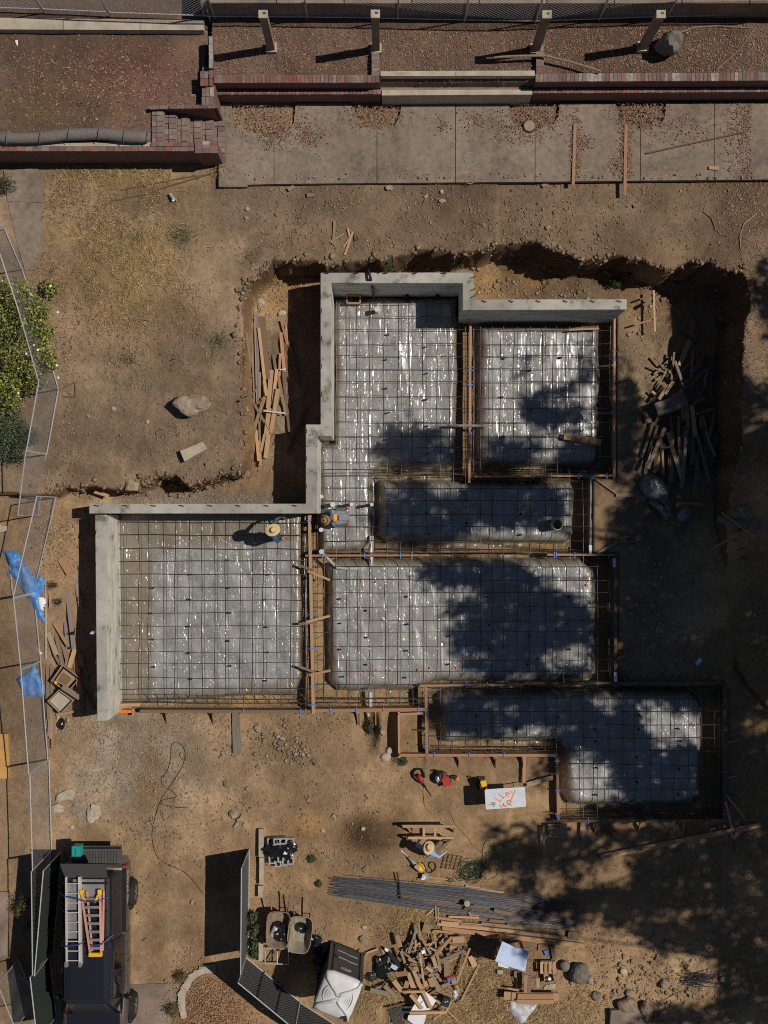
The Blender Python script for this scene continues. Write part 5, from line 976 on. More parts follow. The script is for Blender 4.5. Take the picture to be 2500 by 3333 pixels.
# ================================================================ PORTABLE TOILET
zt = 2.2; C4 = [W(a, b, zt) for a, b in ((1066, 3163), (1181, 3207), (1130, 3330), (1020, 3281))]; cc = sum(C4, Vector()) / 4
ax = (C4[1] - C4[0]).normalized(); an = math.atan2(ax.y, ax.x)
pt_ = empty('portable_toilet', (cc.x, cc.y, .05), 'dark grey portable toilet with a white roof', 'toilet', rz=an)
hw, hd = .53, .58
MB().box((0, 0, 1.0), (2 * hw - .06, 2 * hd - .06, 1.98)).build('cabin', M('jacket'), pt_); MB().box((0, 0, .05), (2 * hw + .06, 2 * hd + .06, .12)).build('skid', M('black_tool'), pt_)
for sx in (-1, 1):
    for sy in (-1, 1): MB().box((sx * (hw - .04), sy * (hd - .04), 1.0), (.09, .09, 2.0)).build('corner_post', M('jacket'), pt_)
dr = MB().box((0, hd - .012, 1.02), (.78, .05, 1.84)).build('door', M('jacket'), pt_)
MB().box((-.3, hd + .02, .98), (.08, .04, .16)).build('handle', M('black_tool'), dr)
for z in (.5, .95): MB().tube([(-.3, hd + .018, z), (-.05, hd + .018, z + .02), (.1, hd + .018, z + .07), (.34, hd + .018, z + .06)], .012, 5).build('moulding', M('cmu'), dr)
lg = MB().lathe([(.001, 0), (.17, 0), (.17, .012), (.001, .012)], 24, (0, 0, 0)).build('logo_plate', M('cmu'), dr); lg.scale = (1, .42, 1); lg.rotation_euler = (R(-90), 0, 0); lg.location = (.0, hd + .014, 1.62)
text('logo', 'SITE', (0, hd + .03, 1.62), .11, 'red_tool', (R(90), 0, R(180)), dr)
rings = []
for s_, z in ((1.0, 1.96), (1.06, 1.98), (1.06, 2.05), (.95, 2.10), (.6, 2.17), (.2, 2.2)):
    rings.append([Vector((hw * s_ * (abs(math.cos(a)) ** .35) * (1 if math.cos(a) > 0 else -1), hd * s_ * (abs(math.sin(a)) ** .35) * (1 if math.sin(a) > 0 else -1), z)) for a in np.linspace(.001, 2 * math.pi + .001, 41)[:-1]])
rf = MB().loft(rings).build('roof', M('jacket_roof'), pt_, smooth=True)
for s_ in (1, -1):
    for e in (1, -1):
        pts_ = [(0, .05 * e, 2.2), (.12 * s_, .16 * e, 2.2), (.25 * s_, .24 * e, 2.18), (.45 * s_, .4 * e, 2.13), (hw * .98 * s_, hd * .98 * e, 2.07)]
        MB().tube(pts_, [.06, .055, .055, .05, .05], 8).build('rib', M('jacket_roof'), rf, smooth=True)
for s_ in (-1, 1):
    for r_ in (.14, .2, .26, .33): MB().tube([(s_ * (.1 + r_ * math.cos(a)), r_ * 1.1 * math.sin(a), 2.19 - r_ * .12) for a in np.linspace(-1.0, 1.0, 9)], .013, 5).build('ridge', M('cmu'), rf)
MB().lathe([(.05, 0), (.05, .16), (.06, .17), (.06, .2), (.02, .2)], 12, (hw * .78, -hd * .84, 2.05)).build('vent_pipe', M('black_tool'), rf)

# ================================================================ WHEELBARROWS
def barrow(px, py, rz, label, m):
    c = W(px, py, .62); o = empty('wheelbarrow', (c.x, c.y, .06), label, 'wheelbarrow', 'two wheelbarrows beside the screened fence', rz)
    def rr(w, l, z, dy=0, p=.45): return [Vector((w * abs(math.cos(a)) ** p * (1 if math.cos(a) > 0 else -1) * (1 - .14 * (math.sin(a) < 0) * abs(math.sin(a))), l * abs(math.sin(a)) ** p * (1 if math.sin(a) > 0 else -1) + dy, z + (.05 if math.sin(a) < -.3 and z > .5 else 0))) for a in np.linspace(.01, 2 * math.pi + .01, 33)[:-1]]
    rg_ = [rr(.17, .24, .27, .08), rr(.25, .38, .3, .05), rr(.34, .52, .56), rr(.365, .545, .575), rr(.365, .545, .59), rr(.345, .53, .59), rr(.335, .515, .57), rr(.24, .37, .315, .05), rr(.16, .23, .285, .08)]
    MB().loft(rg_).build('tray', M(m), o, smooth=False)
    for s_ in (-1, 1):
        MB().tube([(s_ * .1, -.62, .2), (s_ * .18, 0, .24), (s_ * .26, .6, .42), (s_ * .29, 1.02, .52)], .022, 7).build('handle', M('wood_grey'), o)
        MB().tube([(s_ * .2, .25, .26), (s_ * .22, .3, .0), (s_ * .22, .45, .0), (s_ * .22, .5, .34)], .014, 6).build('leg', M('steel_bar'), o)
    MB().lathe([(.06, -.04), (.16, -.045), (.19, 0), (.16, .045), (.06, .04)], 18, (0, -.6, .19), Euler((0, math.pi / 2, 0)).to_matrix()).build('wheel', M('rubber'), o, smooth=True)
    return o
b1 = barrow(906, 3026, R(-3), 'rusty wheelbarrow holding black bags, nearer the screened fence', 'barrow_rust'); b2 = barrow(976, 3042, R(-7), 'pale wheelbarrow with an almost empty tray, right one', 'barrow')
def blob(name, c, d, m, label, cat, seed, group=None, sub=3, amp=.3, parent=None):
    bm = bmesh.new(); bmesh.ops.create_icosphere(bm, subdivisions=sub, radius=1); rnd = random.Random(seed); off = [rnd.uniform(0, 50) for _ in range(3)]
    from mathutils import noise as mn
    for v in bm.verts:
        q = v.co.copy(); n_ = mn.noise(q * 1.6 + Vector(off)) + .5 * mn.noise(q * 3.7 + Vector(off)) + .25 * mn.noise(q * 8 + Vector(off)); s_ = 1 + amp * n_; v.co = Vector((q.x * d[0] * s_, q.y * d[1] * s_, q.z * d[2] * s_))
    me = bpy.data.meshes.new(name); bm.to_mesh(me); bm.free(); me.materials.append(M(m)); o = link(name, me, parent); o.location = c
    return tag(o, label, cat, group) if label else o
blob('black_bag', W(912, 3034, .5), (.2, .24, .14), 'bag_black', 'crumpled black bag lying in the rusty wheelbarrow', 'bag', 3, amp=.7); blob('black_bag', W(925, 3052, .52), (.12, .16, .1), 'bag_black', 'small black bag at the low end of the rusty wheelbarrow', 'bag', 4, amp=.7)
k = MB(); k.lathe([(.01, 0), (.075, 0), (.08, .02), (.08, .3), (.075, .32), (.01, .32)], 16); o = k.build('metal_canister', M('galv'), smooth=True); o.location = W(885, 3045, .46); o.rotation_euler = (R(-75), 0, R(-25)); tag(o, 'shiny metal canister lying in the rusty wheelbarrow', 'canister')
k = MB(); k.lathe([(.02, 0), (.13, 0), (.15, .14), (.14, .14), (.12, .02), (.02, .02)], 16); o = k.build('bucket', M('bag_black'), smooth=True); o.location = W(986, 3017, .38); tag(o, 'small black bucket in the pale wheelbarrow', 'bucket')
# cart frame beside the toilet
fr = empty('cart_chassis', gp(900, 3115), 'small steel tube cart chassis below the rusty wheelbarrow', 'cart')
q = ZM(780, 2780, 3.77)
for a, b in (((318, 1158), (600, 1165)), ((310, 1345), (600, 1355)), ((318, 1158), (310, 1345)), ((468, 1160), (460, 1350)), ((600, 1165), (600, 1355))): MB().tube([W(*q(*a), .3) - fr.location, W(*q(*b), .3) - fr.location], .02, 7).build('tube', M('galv'), fr)
MB().tube([W(*q(345, 1330), .2) - fr.location, W(*q(430, 1200), .2) - fr.location], .02, 7).build('tube', M('rust'), fr)
for a in ((318, 1158), (310, 1345), (600, 1165), (600, 1355)): MB().tube([W(*q(*a), .3) - fr.location, Vector((W(*q(*a), .3).x, W(*q(*a), .3).y, .02)) - fr.location], .018, 6).build('leg', M('steel_bar'), fr)
# kerb of the planting bed left of the wheelbarrows
kb = empty('concrete_curb', gp(850, 2950), 'row of narrow concrete curb blocks along the screened fence', 'curb')
for (x0, y0, x1, y1) in ((842, 2700, 858, 2790), (844, 2792, 858, 2880), (840, 2884, 856, 2922), (842, 3052, 856, 3130)): MB().prism([W(x0, y0, .22) - kb.location, W(x1, y0, .22) - kb.location, W(x1, y1, .22) - kb.location, W(x0, y1, .22) - kb.location], -.2, .16).build('curb_block', M('concrete_pale'), kb)
# CMU stack
cm = MB()
for y in (-.075, .075): cm.box((0, y, .095), (.395, .035, .19))
for x in (-.18, 0, .18): cm.box((x, 0, .095), (.035, .12, .186))
cme = cm.mesh('cinder_block', M('cmu')); G = 'cinder blocks stacked under black plastic'
for i, (x, y, z, r_, lab) in enumerate(((892, 2737, 0, 0, 'bottom cinder block at the top left of the stack'), (935, 2738, 0, 0, 'bottom cinder block at the top right of the stack'), (890, 2760, 0, 0, 'hidden cinder block under the plastic, left'), (932, 2762, 0, 0, 'hidden cinder block under the plastic, right'), (885, 2790, 0, 90, 'cinder block set upright at the lower left of the stack'), (905, 2800, 0, 90, 'cinder block at the lower middle of the stack'), (928, 2795, 0, 90, 'cinder block at the lower right of the stack'), (946, 2792, 0, 90, 'outermost cinder block at the lower right of the stack'), (912, 2738, .2, 0, 'top cinder block at the upper edge of the stack'), (913, 2785, .2, 90, 'top cinder block at the lower edge of the stack'))):
    o = link('cinder_block', cme); p = W(x, y, .2 + z); o.location = (p.x, p.y, .06 + z * .98); o.rotation_euler = (0, 0, R(r_ + 3)); tag(o, lab, 'cinder block', G)
blob('black_plastic', W(903, 2766, .34), (.36, .25, .14), 'bag_black', 'black plastic crumpled over the cinder blocks', 'plastic', 12, amp=.55); blob('black_plastic', W(940, 2764, .3), (.22, .24, .12), 'bag_black', 'black plastic flap at the right of the cinder blocks', 'plastic', 13, amp=.55)
blob('black_bag', gp(1025, 3065, .1), (.22, .18, .14), 'bag_black', 'black bag on the ground between the wheelbarrow and the toilet', 'bag', 15, amp=.6); blob('black_bag', gp(1040, 3115, .12), (.2, .26, .16), 'bag_black', 'black bag in the shade of the toilet', 'bag', 16, amp=.6)

# ================================================================ PEOPLE
def capsule(mb, a, b, ra, rb, n=12):
    a, b = Vector(a), Vector(b); d = b - a; L = d.length
    if L < 1e-4: d = Vector((0, 0, 1)); L = 1e-4
    t = d / L; x = t.cross(Vector((0, 0, 1)))
    if x.length < .05: x = t.cross(Vector((0, 1, 0)))
    x.normalize(); y = t.cross(x); rings = []
    for (p, r, rng) in ((a, ra, (-1.45, -1.0, -.5, 0)), (b, rb, (0, .5, 1.0, 1.45))):
        for e in rng: rings.append([p + t * (r * math.sin(e)) + (x * math.cos(2 * math.pi * k / n) + y * math.sin(2 * math.pi * k / n)) * (r * math.cos(e)) for k in range(n)])
    mb.loft(rings)
def person(label, origin, bones, head, face_dir, hands, mats):
    """bones: (a, b, ra, rb, material) in metres relative to origin (floor under the figure)"""
    mb = MB(); segs = []
    def add(a, b, ra, rb, m): capsule(mb, a, b, ra, rb); segs.append((Vector(a), Vector(b), ra, rb, m))
    for q_ in bones: add(*q_)
    hc = Vector(head); fd = Vector(face_dir).normalized(); sdv = fd.cross(Vector((0, 0, 1))).normalized(); upv = sdv.cross(fd).normalized()
    add(hc - upv * .03, hc + upv * .055, .088, .092, 'skin'); add(hc + fd * .03 - upv * .06, hc + fd * .045 - upv * .085, .06, .045, 'skin')
    add(hc - fd * .03 + upv * .04, hc - fd * .04 + upv * .05, .092, .088, 'hair'); add(hc + fd * .092 - upv * .005, hc + fd * .105 - upv * .03, .012, .017, 'skin')
    for s_ in (-1, 1): add(hc + sdv * s_ * .09 + upv * .01, hc + sdv * s_ * .093 - upv * .03, .018, .013, 'skin')
    add(hc + fd * .078 - upv * .07 - sdv * .02, hc + fd * .078 - upv * .07 + sdv * .02, .011, .011, 'hair')
    for (w_, dr_, side_, curl) in hands:                              # wrist, pointing direction, sideways towards the thumb
        w_ = Vector(w_); dr_ = Vector(dr_).normalized(); sv = Vector(side_); sv = (sv - dr_ * sv.dot(dr_)).normalized(); pn = dr_.cross(sv)
        for k_ in (-1, 0, 1): add(w_ + sv * k_ * .012, w_ + dr_ * .085 + sv * k_ * .028, .018, .015, 'skin')
        for i_, (of, ln) in enumerate(((-.036, .058), (-.012, .072), (.012, .078), (.036, .068))):
            p0 = w_ + dr_ * .085 + sv * of; p1 = p0 + (dr_ * math.cos(curl * .6) + pn * math.sin(curl * .6)) * ln * .55; p2 = p1 + (dr_ * math.cos(curl * 1.6) + pn * math.sin(curl * 1.6)) * ln * .5
            add(p0, p1, .0095, .009, 'skin'); add(p1, p2, .009, .0075, 'skin')
        p0 = w_ + dr_ * .03 + sv * .03; p1 = p0 + (dr_ * .6 + sv * .7).normalized() * .045; p2 = p1 + (dr_ * .85 + sv * .2 + pn * .3).normalized() * .035; add(p0, p1, .014, .011, 'skin'); add(p1, p2, .011, .009, 'skin')
    me = mb.mesh('body'); o = link('person', me); rmod = o.modifiers.new('r', 'REMESH'); rmod.mode = 'VOXEL'; rmod.voxel_size = .0085
    sm = o.modifiers.new('s', 'SMOOTH'); sm.iterations = 3; sm.factor = .5
    dg = bpy.context.evaluated_depsgraph_get(); me2 = bpy.data.meshes.new_from_object(o.evaluated_get(dg)); o.modifiers.clear(); o.data = me2; me2.materials.clear()
    names = sorted({s_[4] for s_ in segs}); ix = {n_: i for i, n_ in enumerate(names)}
    for n_ in names: me2.materials.append(M(mats.get(n_, n_)))
    nf = len(me2.polygons); cs_ = np.empty(nf * 3, np.float32); me2.polygons.foreach_get('center', cs_); cs_ = cs_.reshape(-1, 3); best = np.full(nf, 1e9); lab = np.zeros(nf, np.int32)
    for a, b, ra, rb, m in segs:
        a_ = np.array(a); d_ = np.array(b) - a_; t = np.clip(((cs_ - a_) @ d_) / (d_ @ d_ + 1e-9), 0, 1); dd = np.linalg.norm(cs_ - a_ - t[:, None] * d_, axis=1) - (ra + (rb - ra) * t); u_ = dd < best; best[u_] = dd[u_]; lab[u_] = ix[m]
    me2.polygons.foreach_set('material_index', lab); me2.polygons.foreach_set('use_smooth', np.ones(nf, bool)); me2.update()
    o.location = origin; tag(o, label, 'person')
    for s_ in (-1, 1): e_ = MB().lathe([(.001, -.011), (.008, -.008), (.011, 0), (.008, .008), (.001, .011)], 8, tuple(hc + fd * .088 + sdv * s_ * .033 + upv * .012)).build('eye', M('pvc'), o, smooth=True)
    return o, hc, fd, sdv, upv
def hat(par, hc, fd, sdv, upv, m, R_=.2, tilt=(0, 0), crease=True):
    c = hc + upv * .075; mtx = Matrix((fd, -sdv, upv)).transposed() @ Euler((tilt[0], tilt[1], 0)).to_matrix(); n = 32; rings = []
    for r_, z in ((.095, .0), (R_, .0), (R_ + .004, .006), (R_, .012), (.1, .014), (.095, .03), (.085, .10), (.07, .118), (.04, .105), (.012, .10)):
        rg_ = []
        for k in range(n):
            a = 2 * math.pi * k / n; rr_ = r_ * (1 + .1 * math.cos(2 * a) * (r_ > .15)); zz = z + (.035 * math.sin(a) ** 2 if r_ > .15 else 0) - (.02 if crease and z > .1 and abs(math.sin(a)) < .45 and r_ < .06 else 0)
            rg_.append(mtx @ Vector((rr_ * math.cos(a), rr_ * math.sin(a) * .92, zz)) + c)
        rings.append(rg_)
    h_ = MB().loft(rings).build('hat', M(m), par, smooth=True)
    MB().loft([[mtx @ Vector((r_ * math.cos(2 * math.pi * k / n), r_ * .92 * math.sin(2 * math.pi * k / n), z)) + c for k in range(n)] for r_, z in ((.099, .012), (.099, .04), (.094, .04))]).build('hat_band', M('hat_band'), h_)
    return h_
def rel(o_, px, py, z): p = W(px, py, z); return (p.x - o_[0], p.y - o_[1], z - o_[2])
# worker standing in the garage bay, leaning over a square
O1 = tuple(W(905, 1748, .12)); r1 = lambda *a: rel(O1, *a)
hd1 = r1(886, 1727, 1.60)
pel = r1(893, 1742, .98); che = r1(888, 1736, 1.32); shL = r1(884, 1718, 1.40); shR = r1(893, 1752, 1.40); elL = r1(898, 1692, 1.22); wrL = r1(917, 1681, 1.05); elR = r1(905, 1764, 1.2); wrR = r1(917, 1757, 1.02)
b_ = [(pel, che, .145, .15, 'shirt'), (che, (hd1[0], hd1[1], hd1[2] - .15), .13, .06, 'shirt'), ((hd1[0], hd1[1], hd1[2] - .19), (hd1[0], hd1[1], hd1[2] - .08), .058, .056, 'skin'), (shL, shR, .085, .085, 'shirt'), (che, shL, .11, .08, 'shirt'), (che, shR, .11, .08, 'shirt'),
      (shL, elL, .066, .05, 'shirt'), (elL, wrL, .046, .034, 'shirt'), (shR, elR, .066, .05, 'shirt'), (elR, wrR, .046, .034, 'shirt'),
      (pel, r1(897, 1736, .9), .15, .12, 'jean'), (pel, r1(898, 1750, .9), .15, .12, 'jean'), (r1(897, 1736, .9), r1(901, 1738, .5), .095, .068, 'jean'), (r1(901, 1738, .5), r1(898, 1740, .1 + .12), .062, .045, 'jean'),
      (r1(899, 1750, .9), r1(916, 1752, .55), .095, .068, 'jean'), (r1(916, 1752, .55), r1(922, 1752, .22), .062, .046, 'jean'), (r1(895, 1740, .165), r1(916, 1740, .155), .045, .04, 'boot'), (r1(919, 1752, .165), r1(941, 1752, .155), .045, .04, 'boot')]
p1, *hf = person('worker in navy shirt and wide straw hat standing in the garage bay', O1, b_, hd1, (.85, .35, -.35), [(wrL, (.8, .1, -.45), (0, -1, .3), .8), (wrR, (.8, .35, -.3), (0, 1, .3), .8)], {'shirt': 'shirt_navy', 'jean': 'denim'}); hat(p1, *hf, 'straw_hat', R_=.205)
# worker bent double beside the wall corner
O2 = tuple(W(1100, 1688, .12)); r2 = lambda *a: rel(O2, *a)
hd2 = r2(1064, 1693, .72); pel = r2(1122, 1684, .66); che = r2(1088, 1686, .76); shL = r2(1083, 1668, .74); shR = r2(1086, 1704, .72); elL = r2(1066, 1660, .5); wrL = r2(1053, 1672, .25); elR = r2(1090, 1714, .45); wrR = r2(1064, 1712, .24)
b_ = [(pel, che, .15, .155, 'shirt'), (r2(1118, 1675, .64), r2(1095, 1674, .72), .12, .12, 'shirt'), (r2(1118, 1694, .64), r2(1095, 1698, .72), .12, .12, 'shirt'), (che, r2(1074, 1690, .74), .12, .065, 'shirt'), (r2(1076, 1690, .74), r2(1067, 1692, .73), .058, .056, 'skin'), (shL, shR, .085, .085, 'shirt'),
      (shL, elL, .068, .05, 'shirt'), (elL, wrL, .046, .034, 'shirt'), (shR, elR, .068, .05, 'shirt'), (elR, wrR, .046, .034, 'skin'), (pel, r2(1122, 1672, .56), .14, .11, 'jean'), (pel, r2(1122, 1696, .56), .14, .11, 'jean'),
      (r2(1122, 1672, .56), r2(1098, 1660, .5), .095, .07, 'jean'), (r2(1098, 1660, .5), r2(1116, 1658, .24), .065, .05, 'jean'), (r2(1122, 1696, .56), r2(1100, 1711, .5), .095, .07, 'jean'), (r2(1100, 1711, .5), r2(1118, 1707, .24), .065, .05, 'jean'),
      (r2(1110, 1656, .17), r2(1128, 1656, .2), .05, .055, 'boot'), (r2(1112, 1707, .17), r2(1128, 1706, .2), .05, .055, 'boot')]
p2, *hf = person('worker in grey shirt and tan hat bent over beside the wall corner', O2, b_, hd2, (-.75, -.1, -.6), [(wrL, (-.5, -.2, -.6), (0, -1, 0), .6), (wrR, (-.6, .15, -.5), (0, 1, 0), .6)], {'shirt': 'shirt_grey', 'jean': 'jean_grey', 'boot': 'shoe_red'}); hat(p2, *hf, 'hat_tan', R_=.19)
for nm, x, y, w_, h_, m in (('shirt_print', 1091, 1686, .1, .2, 'print_orange'), ('shirt_print', 1102, 1686, .035, .14, 'hat_band')):
    p = r2(x, y, .76 + .158 - (.03 if m == 'hat_band' else 0)); bb = MB().box(p, (w_, h_, .012), (0, R(14), 0)).build(nm, M(m), p2)
# squatting worker by the trestle
O3 = tuple(W(1410, 2770, .06)); r3 = lambda *a: rel(O3, *a)
hd3 = r3(1393, 2762, .95); pel = r3(1400, 2776, .36); che = r3(1394, 2768, .68); shL = r3(1373, 2760, .76); shR = r3(1410, 2780, .76); elL = r3(1358, 2752, .55); wrL = r3(1362, 2738, .42); elR = r3(1428, 2790, .48); wrR = r3(1448, 2776, .3)
b_ = [(pel, che, .15, .15, 'shirt'), (che, (hd3[0], hd3[1], hd3[2] - .15), .125, .06, 'shirt'), ((hd3[0], hd3[1], hd3[2] - .18), (hd3[0], hd3[1], hd3[2] - .07), .058, .056, 'skin'), (shL, shR, .085, .085, 'shirt'), (che, shL, .11, .08, 'shirt'), (che, shR, .11, .08, 'shirt'),
      (shL, elL, .066, .05, 'shirt'), (elL, wrL, .046, .034, 'shirt'), (shR, elR, .066, .05, 'shirt'), (elR, wrR, .046, .034, 'shirt'), (pel, r3(1412, 2766, .34), .145, .11, 'jean'), (r3(1408, 2762, .34), r3(1432, 2744, .46), .095, .07, 'jean'), (r3(1432, 2744, .46), r3(1440, 2742, .12), .062, .046, 'jean'),
      (r3(1414, 2774, .34), r3(1446, 2752, .44), .095, .07, 'jean'), (r3(1446, 2752, .44), r3(1458, 2742, .12), .062, .046, 'jean'), (r3(1438, 2743, .1), r3(1454, 2732, .09), .045, .038, 'boot'), (r3(1456, 2744, .1), r3(1470, 2734, .09), .045, .038, 'boot')]
p3, *hf = person('worker in light blue shirt and pale straw hat squatting beside the wooden trestle', O3, b_, hd3, (.3, .6, -.45), [(wrL, (.4, .8, -.2), (1, -.3, 0), .9), (wrR, (.6, .7, -.3), (-.6, .6, 0), .7)], {'shirt': 'shirt_blue', 'jean': 'trouser_tan'}); hat(p3, *hf, 'straw_hat', R_=.19)
# steel square held by the first worker, on the rebar
sq = empty('framing_square', W(928, 1690, .95), 'rusty L shaped iron held by the worker in the garage bay', 'tool')
MB().bar((-.08, .07, 0), (.1, .07, 0), .05, .02).build('arm', M('rust'), sq); MB().bar((0, .07, -.02), (.05, -.28, -.3), .04, .03).build('arm', M('rust'), sq)
# trestle
TQ = ZM(1280, 2480, 3.456); ts = empty('wooden_trestle', gp(1395, 2712), 'low wooden trestle of two rails with cross pieces beside the squatting worker', 'trestle')
for a, b, w_, z, nm in (((105, 725), (688, 725), .085, .62, 'rail'), ((170, 855), (500, 855), .075, .62, 'rail'), ((500, 853), (682, 856), .06, .61, 'rail'), ((343, 735), (345, 848), .07, .6, 'cross_piece'), ((470, 735), (472, 848), .07, .6, 'cross_piece')):
    A, B = W(*TQ(*a), z) - ts.location, W(*TQ(*b), z) - ts.location; MB().bar(A, B, w_, .05).build(nm, M('wood_new'), ts)
for a, b in (((165, 735), (208, 808)), ((682, 735), (684, 798)), ((160, 850), (162, 902)), ((616, 840), (618, 885))):
    A, B = W(*TQ(*a), .6) - ts.location, W(*TQ(*b), .1) - ts.location; B.z = -.02; MB().bar(A, B, .06, .045).build('leg', M('wood_new'), ts)

# ================================================================ TABLE AND TOOLS
tb = empty('folding_table', gp(1646, 2598), 'white folding table with orange spray lettering', 'table', rz=0); zt = .86
c4 = [W(*TQ(a, b), zt) - tb.location for a, b in ((1028, 312), (1482, 282), (1494, 506), (1042, 538))]
def rcorn(c4, r_, n=5):
    out = []
    for i in range(4):
        p, a, b = c4[i], c4[i - 1], c4[(i + 1) % 4]; u = (a - p).normalized(); v = (b - p).normalized(); ctr = p + u * r_ + v * r_
        for k in range(n): t = k / (n - 1) * math.pi / 2; out.append(ctr - v * r_ * math.cos(t) - u * r_ * math.sin(t))
    return out
rc = rcorn([Vector((p.x, p.y, 0)) for p in c4], .05); MB().prism(rc, zt - tb.location.z - .045, zt - tb.location.z).build('table_top', M('table_top'), tb)
for i in range(4):
    p = c4[i] * .86 + sum(c4, Vector()) / 4 * .14; MB().tube([(p.x, p.y, zt - .1), (p.x, p.y, -.01)], .014, 7).build('leg', M('galv'), tb)
for i, j in ((0, 3), (1, 2)):
    a, b = (c4[i] * .86 + sum(c4, Vector()) / 4 * .14), (c4[j] * .86 + sum(c4, Vector()) / 4 * .14); MB().tube([(a.x, a.y, .25), (b.x, b.y, .25)], .011, 6).build('stretcher', M('galv'), tb)
for st_ in ([(1095, 455), (1150, 466), (1118, 496)], [(1120, 452), (1126, 480)], [(1140, 405), (1205, 447), (1218, 425)], [(1188, 362), (1240, 412), (1254, 394)], [(1268, 366), (1310, 360), (1288, 343), (1264, 354), (1272, 386), (1302, 388)], [(1318, 330), (1346, 356)], [(1374, 320), (1324, 434)], [(1198, 483), (1216, 512), (1236, 500), (1240, 468), (1258, 506), (1282, 492)], [(1336, 490), (1290, 474), (1280, 442), (1308, 430), (1330, 450), (1296, 478)]):
    k = MB(); ps = [W(*TQ(*p), zt + .004) - tb.location for p in st_]
    for a, b in zip(ps, ps[1:]): k.bar(a, b, .026, .003)
    k.build('lettering', M('spray_orange'), tb)
k = MB(); [k.bar(W(*TQ(*a), zt + .004) - tb.location, W(*TQ(*b), zt + .004) - tb.location, .01, .003) for a, b in (((1075, 482), (1150, 478)), ((1120, 505), (1150, 503)))]; k.build('lettering', M('cord_black'), tb)
# cut off saw standing left of the table, yellow and black
sa = empty('chop_saw', gp(1566, 2545), 'yellow and black saw standing in the shadow left of the table', 'saw')
MB().box((0, -.02, .04), (.22, .4, .06)).build('base', M('black_tool'), sa); MB().lathe([(.01, -.02), (.15, -.02), (.15, .02), (.01, .02)], 18, (0, .02, .3), Euler((0, math.pi / 2, 0)).to_matrix()).build('blade_guard', M('black_tool'), sa)
k = MB(); k.box((.03, .08, .42), (.16, .2, .14), (.3, 0, .3)); k.box((-.01, -.06, .36), (.1, .14, .1)); k.build('motor', M('yellow'), sa); MB().tube([(-.05, .12, .42), (-.05, .24, .55), (.05, .24, .55), (.05, .14, .45)], .018, 7).build('handle', M('black_tool'), sa)
# red hammer drill
dl = empty('hammer_drill', gp(1366, 2535), 'red and black hammer drill with a long bit lying on the dirt', 'drill'); L0 = dl.location
def d_(x, y, z): return W(*TQ(x, y), z) - L0
k = MB(); k.tube([d_(275, 150, .13), d_(310, 195, .15), d_(335, 240, .13)], [.075, .085, .05], 8); k.build('housing', M('red_tool'), dl, smooth=True)
k = MB(); k.tube([d_(215, 125, .1), d_(235, 165, .11), d_(275, 205, .12), d_(320, 240, .12)], [.04, .05, .05, .03], 8); k.tube([d_(215, 125, .12), d_(255, 85, .13), d_(320, 80, .13), d_(352, 130, .12), d_(345, 180, .12)], .03, 7); k.build('handle', M('black_tool'), dl, smooth=True)
MB().tube([d_(335, 240, .12), d_(365, 285, .1)], .032, 8).build('chuck', M('black_tool'), dl, smooth=True); MB().tube([d_(362, 280, .1), d_(435, 388, .07)], .014, 6).build('bit', M('rust'), dl)
# red generator like tool
rt = empty('cut_off_saw', gp(1437, 2538), 'red and black motor saw lying on the dirt with an orange cap', 'saw'); L0 = rt.location
blob('engine', d_(515, 170, .16), (.16, .2, .15), 'black_tool', None, None, 21, amp=.3, parent=rt); k = MB(); k.box(d_(590, 215, .2), (.22, .3, .16), (.1, .1, .25)); k.box(d_(625, 235, .16), (.16, .14, .12)); k.box(d_(575, 170, .26), (.1, .12, .1)); k.build('cover', M('red_tool'), rt)
blob('air_filter', d_(500, 190, .25), (.07, .12, .07), 'galv', None, None, 22, amp=.2, parent=rt); k = MB(); k.tube([d_(640, 180, .16), d_(715, 165, .14)], .05, 8); k.build('arm', M('black_tool'), rt); MB().lathe([(.005, 0), (.06, 0), (.06, .03), (.03, .05), (.005, .05)], 14, d_(718, 190, .1)).build('cap', M('orange'), rt)
MB().tube([d_(490, 110, .3), d_(540, 100, .33), d_(600, 130, .32)], .022, 7).build('handle', M('black_tool'), rt)
# yellow breaker
yb = empty('demolition_hammer', gp(1368, 2820), 'yellow demolition hammer lying on the dirt below the squatting worker', 'breaker'); L0 = yb.location
MB().tube([d_(255, 1160, .12), d_(300, 1205, .14), d_(320, 1230, .12)], [.085, .1, .07], 9).build('housing', M('yellow'), yb, smooth=True); MB().tube([d_(165, 1070, .1), d_(215, 1120, .11), d_(250, 1155, .12)], [.04, .055, .07], 9).build('barrel', M('pipe_grey'), yb, smooth=True)
MB().tube([d_(85, 1000, .06), d_(130, 1035, .08), d_(170, 1075, .1)], [.04, .018, .02], 7).build('chisel', M('galv'), yb); MB().tube([d_(280, 1140, .15), d_(330, 1160, .16), d_(350, 1200, .15), d_(320, 1245, .13)], .025, 7).build('handle', M('yellow'), yb, smooth=True); MB().box(d_(265, 1185, .22), (.14, .1, .06), (0, 0, -.7)).build('side_panel', M('pipe_grey'), yb)
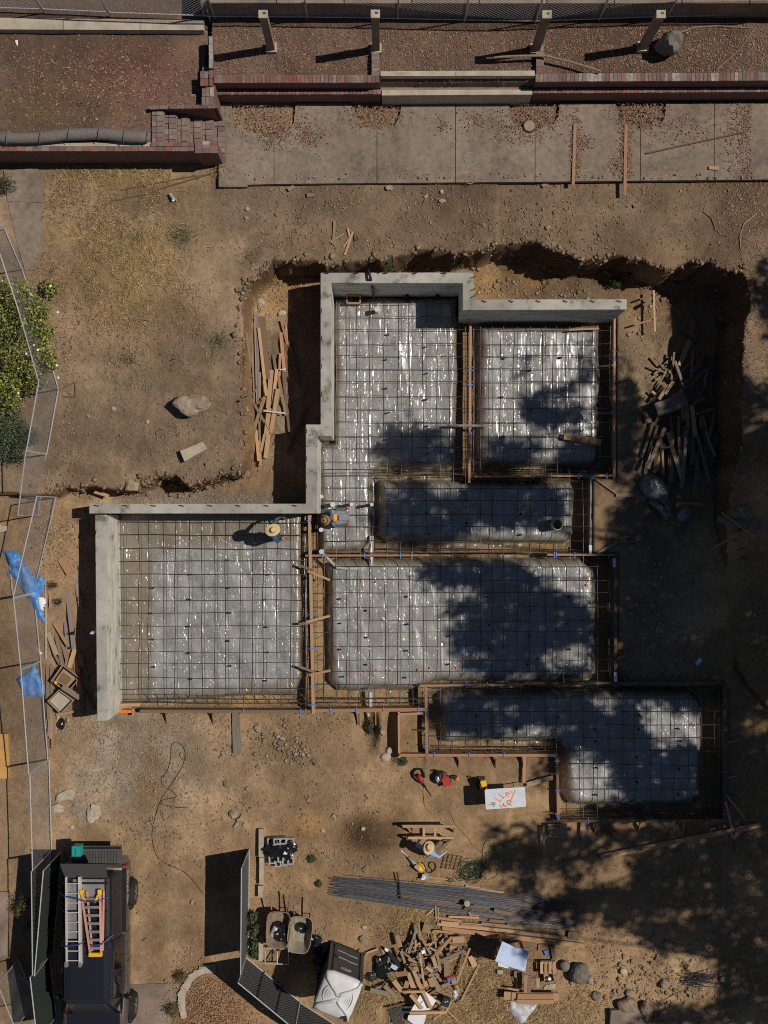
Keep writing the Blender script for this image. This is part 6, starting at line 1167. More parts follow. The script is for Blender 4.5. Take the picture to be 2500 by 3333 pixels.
# shovel
sh = empty('shovel', gp(1450, 2855), 'shovel with steel blade and wooden shaft lying on the rebar edge', 'shovel'); L0 = sh.location
g_ = [[d_(x, y - 1255 + 1290, z) for x, y, z in r_] for r_ in ([(410, 1255, .22), (405, 1270, .2), (405, 1285, .2), (410, 1300, .22)], [(330, 1255, .26), (345, 1275, .22), (345, 1285, .22), (320, 1310, .26)])]
g_ = [[d_(400, 1262, .24), d_(408, 1290, .21), d_(398, 1320, .24)], [d_(360, 1262, .22), d_(368, 1292, .18), d_(352, 1325, .22)], [d_(330, 1262, .24), d_(320, 1300, .2), d_(315, 1330, .24)]]
vs = [v for r_ in g_ for v in r_]; vs2 = [v - Vector((0, 0, .006)) for v in vs]; fs = [(i * 3 + j, i * 3 + j + 1, i * 3 + j + 4, i * 3 + j + 3) for i in range(2) for j in range(2)]
MB().add(vs + vs2, fs + [tuple(9 + q_ for q_ in reversed(f)) for f in fs] + [(0, 1, 10, 9), (1, 2, 11, 10), (6, 7, 16, 15), (7, 8, 17, 16), (0, 3, 12, 9), (3, 6, 15, 12), (2, 5, 14, 11), (5, 8, 17, 14)]).build('blade', M('galv'), sh)
MB().tube([d_(400, 1290, .22), d_(500, 1305, .2), d_(610, 1325, .16)], .019, 7).build('shaft', M('wood_new'), sh); MB().tube([d_(610, 1325, .16), d_(640, 1312, .16), d_(668, 1320, .16), d_(660, 1348, .16), d_(635, 1348, .16), d_(610, 1325, .16)], .014, 6).build('grip', M('black_tool'), sh)
# cords
def cord(pts, mapf, r, m, label, z=.02, cat='cord'):
    P = [Vector((*mapf(*p), 0)) for p in pts]; out = []
    for i in range(len(P) - 1):
        a, b, c, d = P[max(i - 1, 0)], P[i], P[i + 1], P[min(i + 2, len(P) - 1)]
        for k in range(6): t = k / 6; out.append(.5 * ((2 * b) + (c - a) * t + (2 * a - 5 * b + 4 * c - d) * t * t + (3 * b - a - 3 * c + d) * t ** 3))
    out.append(P[-1]); ps = [gp(p.x, p.y, z) for p in out]; o = MB().tube([p - ps[0] for p in ps], r, 5).build('power_cord', M(m), smooth=True); o.location = ps[0]; return tag(o, label, cat)
cord([(352, 230), (340, 320), (345, 400), (360, 500), (400, 560), (480, 585), (560, 545), (625, 550), (665, 610), (700, 700), (770, 770), (840, 850), (910, 950), (1000, 1030), (1080, 1110), (1160, 1190), (1165, 1280), (1080, 1325), (990, 1310), (985, 1230), (1010, 1060), (1020, 940), (1070, 885), (1180, 900), (1340, 930), (1450, 950), (1640, 1030), (1800, 1100), (2000, 1130)], TQ, .011, 'cord_yellow', 'long yellowish extension cord from the red drill into the tree shade')
cord([(325, 1130), (350, 1160), (370, 1220), (400, 1245), (450, 1230), (480, 1190), (465, 1140), (420, 1130), (400, 1170), (440, 1220), (420, 1255)], TQ, .013, 'cord_black', 'black looped cord of the yellow demolition hammer', z=.03)
DQ = ZM(0, 2160, 1.952)
cord([(1195, 918), (1100, 912), (1030, 890), (1040, 865), (1118, 850), (1100, 815), (1040, 780), (1025, 730), (1060, 690), (1085, 600), (1090, 520), (1120, 500), (1160, 525), (1178, 580), (1160, 650), (1120, 720), (1080, 780), (1020, 870), (985, 980), (968, 1060), (972, 1150), (1010, 1240), (1100, 1290), (1190, 1340), (1290, 1460)], DQ, .009, 'cord_black', 'long black cable curling across the driveway dirt', z=.015)
hc_ = MB(); cq = gp(1535, 2835)
for i in range(15):
    rx, ry, ox, oy, ph = random.uniform(.12, .45), random.uniform(.1, .3), random.uniform(-.2, .2), random.uniform(-.15, .15), random.uniform(0, 3)
    rt_ = R(25) + random.uniform(-.3, .3); ps = []
    for a in np.linspace(0, 6.283, 26):
        x, y = rx * math.cos(a) + ox, ry * math.sin(a) + oy; ps.append((x * math.cos(rt_) - y * math.sin(rt_), x * math.sin(rt_) + y * math.cos(rt_), .02 + .1 * random.random() * .3 + i * .004))
    hc_.tube(ps, .008, 5)
o = hc_.build('coiled_hose', M('cord_green'), smooth=True); o.location = cq; tag(o, 'tangled coil of dark green hose in the dappled shade', 'hose')
# ================================================================ ROCKS AND RUBBLE
def rock(px, py, d, label, seed, m='rock', sink=.25, group=None, z=None, name='rock', rz=0., amp=.28):
    p = gp(px, py) if z is None else W(px, py, z); p.z += d[2] * (1 - 2 * sink); bm = bmesh.new(); bmesh.ops.create_icosphere(bm, subdivisions=3 if max(d) > .2 else 2, radius=1)
    from mathutils import noise as mn
    of = Vector((seed * 3.1, seed * 1.7, seed * .9))
    for v in bm.verts:
        q = v.co.copy(); n_ = mn.noise(q * 1.1 + of) * 1.3 + .5 * mn.noise(q * 2.6 + of) + .25 * mn.noise(q * 6 + of); s_ = 1 + amp * n_; q = q * s_; q.z = min(q.z, .8 + .2 * n_); v.co = Vector((q.x * d[0], q.y * d[1], q.z * d[2]))
    me = bpy.data.meshes.new(name); bm.to_mesh(me); bm.free(); me.materials.append(M(m)); o = link(name, me); o.location = p; o.rotation_euler = (0, 0, rz); return tag(o, label, 'rock', group)
rock(2170, 160, (.33, .31, .46), 'big dark boulder on the upper terrace beside the fourth post', 1, 'rock_grey', .1)
rock(628, 1318, (.43, .33, .3), 'big tan boulder lying on the lawn', 2, 'rock', .1, amp=.42)
rock(588, 1302, (.14, .11, .1), 'small stone touching the big lawn boulder', 3); rock(1885, 3162, (.3, .32, .26), 'larger of two round boulders in the shade at the bottom', 4, 'rock_grey', .2, amp=.15); rock(1836, 3140, (.17, .17, .15), 'smaller of two round boulders in the shade at the bottom', 5, 'rock_grey', .2, amp=.15)
rock(2042, 3268, (.3, .22, .2), 'pale rock just above the concrete slab at the bottom edge', 6, amp=.35); rock(2100, 3284, (.2, .26, .2), 'upright pale rock at the corner of the bottom concrete slab', 7, amp=.35); rock(2160, 3300, (.15, .14, .12), 'outer pale rock right of the bottom concrete slab', 8); rock(2027, 3160, (.1, .12, .1), 'light stone in the dappled ground left of the rod offcuts', 9, 'concrete_pale')
rock(2425, 1663, (.19, .17, .14), 'pale round rock in the shade at the right edge', 10, 'rock'); rock(1942, 3240, (.16, .14, .12), 'rock among clods left of the pale rocks', 11); rock(2160, 3200, (.12, .16, .12), 'rock below the rod offcuts', 12); rock(2050, 3230, (.14, .1, .1), 'clod above the pale rocks', 13); rock(1920, 3190, (.1, .14, .1), 'small rock right of the wooden pallet', 14); rock(2350, 3185, (.1, .1, .09), 'rock at the right end of the rod offcuts', 15)
rock(1270, 2445, (.16, .13, .12), 'upper of two pale rocks beside the little trench', 16, 'concrete_pale'); rock(1254, 2465, (.2, .14, .13), 'lower of two pale rocks beside the little trench', 17, 'concrete_pale'); rock(1244, 2380, (.1, .13, .1), 'pale stone beside the green weed below the slab', 18)
st_ = [(1267, 613, .12, 'rock at the terrace edge above the pit, leftmost'), (1437, 625, .1, 'upper of two pale stones below the concrete terrace'), (1387, 640, .07, 'narrow stone left of the two pale stones below the terrace'), (1440, 656, .11, 'lower of two pale stones below the concrete terrace'), (1575, 735, .07, 'single stone on the dirt above the notch in the wall'), (1782, 741, .1, 'dark single stone above the pit right of centre'), (1082, 836, .12, 'flat stone beside the stake bundle above the pit'), (1806, 690, .08, 'stone in the middle of the upper dirt'), (1767, 683, .07, 'thin stone near the middle of the upper dirt'),
       (371, 1333, .09, 'pale cube of concrete on the lawn'), (289, 1355, .07, 'small dark stone left of the concrete cube on the lawn'), (480, 1372, .07, 'white crumbled stone in the middle of the lawn'), (805, 681, .1, 'white stone at the left of the upper dirt'), (803, 712, .09, 'grey stone at the left of the upper dirt'), (737, 2553, .13, 'largest loose stone on the driveway'), (841, 2366, .12, 'stone near the plank below the garage bay'), (840, 2494, .1, 'stone at the middle of the driveway'), (805, 2568, .09, 'stone right of the largest driveway stone'), (733, 2450, .08, 'stone left of the wide plank end'), (592, 2458, .08, 'dark stone inside the cable loop'), (284, 2588, .08, 'dark stone on the gravel near the cement lumps'), (236, 2692, .08, 'white stone below the cement lumps'), (1030, 2478, .13, 'stone on the packed dirt below the lower middle bay'), (842, 2370, .06, 'pebble beside the stone near the plank'), (1087, 2659, .1, 'stone left of the dark dirt mound'), (1182, 2697, .07, 'white stone on the dark dirt mound'), (1052, 2705, .09, 'crumpled white lump on the sandy mound'), (1004, 2604, .08, 'stone pair below the packed dirt'), (1180, 3055, .13, 'stone beside the top of the portable toilet'), (1172, 3098, .12, 'stone right behind the portable toilet'), (1190, 2828, .12, 'stone at the left end of the rebar bundle'), (1250, 2868, .07, 'stone lying on the rebar bundle'), (1185, 3018, .1, 'pale broken stones left of the scrap heap'), (1600, 2620, .05, 'pebble by the table'), (625, 2935, .09, 'flat stone on the driveway beside the gate'), (475, 3060, .09, 'flat stone on the dirt right of the truck'), (540, 3192, .08, 'stone at the edge of the concrete driveway'), (900, 700, .07, 'stone on the dirt left of the stakes'), (975, 720, .06, 'small stone left of the straight stake'),
       (760, 2650, .16, 'largest stone of the broken heap on the driveway'), (785, 2665, .13, 'right stone of the broken heap on the driveway'), (770, 2685, .11, 'lowest stone of the broken heap on the driveway'), (795, 2685, .09, 'small stone of the broken heap on the driveway'), (850, 985, .14, 'pale stone at the top of the left lumber pile'), (845, 1000, .08, 'small stone at the top of the left lumber pile'), (920, 1020, .13, 'pale stone beside the wall shadow above the left lumber pile'), (845, 1015, .06, 'pebble by the left lumber pile'), (430, 1582, .22, 'tan rock bulging out of the lawn bank'), (370, 1600, .14, 'tan rock in the lawn bank, left one'), (2300, 2990, .1, 'stone in the dark lower right'), (800, 1545, .16, 'brown rock at the end of the lawn bank'), (1960, 2790, .1, 'stone in the shade near the long timber')]
for i, (x, y, r_, lab) in enumerate(st_): rock(x, y, (r_ * .8, r_ * random.uniform(.5, .85), r_ * .5), lab, 20 + i, 'concrete_pale' if 'pale' in lab or 'white' in lab else 'rock', .25, 'loose stones', rz=random.uniform(0, 3), amp=.6)
def block(name, pts, h, m, label, cat, z=None, tilt=0, group=None):
    c = (sum(p[0] for p in pts) / len(pts), sum(p[1] for p in pts) / len(pts)); g = gp(*c) if z is None else W(*c, z); z1 = g.z + h
    P = [W(a, b, z1) - g for a, b in pts]; me = MB().prism(P, -.06, h).mesh(name, M(m)); bm = bmesh.new(); bm.from_mesh(me); bmesh.ops.recalc_face_normals(bm, faces=bm.faces); bmesh.ops.bevel(bm, geom=bm.edges[:], offset=.008, segments=1, affect='EDGES'); bm.to_mesh(me); bm.free(); o = link(name, me); o.location = g; o.rotation_euler = (0, tilt, 0); return tag(o, label, cat, group)
block('concrete_block', [(585, 1468), (658, 1438), (672, 1462), (600, 1503)], .24, 'concrete_pale', 'pale rectangular concrete chunk lying on the lawn', 'concrete block')
block('concrete_slab', [(1988, 3290), (2080, 3288), (2102, 3350), (1985, 3350)], .2, 'concrete_old', 'flat concrete slab at the bottom edge', 'concrete slab')
block('concrete_chunk', [(0, 1706), (8, 1714), (20, 1712), (20, 1728), (2, 1735), (-20, 1730)], .2, 'concrete_pale', 'pale concrete chunk at the left edge behind the fence', 'concrete chunk')
for i, (x, y, a, lab) in enumerate(((948, 615, 30, 'loose brick below the left part of the concrete terrace'), (1773, 603, 35, 'loose brick below the middle of the concrete terrace'), (2071, 670, 20, 'loose brick on the dirt below the right terrace plank'), (1011, 637, 5, 'loose brick left of the upper rocks'), (680, 1508, 25, 'loose brick beside the concrete chunk on the lawn'))):
    o = link('brick', brick_me('brick_grey', (.21, .1, .07))); g = gp(x, y); o.location = g + Vector((0, 0, .03)); o.rotation_euler = (.05, .1, R(a)); tag(o, lab, 'brick', 'loose bricks')
block('base_plate', [(715, 507), (736, 507), (736, 528), (715, 528)], .03, 'rust', 'rusty square steel base plate at the terrace corner', 'plate', z=2.21)
# roots, poles, sticks
rod('branch', [(1583, 188), (1680, 183), (1770, 181), (1850, 200), (1957, 233)], .035, 'branch', 'long thin tree trunk lying across the upper terrace', 'branch', z=3.46)
rod('branch', [(2105, 499), (2200, 478), (2320, 452), (2430, 428)], .022, 'rust', 'thin stick lying at a slant on the right of the terrace', 'stick', z=2.25)
rod('iron_rod', [(355, 657), (475, 634), (550, 607), (690, 566)], .02, 'rust', 'longer of two rusty rods on the lawn below the brick wall', 'rod'); rod('iron_rod', [(395, 620), (520, 595), (600, 580), (668, 569)], .016, 'rust', 'shorter of two rusty rods on the lawn below the brick wall', 'rod'); rod('iron_rod', [(413, 617), (416, 640)], .012, 'rust', 'tiny cross rod joining the rusty rods on the lawn', 'rod')
rod('branch', [(553, 1388), (600, 1365), (640, 1347), (705, 1330), (740, 1345)], .018, 'branch', 'forked twig beside the big lawn boulder', 'twig'); rod('branch', [(2410, 812), (2407, 770), (2420, 730), (2462, 695)], .02, 'branch', 'bent branch on the dirt at the upper right', 'branch'); rod('branch', [(2288, 690), (2315, 710), (2330, 750)], .016, 'branch', 'short branch on the dirt at the upper right', 'branch'); rod('branch', [(2288, 688), (2303, 650)], .012, 'branch', 'thin straw coloured twig above the short branch', 'twig')
rod('branch', [(2210, 108), (2260, 90), (2330, 85), (2440, 92)], .022, 'branch', 'long dry root lying along the upper terrace right', 'root'); rod('branch', [(2330, 228), (2370, 195), (2410, 160), (2460, 85)], .018, 'branch', 'slanting dry root at the top right', 'root'); rod('branch', [(2080, 362), (2110, 368), (2140, 366)], .03, 'branch', 'curved pale root in the rightmost planting bay', 'root')
rod('branch', [(2085, 3235), (2140, 3270), (2160, 3300)], .02, 'branch', 'dark branch between the pale rocks', 'branch'); rod('branch', [(2140, 3265), (2200, 3235), (2290, 3195), (2330, 3205)], .018, 'branch', 'long thin branch below the rod offcuts', 'branch')
for i, (a, b) in enumerate((((206, 1265), (240, 1246)), ((206, 1292), (246, 1292)))): rod('stake', [a, b], .018, 'rust', ['upper', 'lower'][i] + ' rusty prong sticking out beside the fence corner', 'stake')
rod('stake', [(244, 1246), (246, 1292)], .018, 'rust', 'rusty upright bar joining the prongs beside the fence corner', 'stake')
# stump
o = empty('tree_stump', W(1722, 412, 2.2), 'sawn tree stump in the third planting bay', 'stump'); MB().lathe([(.24, -.1), (.19, .02), (.17, .055), (.165, .06), (.01, .062)], 18).build('trunk', M('bark'), o, smooth=True); MB().lathe([(.155, .06), (.15, .068), (.01, .07)], 18).build('cut_face', M('stump'), o)
# sediment tube on the wall
q = ZM(0, 0, 1.952); ps = [W(*q(x, y), 3.36) for x, y in ((-60, 870), (40, 878), (150, 880), (250, 876), (340, 868), (430, 856), (520, 854), (620, 852), (700, 856), (780, 866), (860, 872), (930, 872), (955, 874))]
wt = empty('sediment_tube', ps[0], 'long grey fibre tube lying behind the low brick wall at left', 'sediment tube'); MB().tube([p - ps[0] for p in ps], [.15, .15, .145, .15, .15, .16, .16, .155, .16, .16, .155, .15, .08], 14).build('sleeve', M('wattle'), wt, smooth=True)
for i in range(1, 12, 2):
    p = ps[i] - ps[0]; MB().tube([p + Vector((.14 - .02 * a, .19 * math.cos(a * .55), .2 * abs(math.sin(a * .55)) + .01)) for a in range(7)], .012, 5).build('cord', M('wattle'), wt)
for x, y, r_, wh in ((1024, 520, .19, 'upper left'), (1024, 560, .13, 'lower left'), (1532, 517, .17, 'upper right'), (1530, 580, .15, 'lower right')):
    o = MB().tube([(r_ * math.cos(a), r_ * 1.05 * math.sin(a), 0) for a in np.linspace(0, 6.283, 25)], .012, 4, cap=False).build('chalk_ring', M('chalk')); o.scale.z = .12; o.location = W(x, y, 2.208); tag(o, 'faint pale ring marked on the concrete terrace, ' + wh + ' one', 'chalk mark', 'pale rings on the terrace')
# foam cup, litter
o = MB().lathe([(.045, 0), (.062, .2), (.068, .2), (.068, .21), (.058, .21), (.04, .01)], 16).build('foam_cup', M('paper'), smooth=True); o.location = gp(553, 632, .07); o.rotation_euler = (R(85), 0, R(35)); tag(o, 'white foam cup lying on the lawn below the brick wall', 'cup')
def cloth(name, pts, h, m, label, cat, seed, z=None, amp=.12, fold=3., group=None, st=.04):
    c = (sum(p[0] for p in pts) / len(pts), sum(p[1] for p in pts) / len(pts)); g0 = gp(*c) if z is None else W(*c, z); zt = g0.z + h
    P = [tuple(W(a, b, zt).xy) for a, b in pts]; xs = [p[0] for p in P]; ys = [p[1] for p in P]; X, Y = np.meshgrid(np.arange(min(xs), max(xs) + st, st), np.arange(min(ys), max(ys) + st, st)); d = polydist(X, Y, P) + .03 * (fbm(X * 6, Y * 6, 2, seed) - .5)
    r_ = 1 - np.abs(2 * fbm(X * fold, Y * fold * .6, 3, seed + 1) - 1); Z = h * sstep(-.02, .25, d) * .6 + amp * np.clip(r_ - .5, 0, 1) * sstep(0, .1, d) + .02
    if z is None:
        gg = np.array([gz(a, b) for a, b in zip(X.ravel(), Y.ravel())]).reshape(X.shape); Z = Z + gg - g0.z
    k = d > 0; idx = -np.ones(X.shape, np.int64); idx[k] = np.arange(k.sum()); a, b, e, f_ = idx[:-1, :-1], idx[:-1, 1:], idx[1:, 1:], idx[1:, :-1]; ok = (a >= 0) & (b >= 0) & (e >= 0) & (f_ >= 0)
    me = npmesh(name, np.c_[X[k] - g0.x, Y[k] - g0.y, Z[k]], np.stack([a[ok], b[ok], e[ok], f_[ok]], -1), M(m), True); o = link(name, me); o.location = g0; return tag(o, label, cat, group)
cloth('litter_paper', [(42, 125), (58, 128), (60, 150), (50, 146)], .06, 'paper', 'crumpled white paper on the upper left terrace', 'paper', 5, amp=.1, fold=8, st=.025)
q = ZM(0, 1740, 3.16)
cloth('blue_tarp', [q(*p) for p in ((-10, 165), (60, 155), (200, 170), (230, 270), (300, 330), (350, 450), (420, 400), (455, 480), (440, 600), (390, 640), (440, 900), (430, 970), (340, 850), (310, 740), (240, 630), (200, 560), (120, 430), (50, 430), (90, 350), (50, 200))], .12, 'tarp', 'crumpled blue tarp behind the fence, upper one', 'tarp', 31, amp=.22, fold=3.5)
cloth('blue_tarp', [q(*p) for p in ((340, 1290), (380, 1330), (390, 1420), (450, 1490), (465, 1640), (420, 1700), (340, 1680), (260, 1690), (210, 1660), (150, 1670), (140, 1640), (210, 1630), (180, 1530), (145, 1490), (220, 1440), (310, 1390))], .1, 'tarp', 'crumpled blue tarp behind the fence, lower one', 'tarp', 33, amp=.22, fold=3.5)
cloth('rag', [q(*p) for p in ((380, 640), (430, 640), (480, 650), (470, 720), (440, 800), (400, 800), (370, 740))], .08, 'paper', 'white rag caught at the end of the upper blue tarp', 'rag', 35, amp=.15, fold=6); cloth('rag', [q(*p) for p in ((390, 1150), (425, 1190), (440, 1240), (390, 1250), (370, 1190))], .07, 'paper', 'white rag above the lower blue tarp', 'rag', 36, amp=.12, fold=6)
# cardboard boxes
def carton(pts, h, label, m='cardboard', t=.02, fill=None):
    g = gp(*[sum(p[i] for p in pts) / 4 for i in (0, 1)]); P = [W(a, b, g.z + h) - g for a, b in pts]; o = empty('cardboard_box', g, label, 'box')
    for i in range(4):
        a, b = P[i], P[(i + 1) % 4]; MB().bar((a.x, a.y, h / 2), (b.x, b.y, h / 2), t, h).build('side_wall', M(m), o)
    MB().prism([p * .97 for p in P], 0, .03).build('bottom', M(m), o)
    return o, P
c1, P1 = carton([q(*p) for p in ((640, 1345), (820, 1480), (690, 1620), (525, 1510))], .34, 'open cardboard box left of the garage wall, upper one'); MB().prism([p * .72 for p in P1], .03, .2).build('inner_carton', M('cardboard'), c1); MB().prism([p * .5 for p in P1], .2, .215).build('inner_flap', M('wood_dark'), c1)
c2, P2 = carton([q(*p) for p in ((605, 1600), (750, 1710), (620, 1845), (490, 1715))], .34, 'open cardboard box full of scraps, lower one'); MB().prism([p * .9 for p in P2], .03, .2).build('bag_of_scraps', M('concrete_pale'), c2)
for i, (a, b, w_, z, lab, m) in enumerate(((q(640, 1565), q(820, 1680), .16, .55, 'grey cardboard flap across the two boxes', 'wood_grey'), (q(800, 1480), q(820, 1640), .12, .4, 'cardboard strip right of the upper box', 'cardboard'))): board('cardboard_flap', a, b, w_, .02, m, lab, 'cardboard', za=z)
blob('yellow_packet', W(*q(572, 1523), .52), (.05, .04, .03), 'yellow', 'small yellow packet on the edge of the upper cardboard box', 'packet', 41, sub=2)
blob('black_bag', gp(*q(635, 1950), .08), (.1, .18, .13), 'bag_black', 'small black bag on the gravel below the cardboard boxes', 'bag', 42, amp=.3); blob('foam_block', gp(*q(700, 1912), .05), (.05, .08, .06), 'wood_new', 'small tan block beside the small black bag', 'block', 43, amp=.1, sub=2)
o = empty('chute', W(405, 2315, .25), 'small orange form box at the end of the garage wall', 'form box'); MB().box((0, 0, .0), (.55, .1, .06)).build('side', M('orange'), o); MB().box((0, .12, .02), (.6, .05, .1)).build('side', M('wood_new'), o); MB().box((.28, .02, .02), (.05, .3, .1)).build('end', M('wood_orange'), o)
dr_ = empty('wooden_door', gp(5, 2468), 'orange panelled wooden door lying at the left edge', 'door'); P = [W(a, b, .35) - dr_.location for a, b in ((-60, 2395), (18, 2395), (23, 2540), (-60, 2540))]; MB().prism(P, .0, .1).build('slab', M('door_wood'), dr_)
for i in range(4): a, b = W(-50, 2412 + i * 33, .36) - dr_.location, W(14, 2412 + i * 33, .36) - dr_.location; MB().prism([(a.x, a.y), (b.x, b.y), (b.x, b.y - .22), (a.x, a.y - .22)], .1, .115).build('panel', M('door_wood'), dr_)
for i, (x, y, d, lab) in enumerate(((207, 2588, (.26, .15, .09), 'white dried cement lump on the gravel, upper one'), (188, 2632, (.2, .14, .1), 'white dried cement lump on the gravel, lower left one'), (306, 2645, (.16, .24, .08), 'pale dried cement lump on the gravel, right one'))): rock(x, y, d, lab, 80 + i, 'concrete_pale', .3, 'dried cement lumps', amp=.6)
rock(255, 2632, (.24, .26, .05), 'brown dried mud patch between the cement lumps', 84, 'rock', .55, amp=.6)
o = empty('water_bottle', W(290, 2055, 1.8), 'clear plastic water bottle standing on the garage wall edge', 'bottle'); o.location = W(305, 2058, 1.74); MB().lathe([(.001, 0), (.05, .005), (.052, .2), (.03, .26), (.018, .28), (.018, .3), (.001, .3)], 14).build('bottle', M('film'), o, smooth=True); MB().lathe([(.001, .3), (.02, .3), (.02, .325), (.001, .325)], 12).build('cap', M('pvc'), o); MB().lathe([(.0535, .08), (.0535, .16)], 14).build('label', M('clip_blue'), o)
# ================================================================ PIPES IN THE SLAB
def stubp(px, py, z1, r_, m, label, z0=-.1, cap=True, hollow=False):
    t = W(px, py, z1); o = empty('pipe_stub', (t.x, t.y, z0), label, 'pipe', 'pipe stubs standing in the slab'); h = z1 - z0
    MB().lathe([(r_ * .85, 0), (r_, 0), (r_, h), (r_ * .85, h), (r_ * .84, .02)] if hollow else [(.001, 0), (r_, 0), (r_, h), (.001, h)], 18).build('pipe', M(m), o, smooth=False)
    if not hollow: MB().lathe([(r_ * 1.12, h - .1), (r_ * 1.18, h - .1), (r_ * 1.18, h + .01), (.001, h + .012)], 18).build('pipe_cap', M('pvc'), o)
    return o
stubp(1227, 1007, .5, .065, 'pvc', 'white capped pipe stub in the bay below the tallest wall'); stubp(1083, 1643, .75, .06, 'pvc', 'white capped pipe stub just above the bent worker'); stubp(1144, 1642, .7, .045, 'pvc', 'white pipe stub right of the bent worker head, middle one'); stubp(1210, 1643, .7, .045, 'pvc', 'white pipe stub above the narrow middle bay corner'); stubp(1045, 1725, .7, .055, 'pvc', 'white capped pipe stub just below the bent worker'); stubp(1046, 1796, .5, .06, 'pvc', 'white capped pipe stub at the yellow form board corner'); stubp(1045, 1617, .7, .05, 'pvc', 'white pipe stub beside the wall corner'); stubp(1325, 962, .35, .045, 'pipe_black', 'dark pipe stub by the tall wall, left one', hollow=True); stubp(1424, 962, .35, .05, 'pipe_black', 'dark pipe stub by the tall wall, right one', hollow=True)
stubp(1815, 1708, .62, .165, 'concrete_pale', 'big open round pipe standing in the narrow middle bay', hollow=True)
for ps_, r_, m, lab in (([(1046, 1797, .25), (1070, 1822, .2), (1097, 1848, .16), (1130, 1852, .14), (1190, 1850, .12)], .05, 'cmu', 'white drain pipe running down to the right from the form board corner'), ([(1209, 1745, .15), (1208, 1800, .05), (1208, 1842, .12)], .065, 'pvc', 'white drain pipe crossing the footing between the middle bays'), ([(1206, 2253, .0), (1205, 2302, -.02)], .065, 'pvc', 'white pipe end crossing the footing at the slab foot'), ([(1198, 876, 1.98), (1206, 905, 2.05), (1213, 940, 1.3), (1217, 968, .3)], .04, 'pipe_black', 'dark bent pipe hanging over the tallest wall')):
    P = [W(*p) for p in ps_]; o = MB().tube([p - P[0] for p in P], r_, 10).build('drain_pipe', M(m), smooth=True); o.location = P[0]; tag(o, lab, 'pipe')
o = empty('form_box', W(1151, 975, .3), 'small wooden box against the tallest wall', 'box')
for a, b in (((-.2, .12), (.2, .12)), ((-.2, -.12), (.2, -.12)), ((-.2, -.12), (-.2, .12)), ((.2, -.12), (.2, .12))): MB().bar((*a, -.05), (*b, -.05), .04, .22).build('side', M('wood_new'), o)
for x, y, z, lab in ((1922, 1789, .36, 'blue and white label card on the grey form board'), (1999, 1832, .36, 'blue and white label card at the corner of the lower middle bay'), (2004, 2204, .36, 'blue and white label card at the right foot of the lower middle bay')):
    o = MB().box((0, 0, 0), (.09, .27, .015)).build('label_card', M('sheet_blue')); o.location = W(x, y, z); tag(o, lab, 'card', 'blue label cards on the form boards')
o = MB().box((0, 0, 0), (.12, .22, .03), (0, 0, -.7)).build('label_card', M('sheet_blue')); o.location = gp(2274, 2154, .03); tag(o, 'blue and white packet lying in the shade right of the slab', 'card')
mk = MB().lathe([(.001, 0), (.035, 0), (.03, .006), (.001, .008)], 8).mesh('paint_mark', M('spray_pink'))
for x, y, wh in ((1142, 2197, 'lower row, first from left'), (1186, 2186, 'lower row, second from left'), (1228, 2181, 'lower row, third from left'), (1271, 2182, 'lower row, fourth from left'), (1361, 2182, 'lower row, fifth from left'), (1401, 2175, 'lower row, sixth from left'), (1486, 2175, 'lower row, seventh from left'), (1178, 1891, 'near the white drain pipe, left'), (1225, 1896, 'near the white drain pipe, right'), (1268, 1632, 'in the narrow middle bay'), (1910, 1904, 'at the upper right of its bay'), (1915, 2181, 'at the lower right of its bay')):
    o = link('paint_mark', mk); o.location = W(x, y, .155); tag(o, 'small orange paint dot on plastic, ' + wh, 'paint mark', 'orange paint dots on the plastic')
blob('black_pot', gp(1202, 2368, .15), (.09, .16, .12), 'pipe_black', 'black plastic bag in the dug hole below the slab', 'bag', 51, amp=.25)
cloth('film_scrap', [(1190, 2322), (1205, 2318), (1208, 2332), (1190, 2340)], .05, 'film', 'small white film scrap under the form board above the dug hole', 'film', 52, fold=6)
# film below the right heap
q = ZM(1900, 1480, 2.765)
cloth('plastic_film', [q(*p) for p in ((500, 250), (560, 170), (640, 155), (700, 190), (780, 270), (805, 340), (800, 440), (830, 490), (860, 570), (780, 560), (640, 440), (540, 370))], .35, 'film_shaded', 'heap of clear plastic film below the right lumber heap', 'plastic film', 55, amp=.3, fold=3)
o = MB().tube([W(*q(600, 420), .5) - W(*q(600, 420), .5), W(*q(690, 480), .5) - W(*q(600, 420), .5), W(*q(755, 570), .48) - W(*q(600, 420), .5)], [.06, .1, .06], 10).build('film_roll', M('film_shaded'), smooth=True); o.location = W(*q(600, 420), .5); tag(o, 'rolled clear film lying below the right lumber heap, left roll', 'film roll')
o = MB().tube([W(*q(860, 590), .5) - W(*q(860, 590), .5), W(*q(900, 530), .5) - W(*q(860, 590), .5), W(*q(950, 490), .5) - W(*q(860, 590), .5)], [.12, .17, .14], 12).build('film_roll', M('film_shaded'), smooth=True); o.location = W(*q(860, 590), .5); tag(o, 'thick roll of clear film at the end of the right film heap', 'film roll')
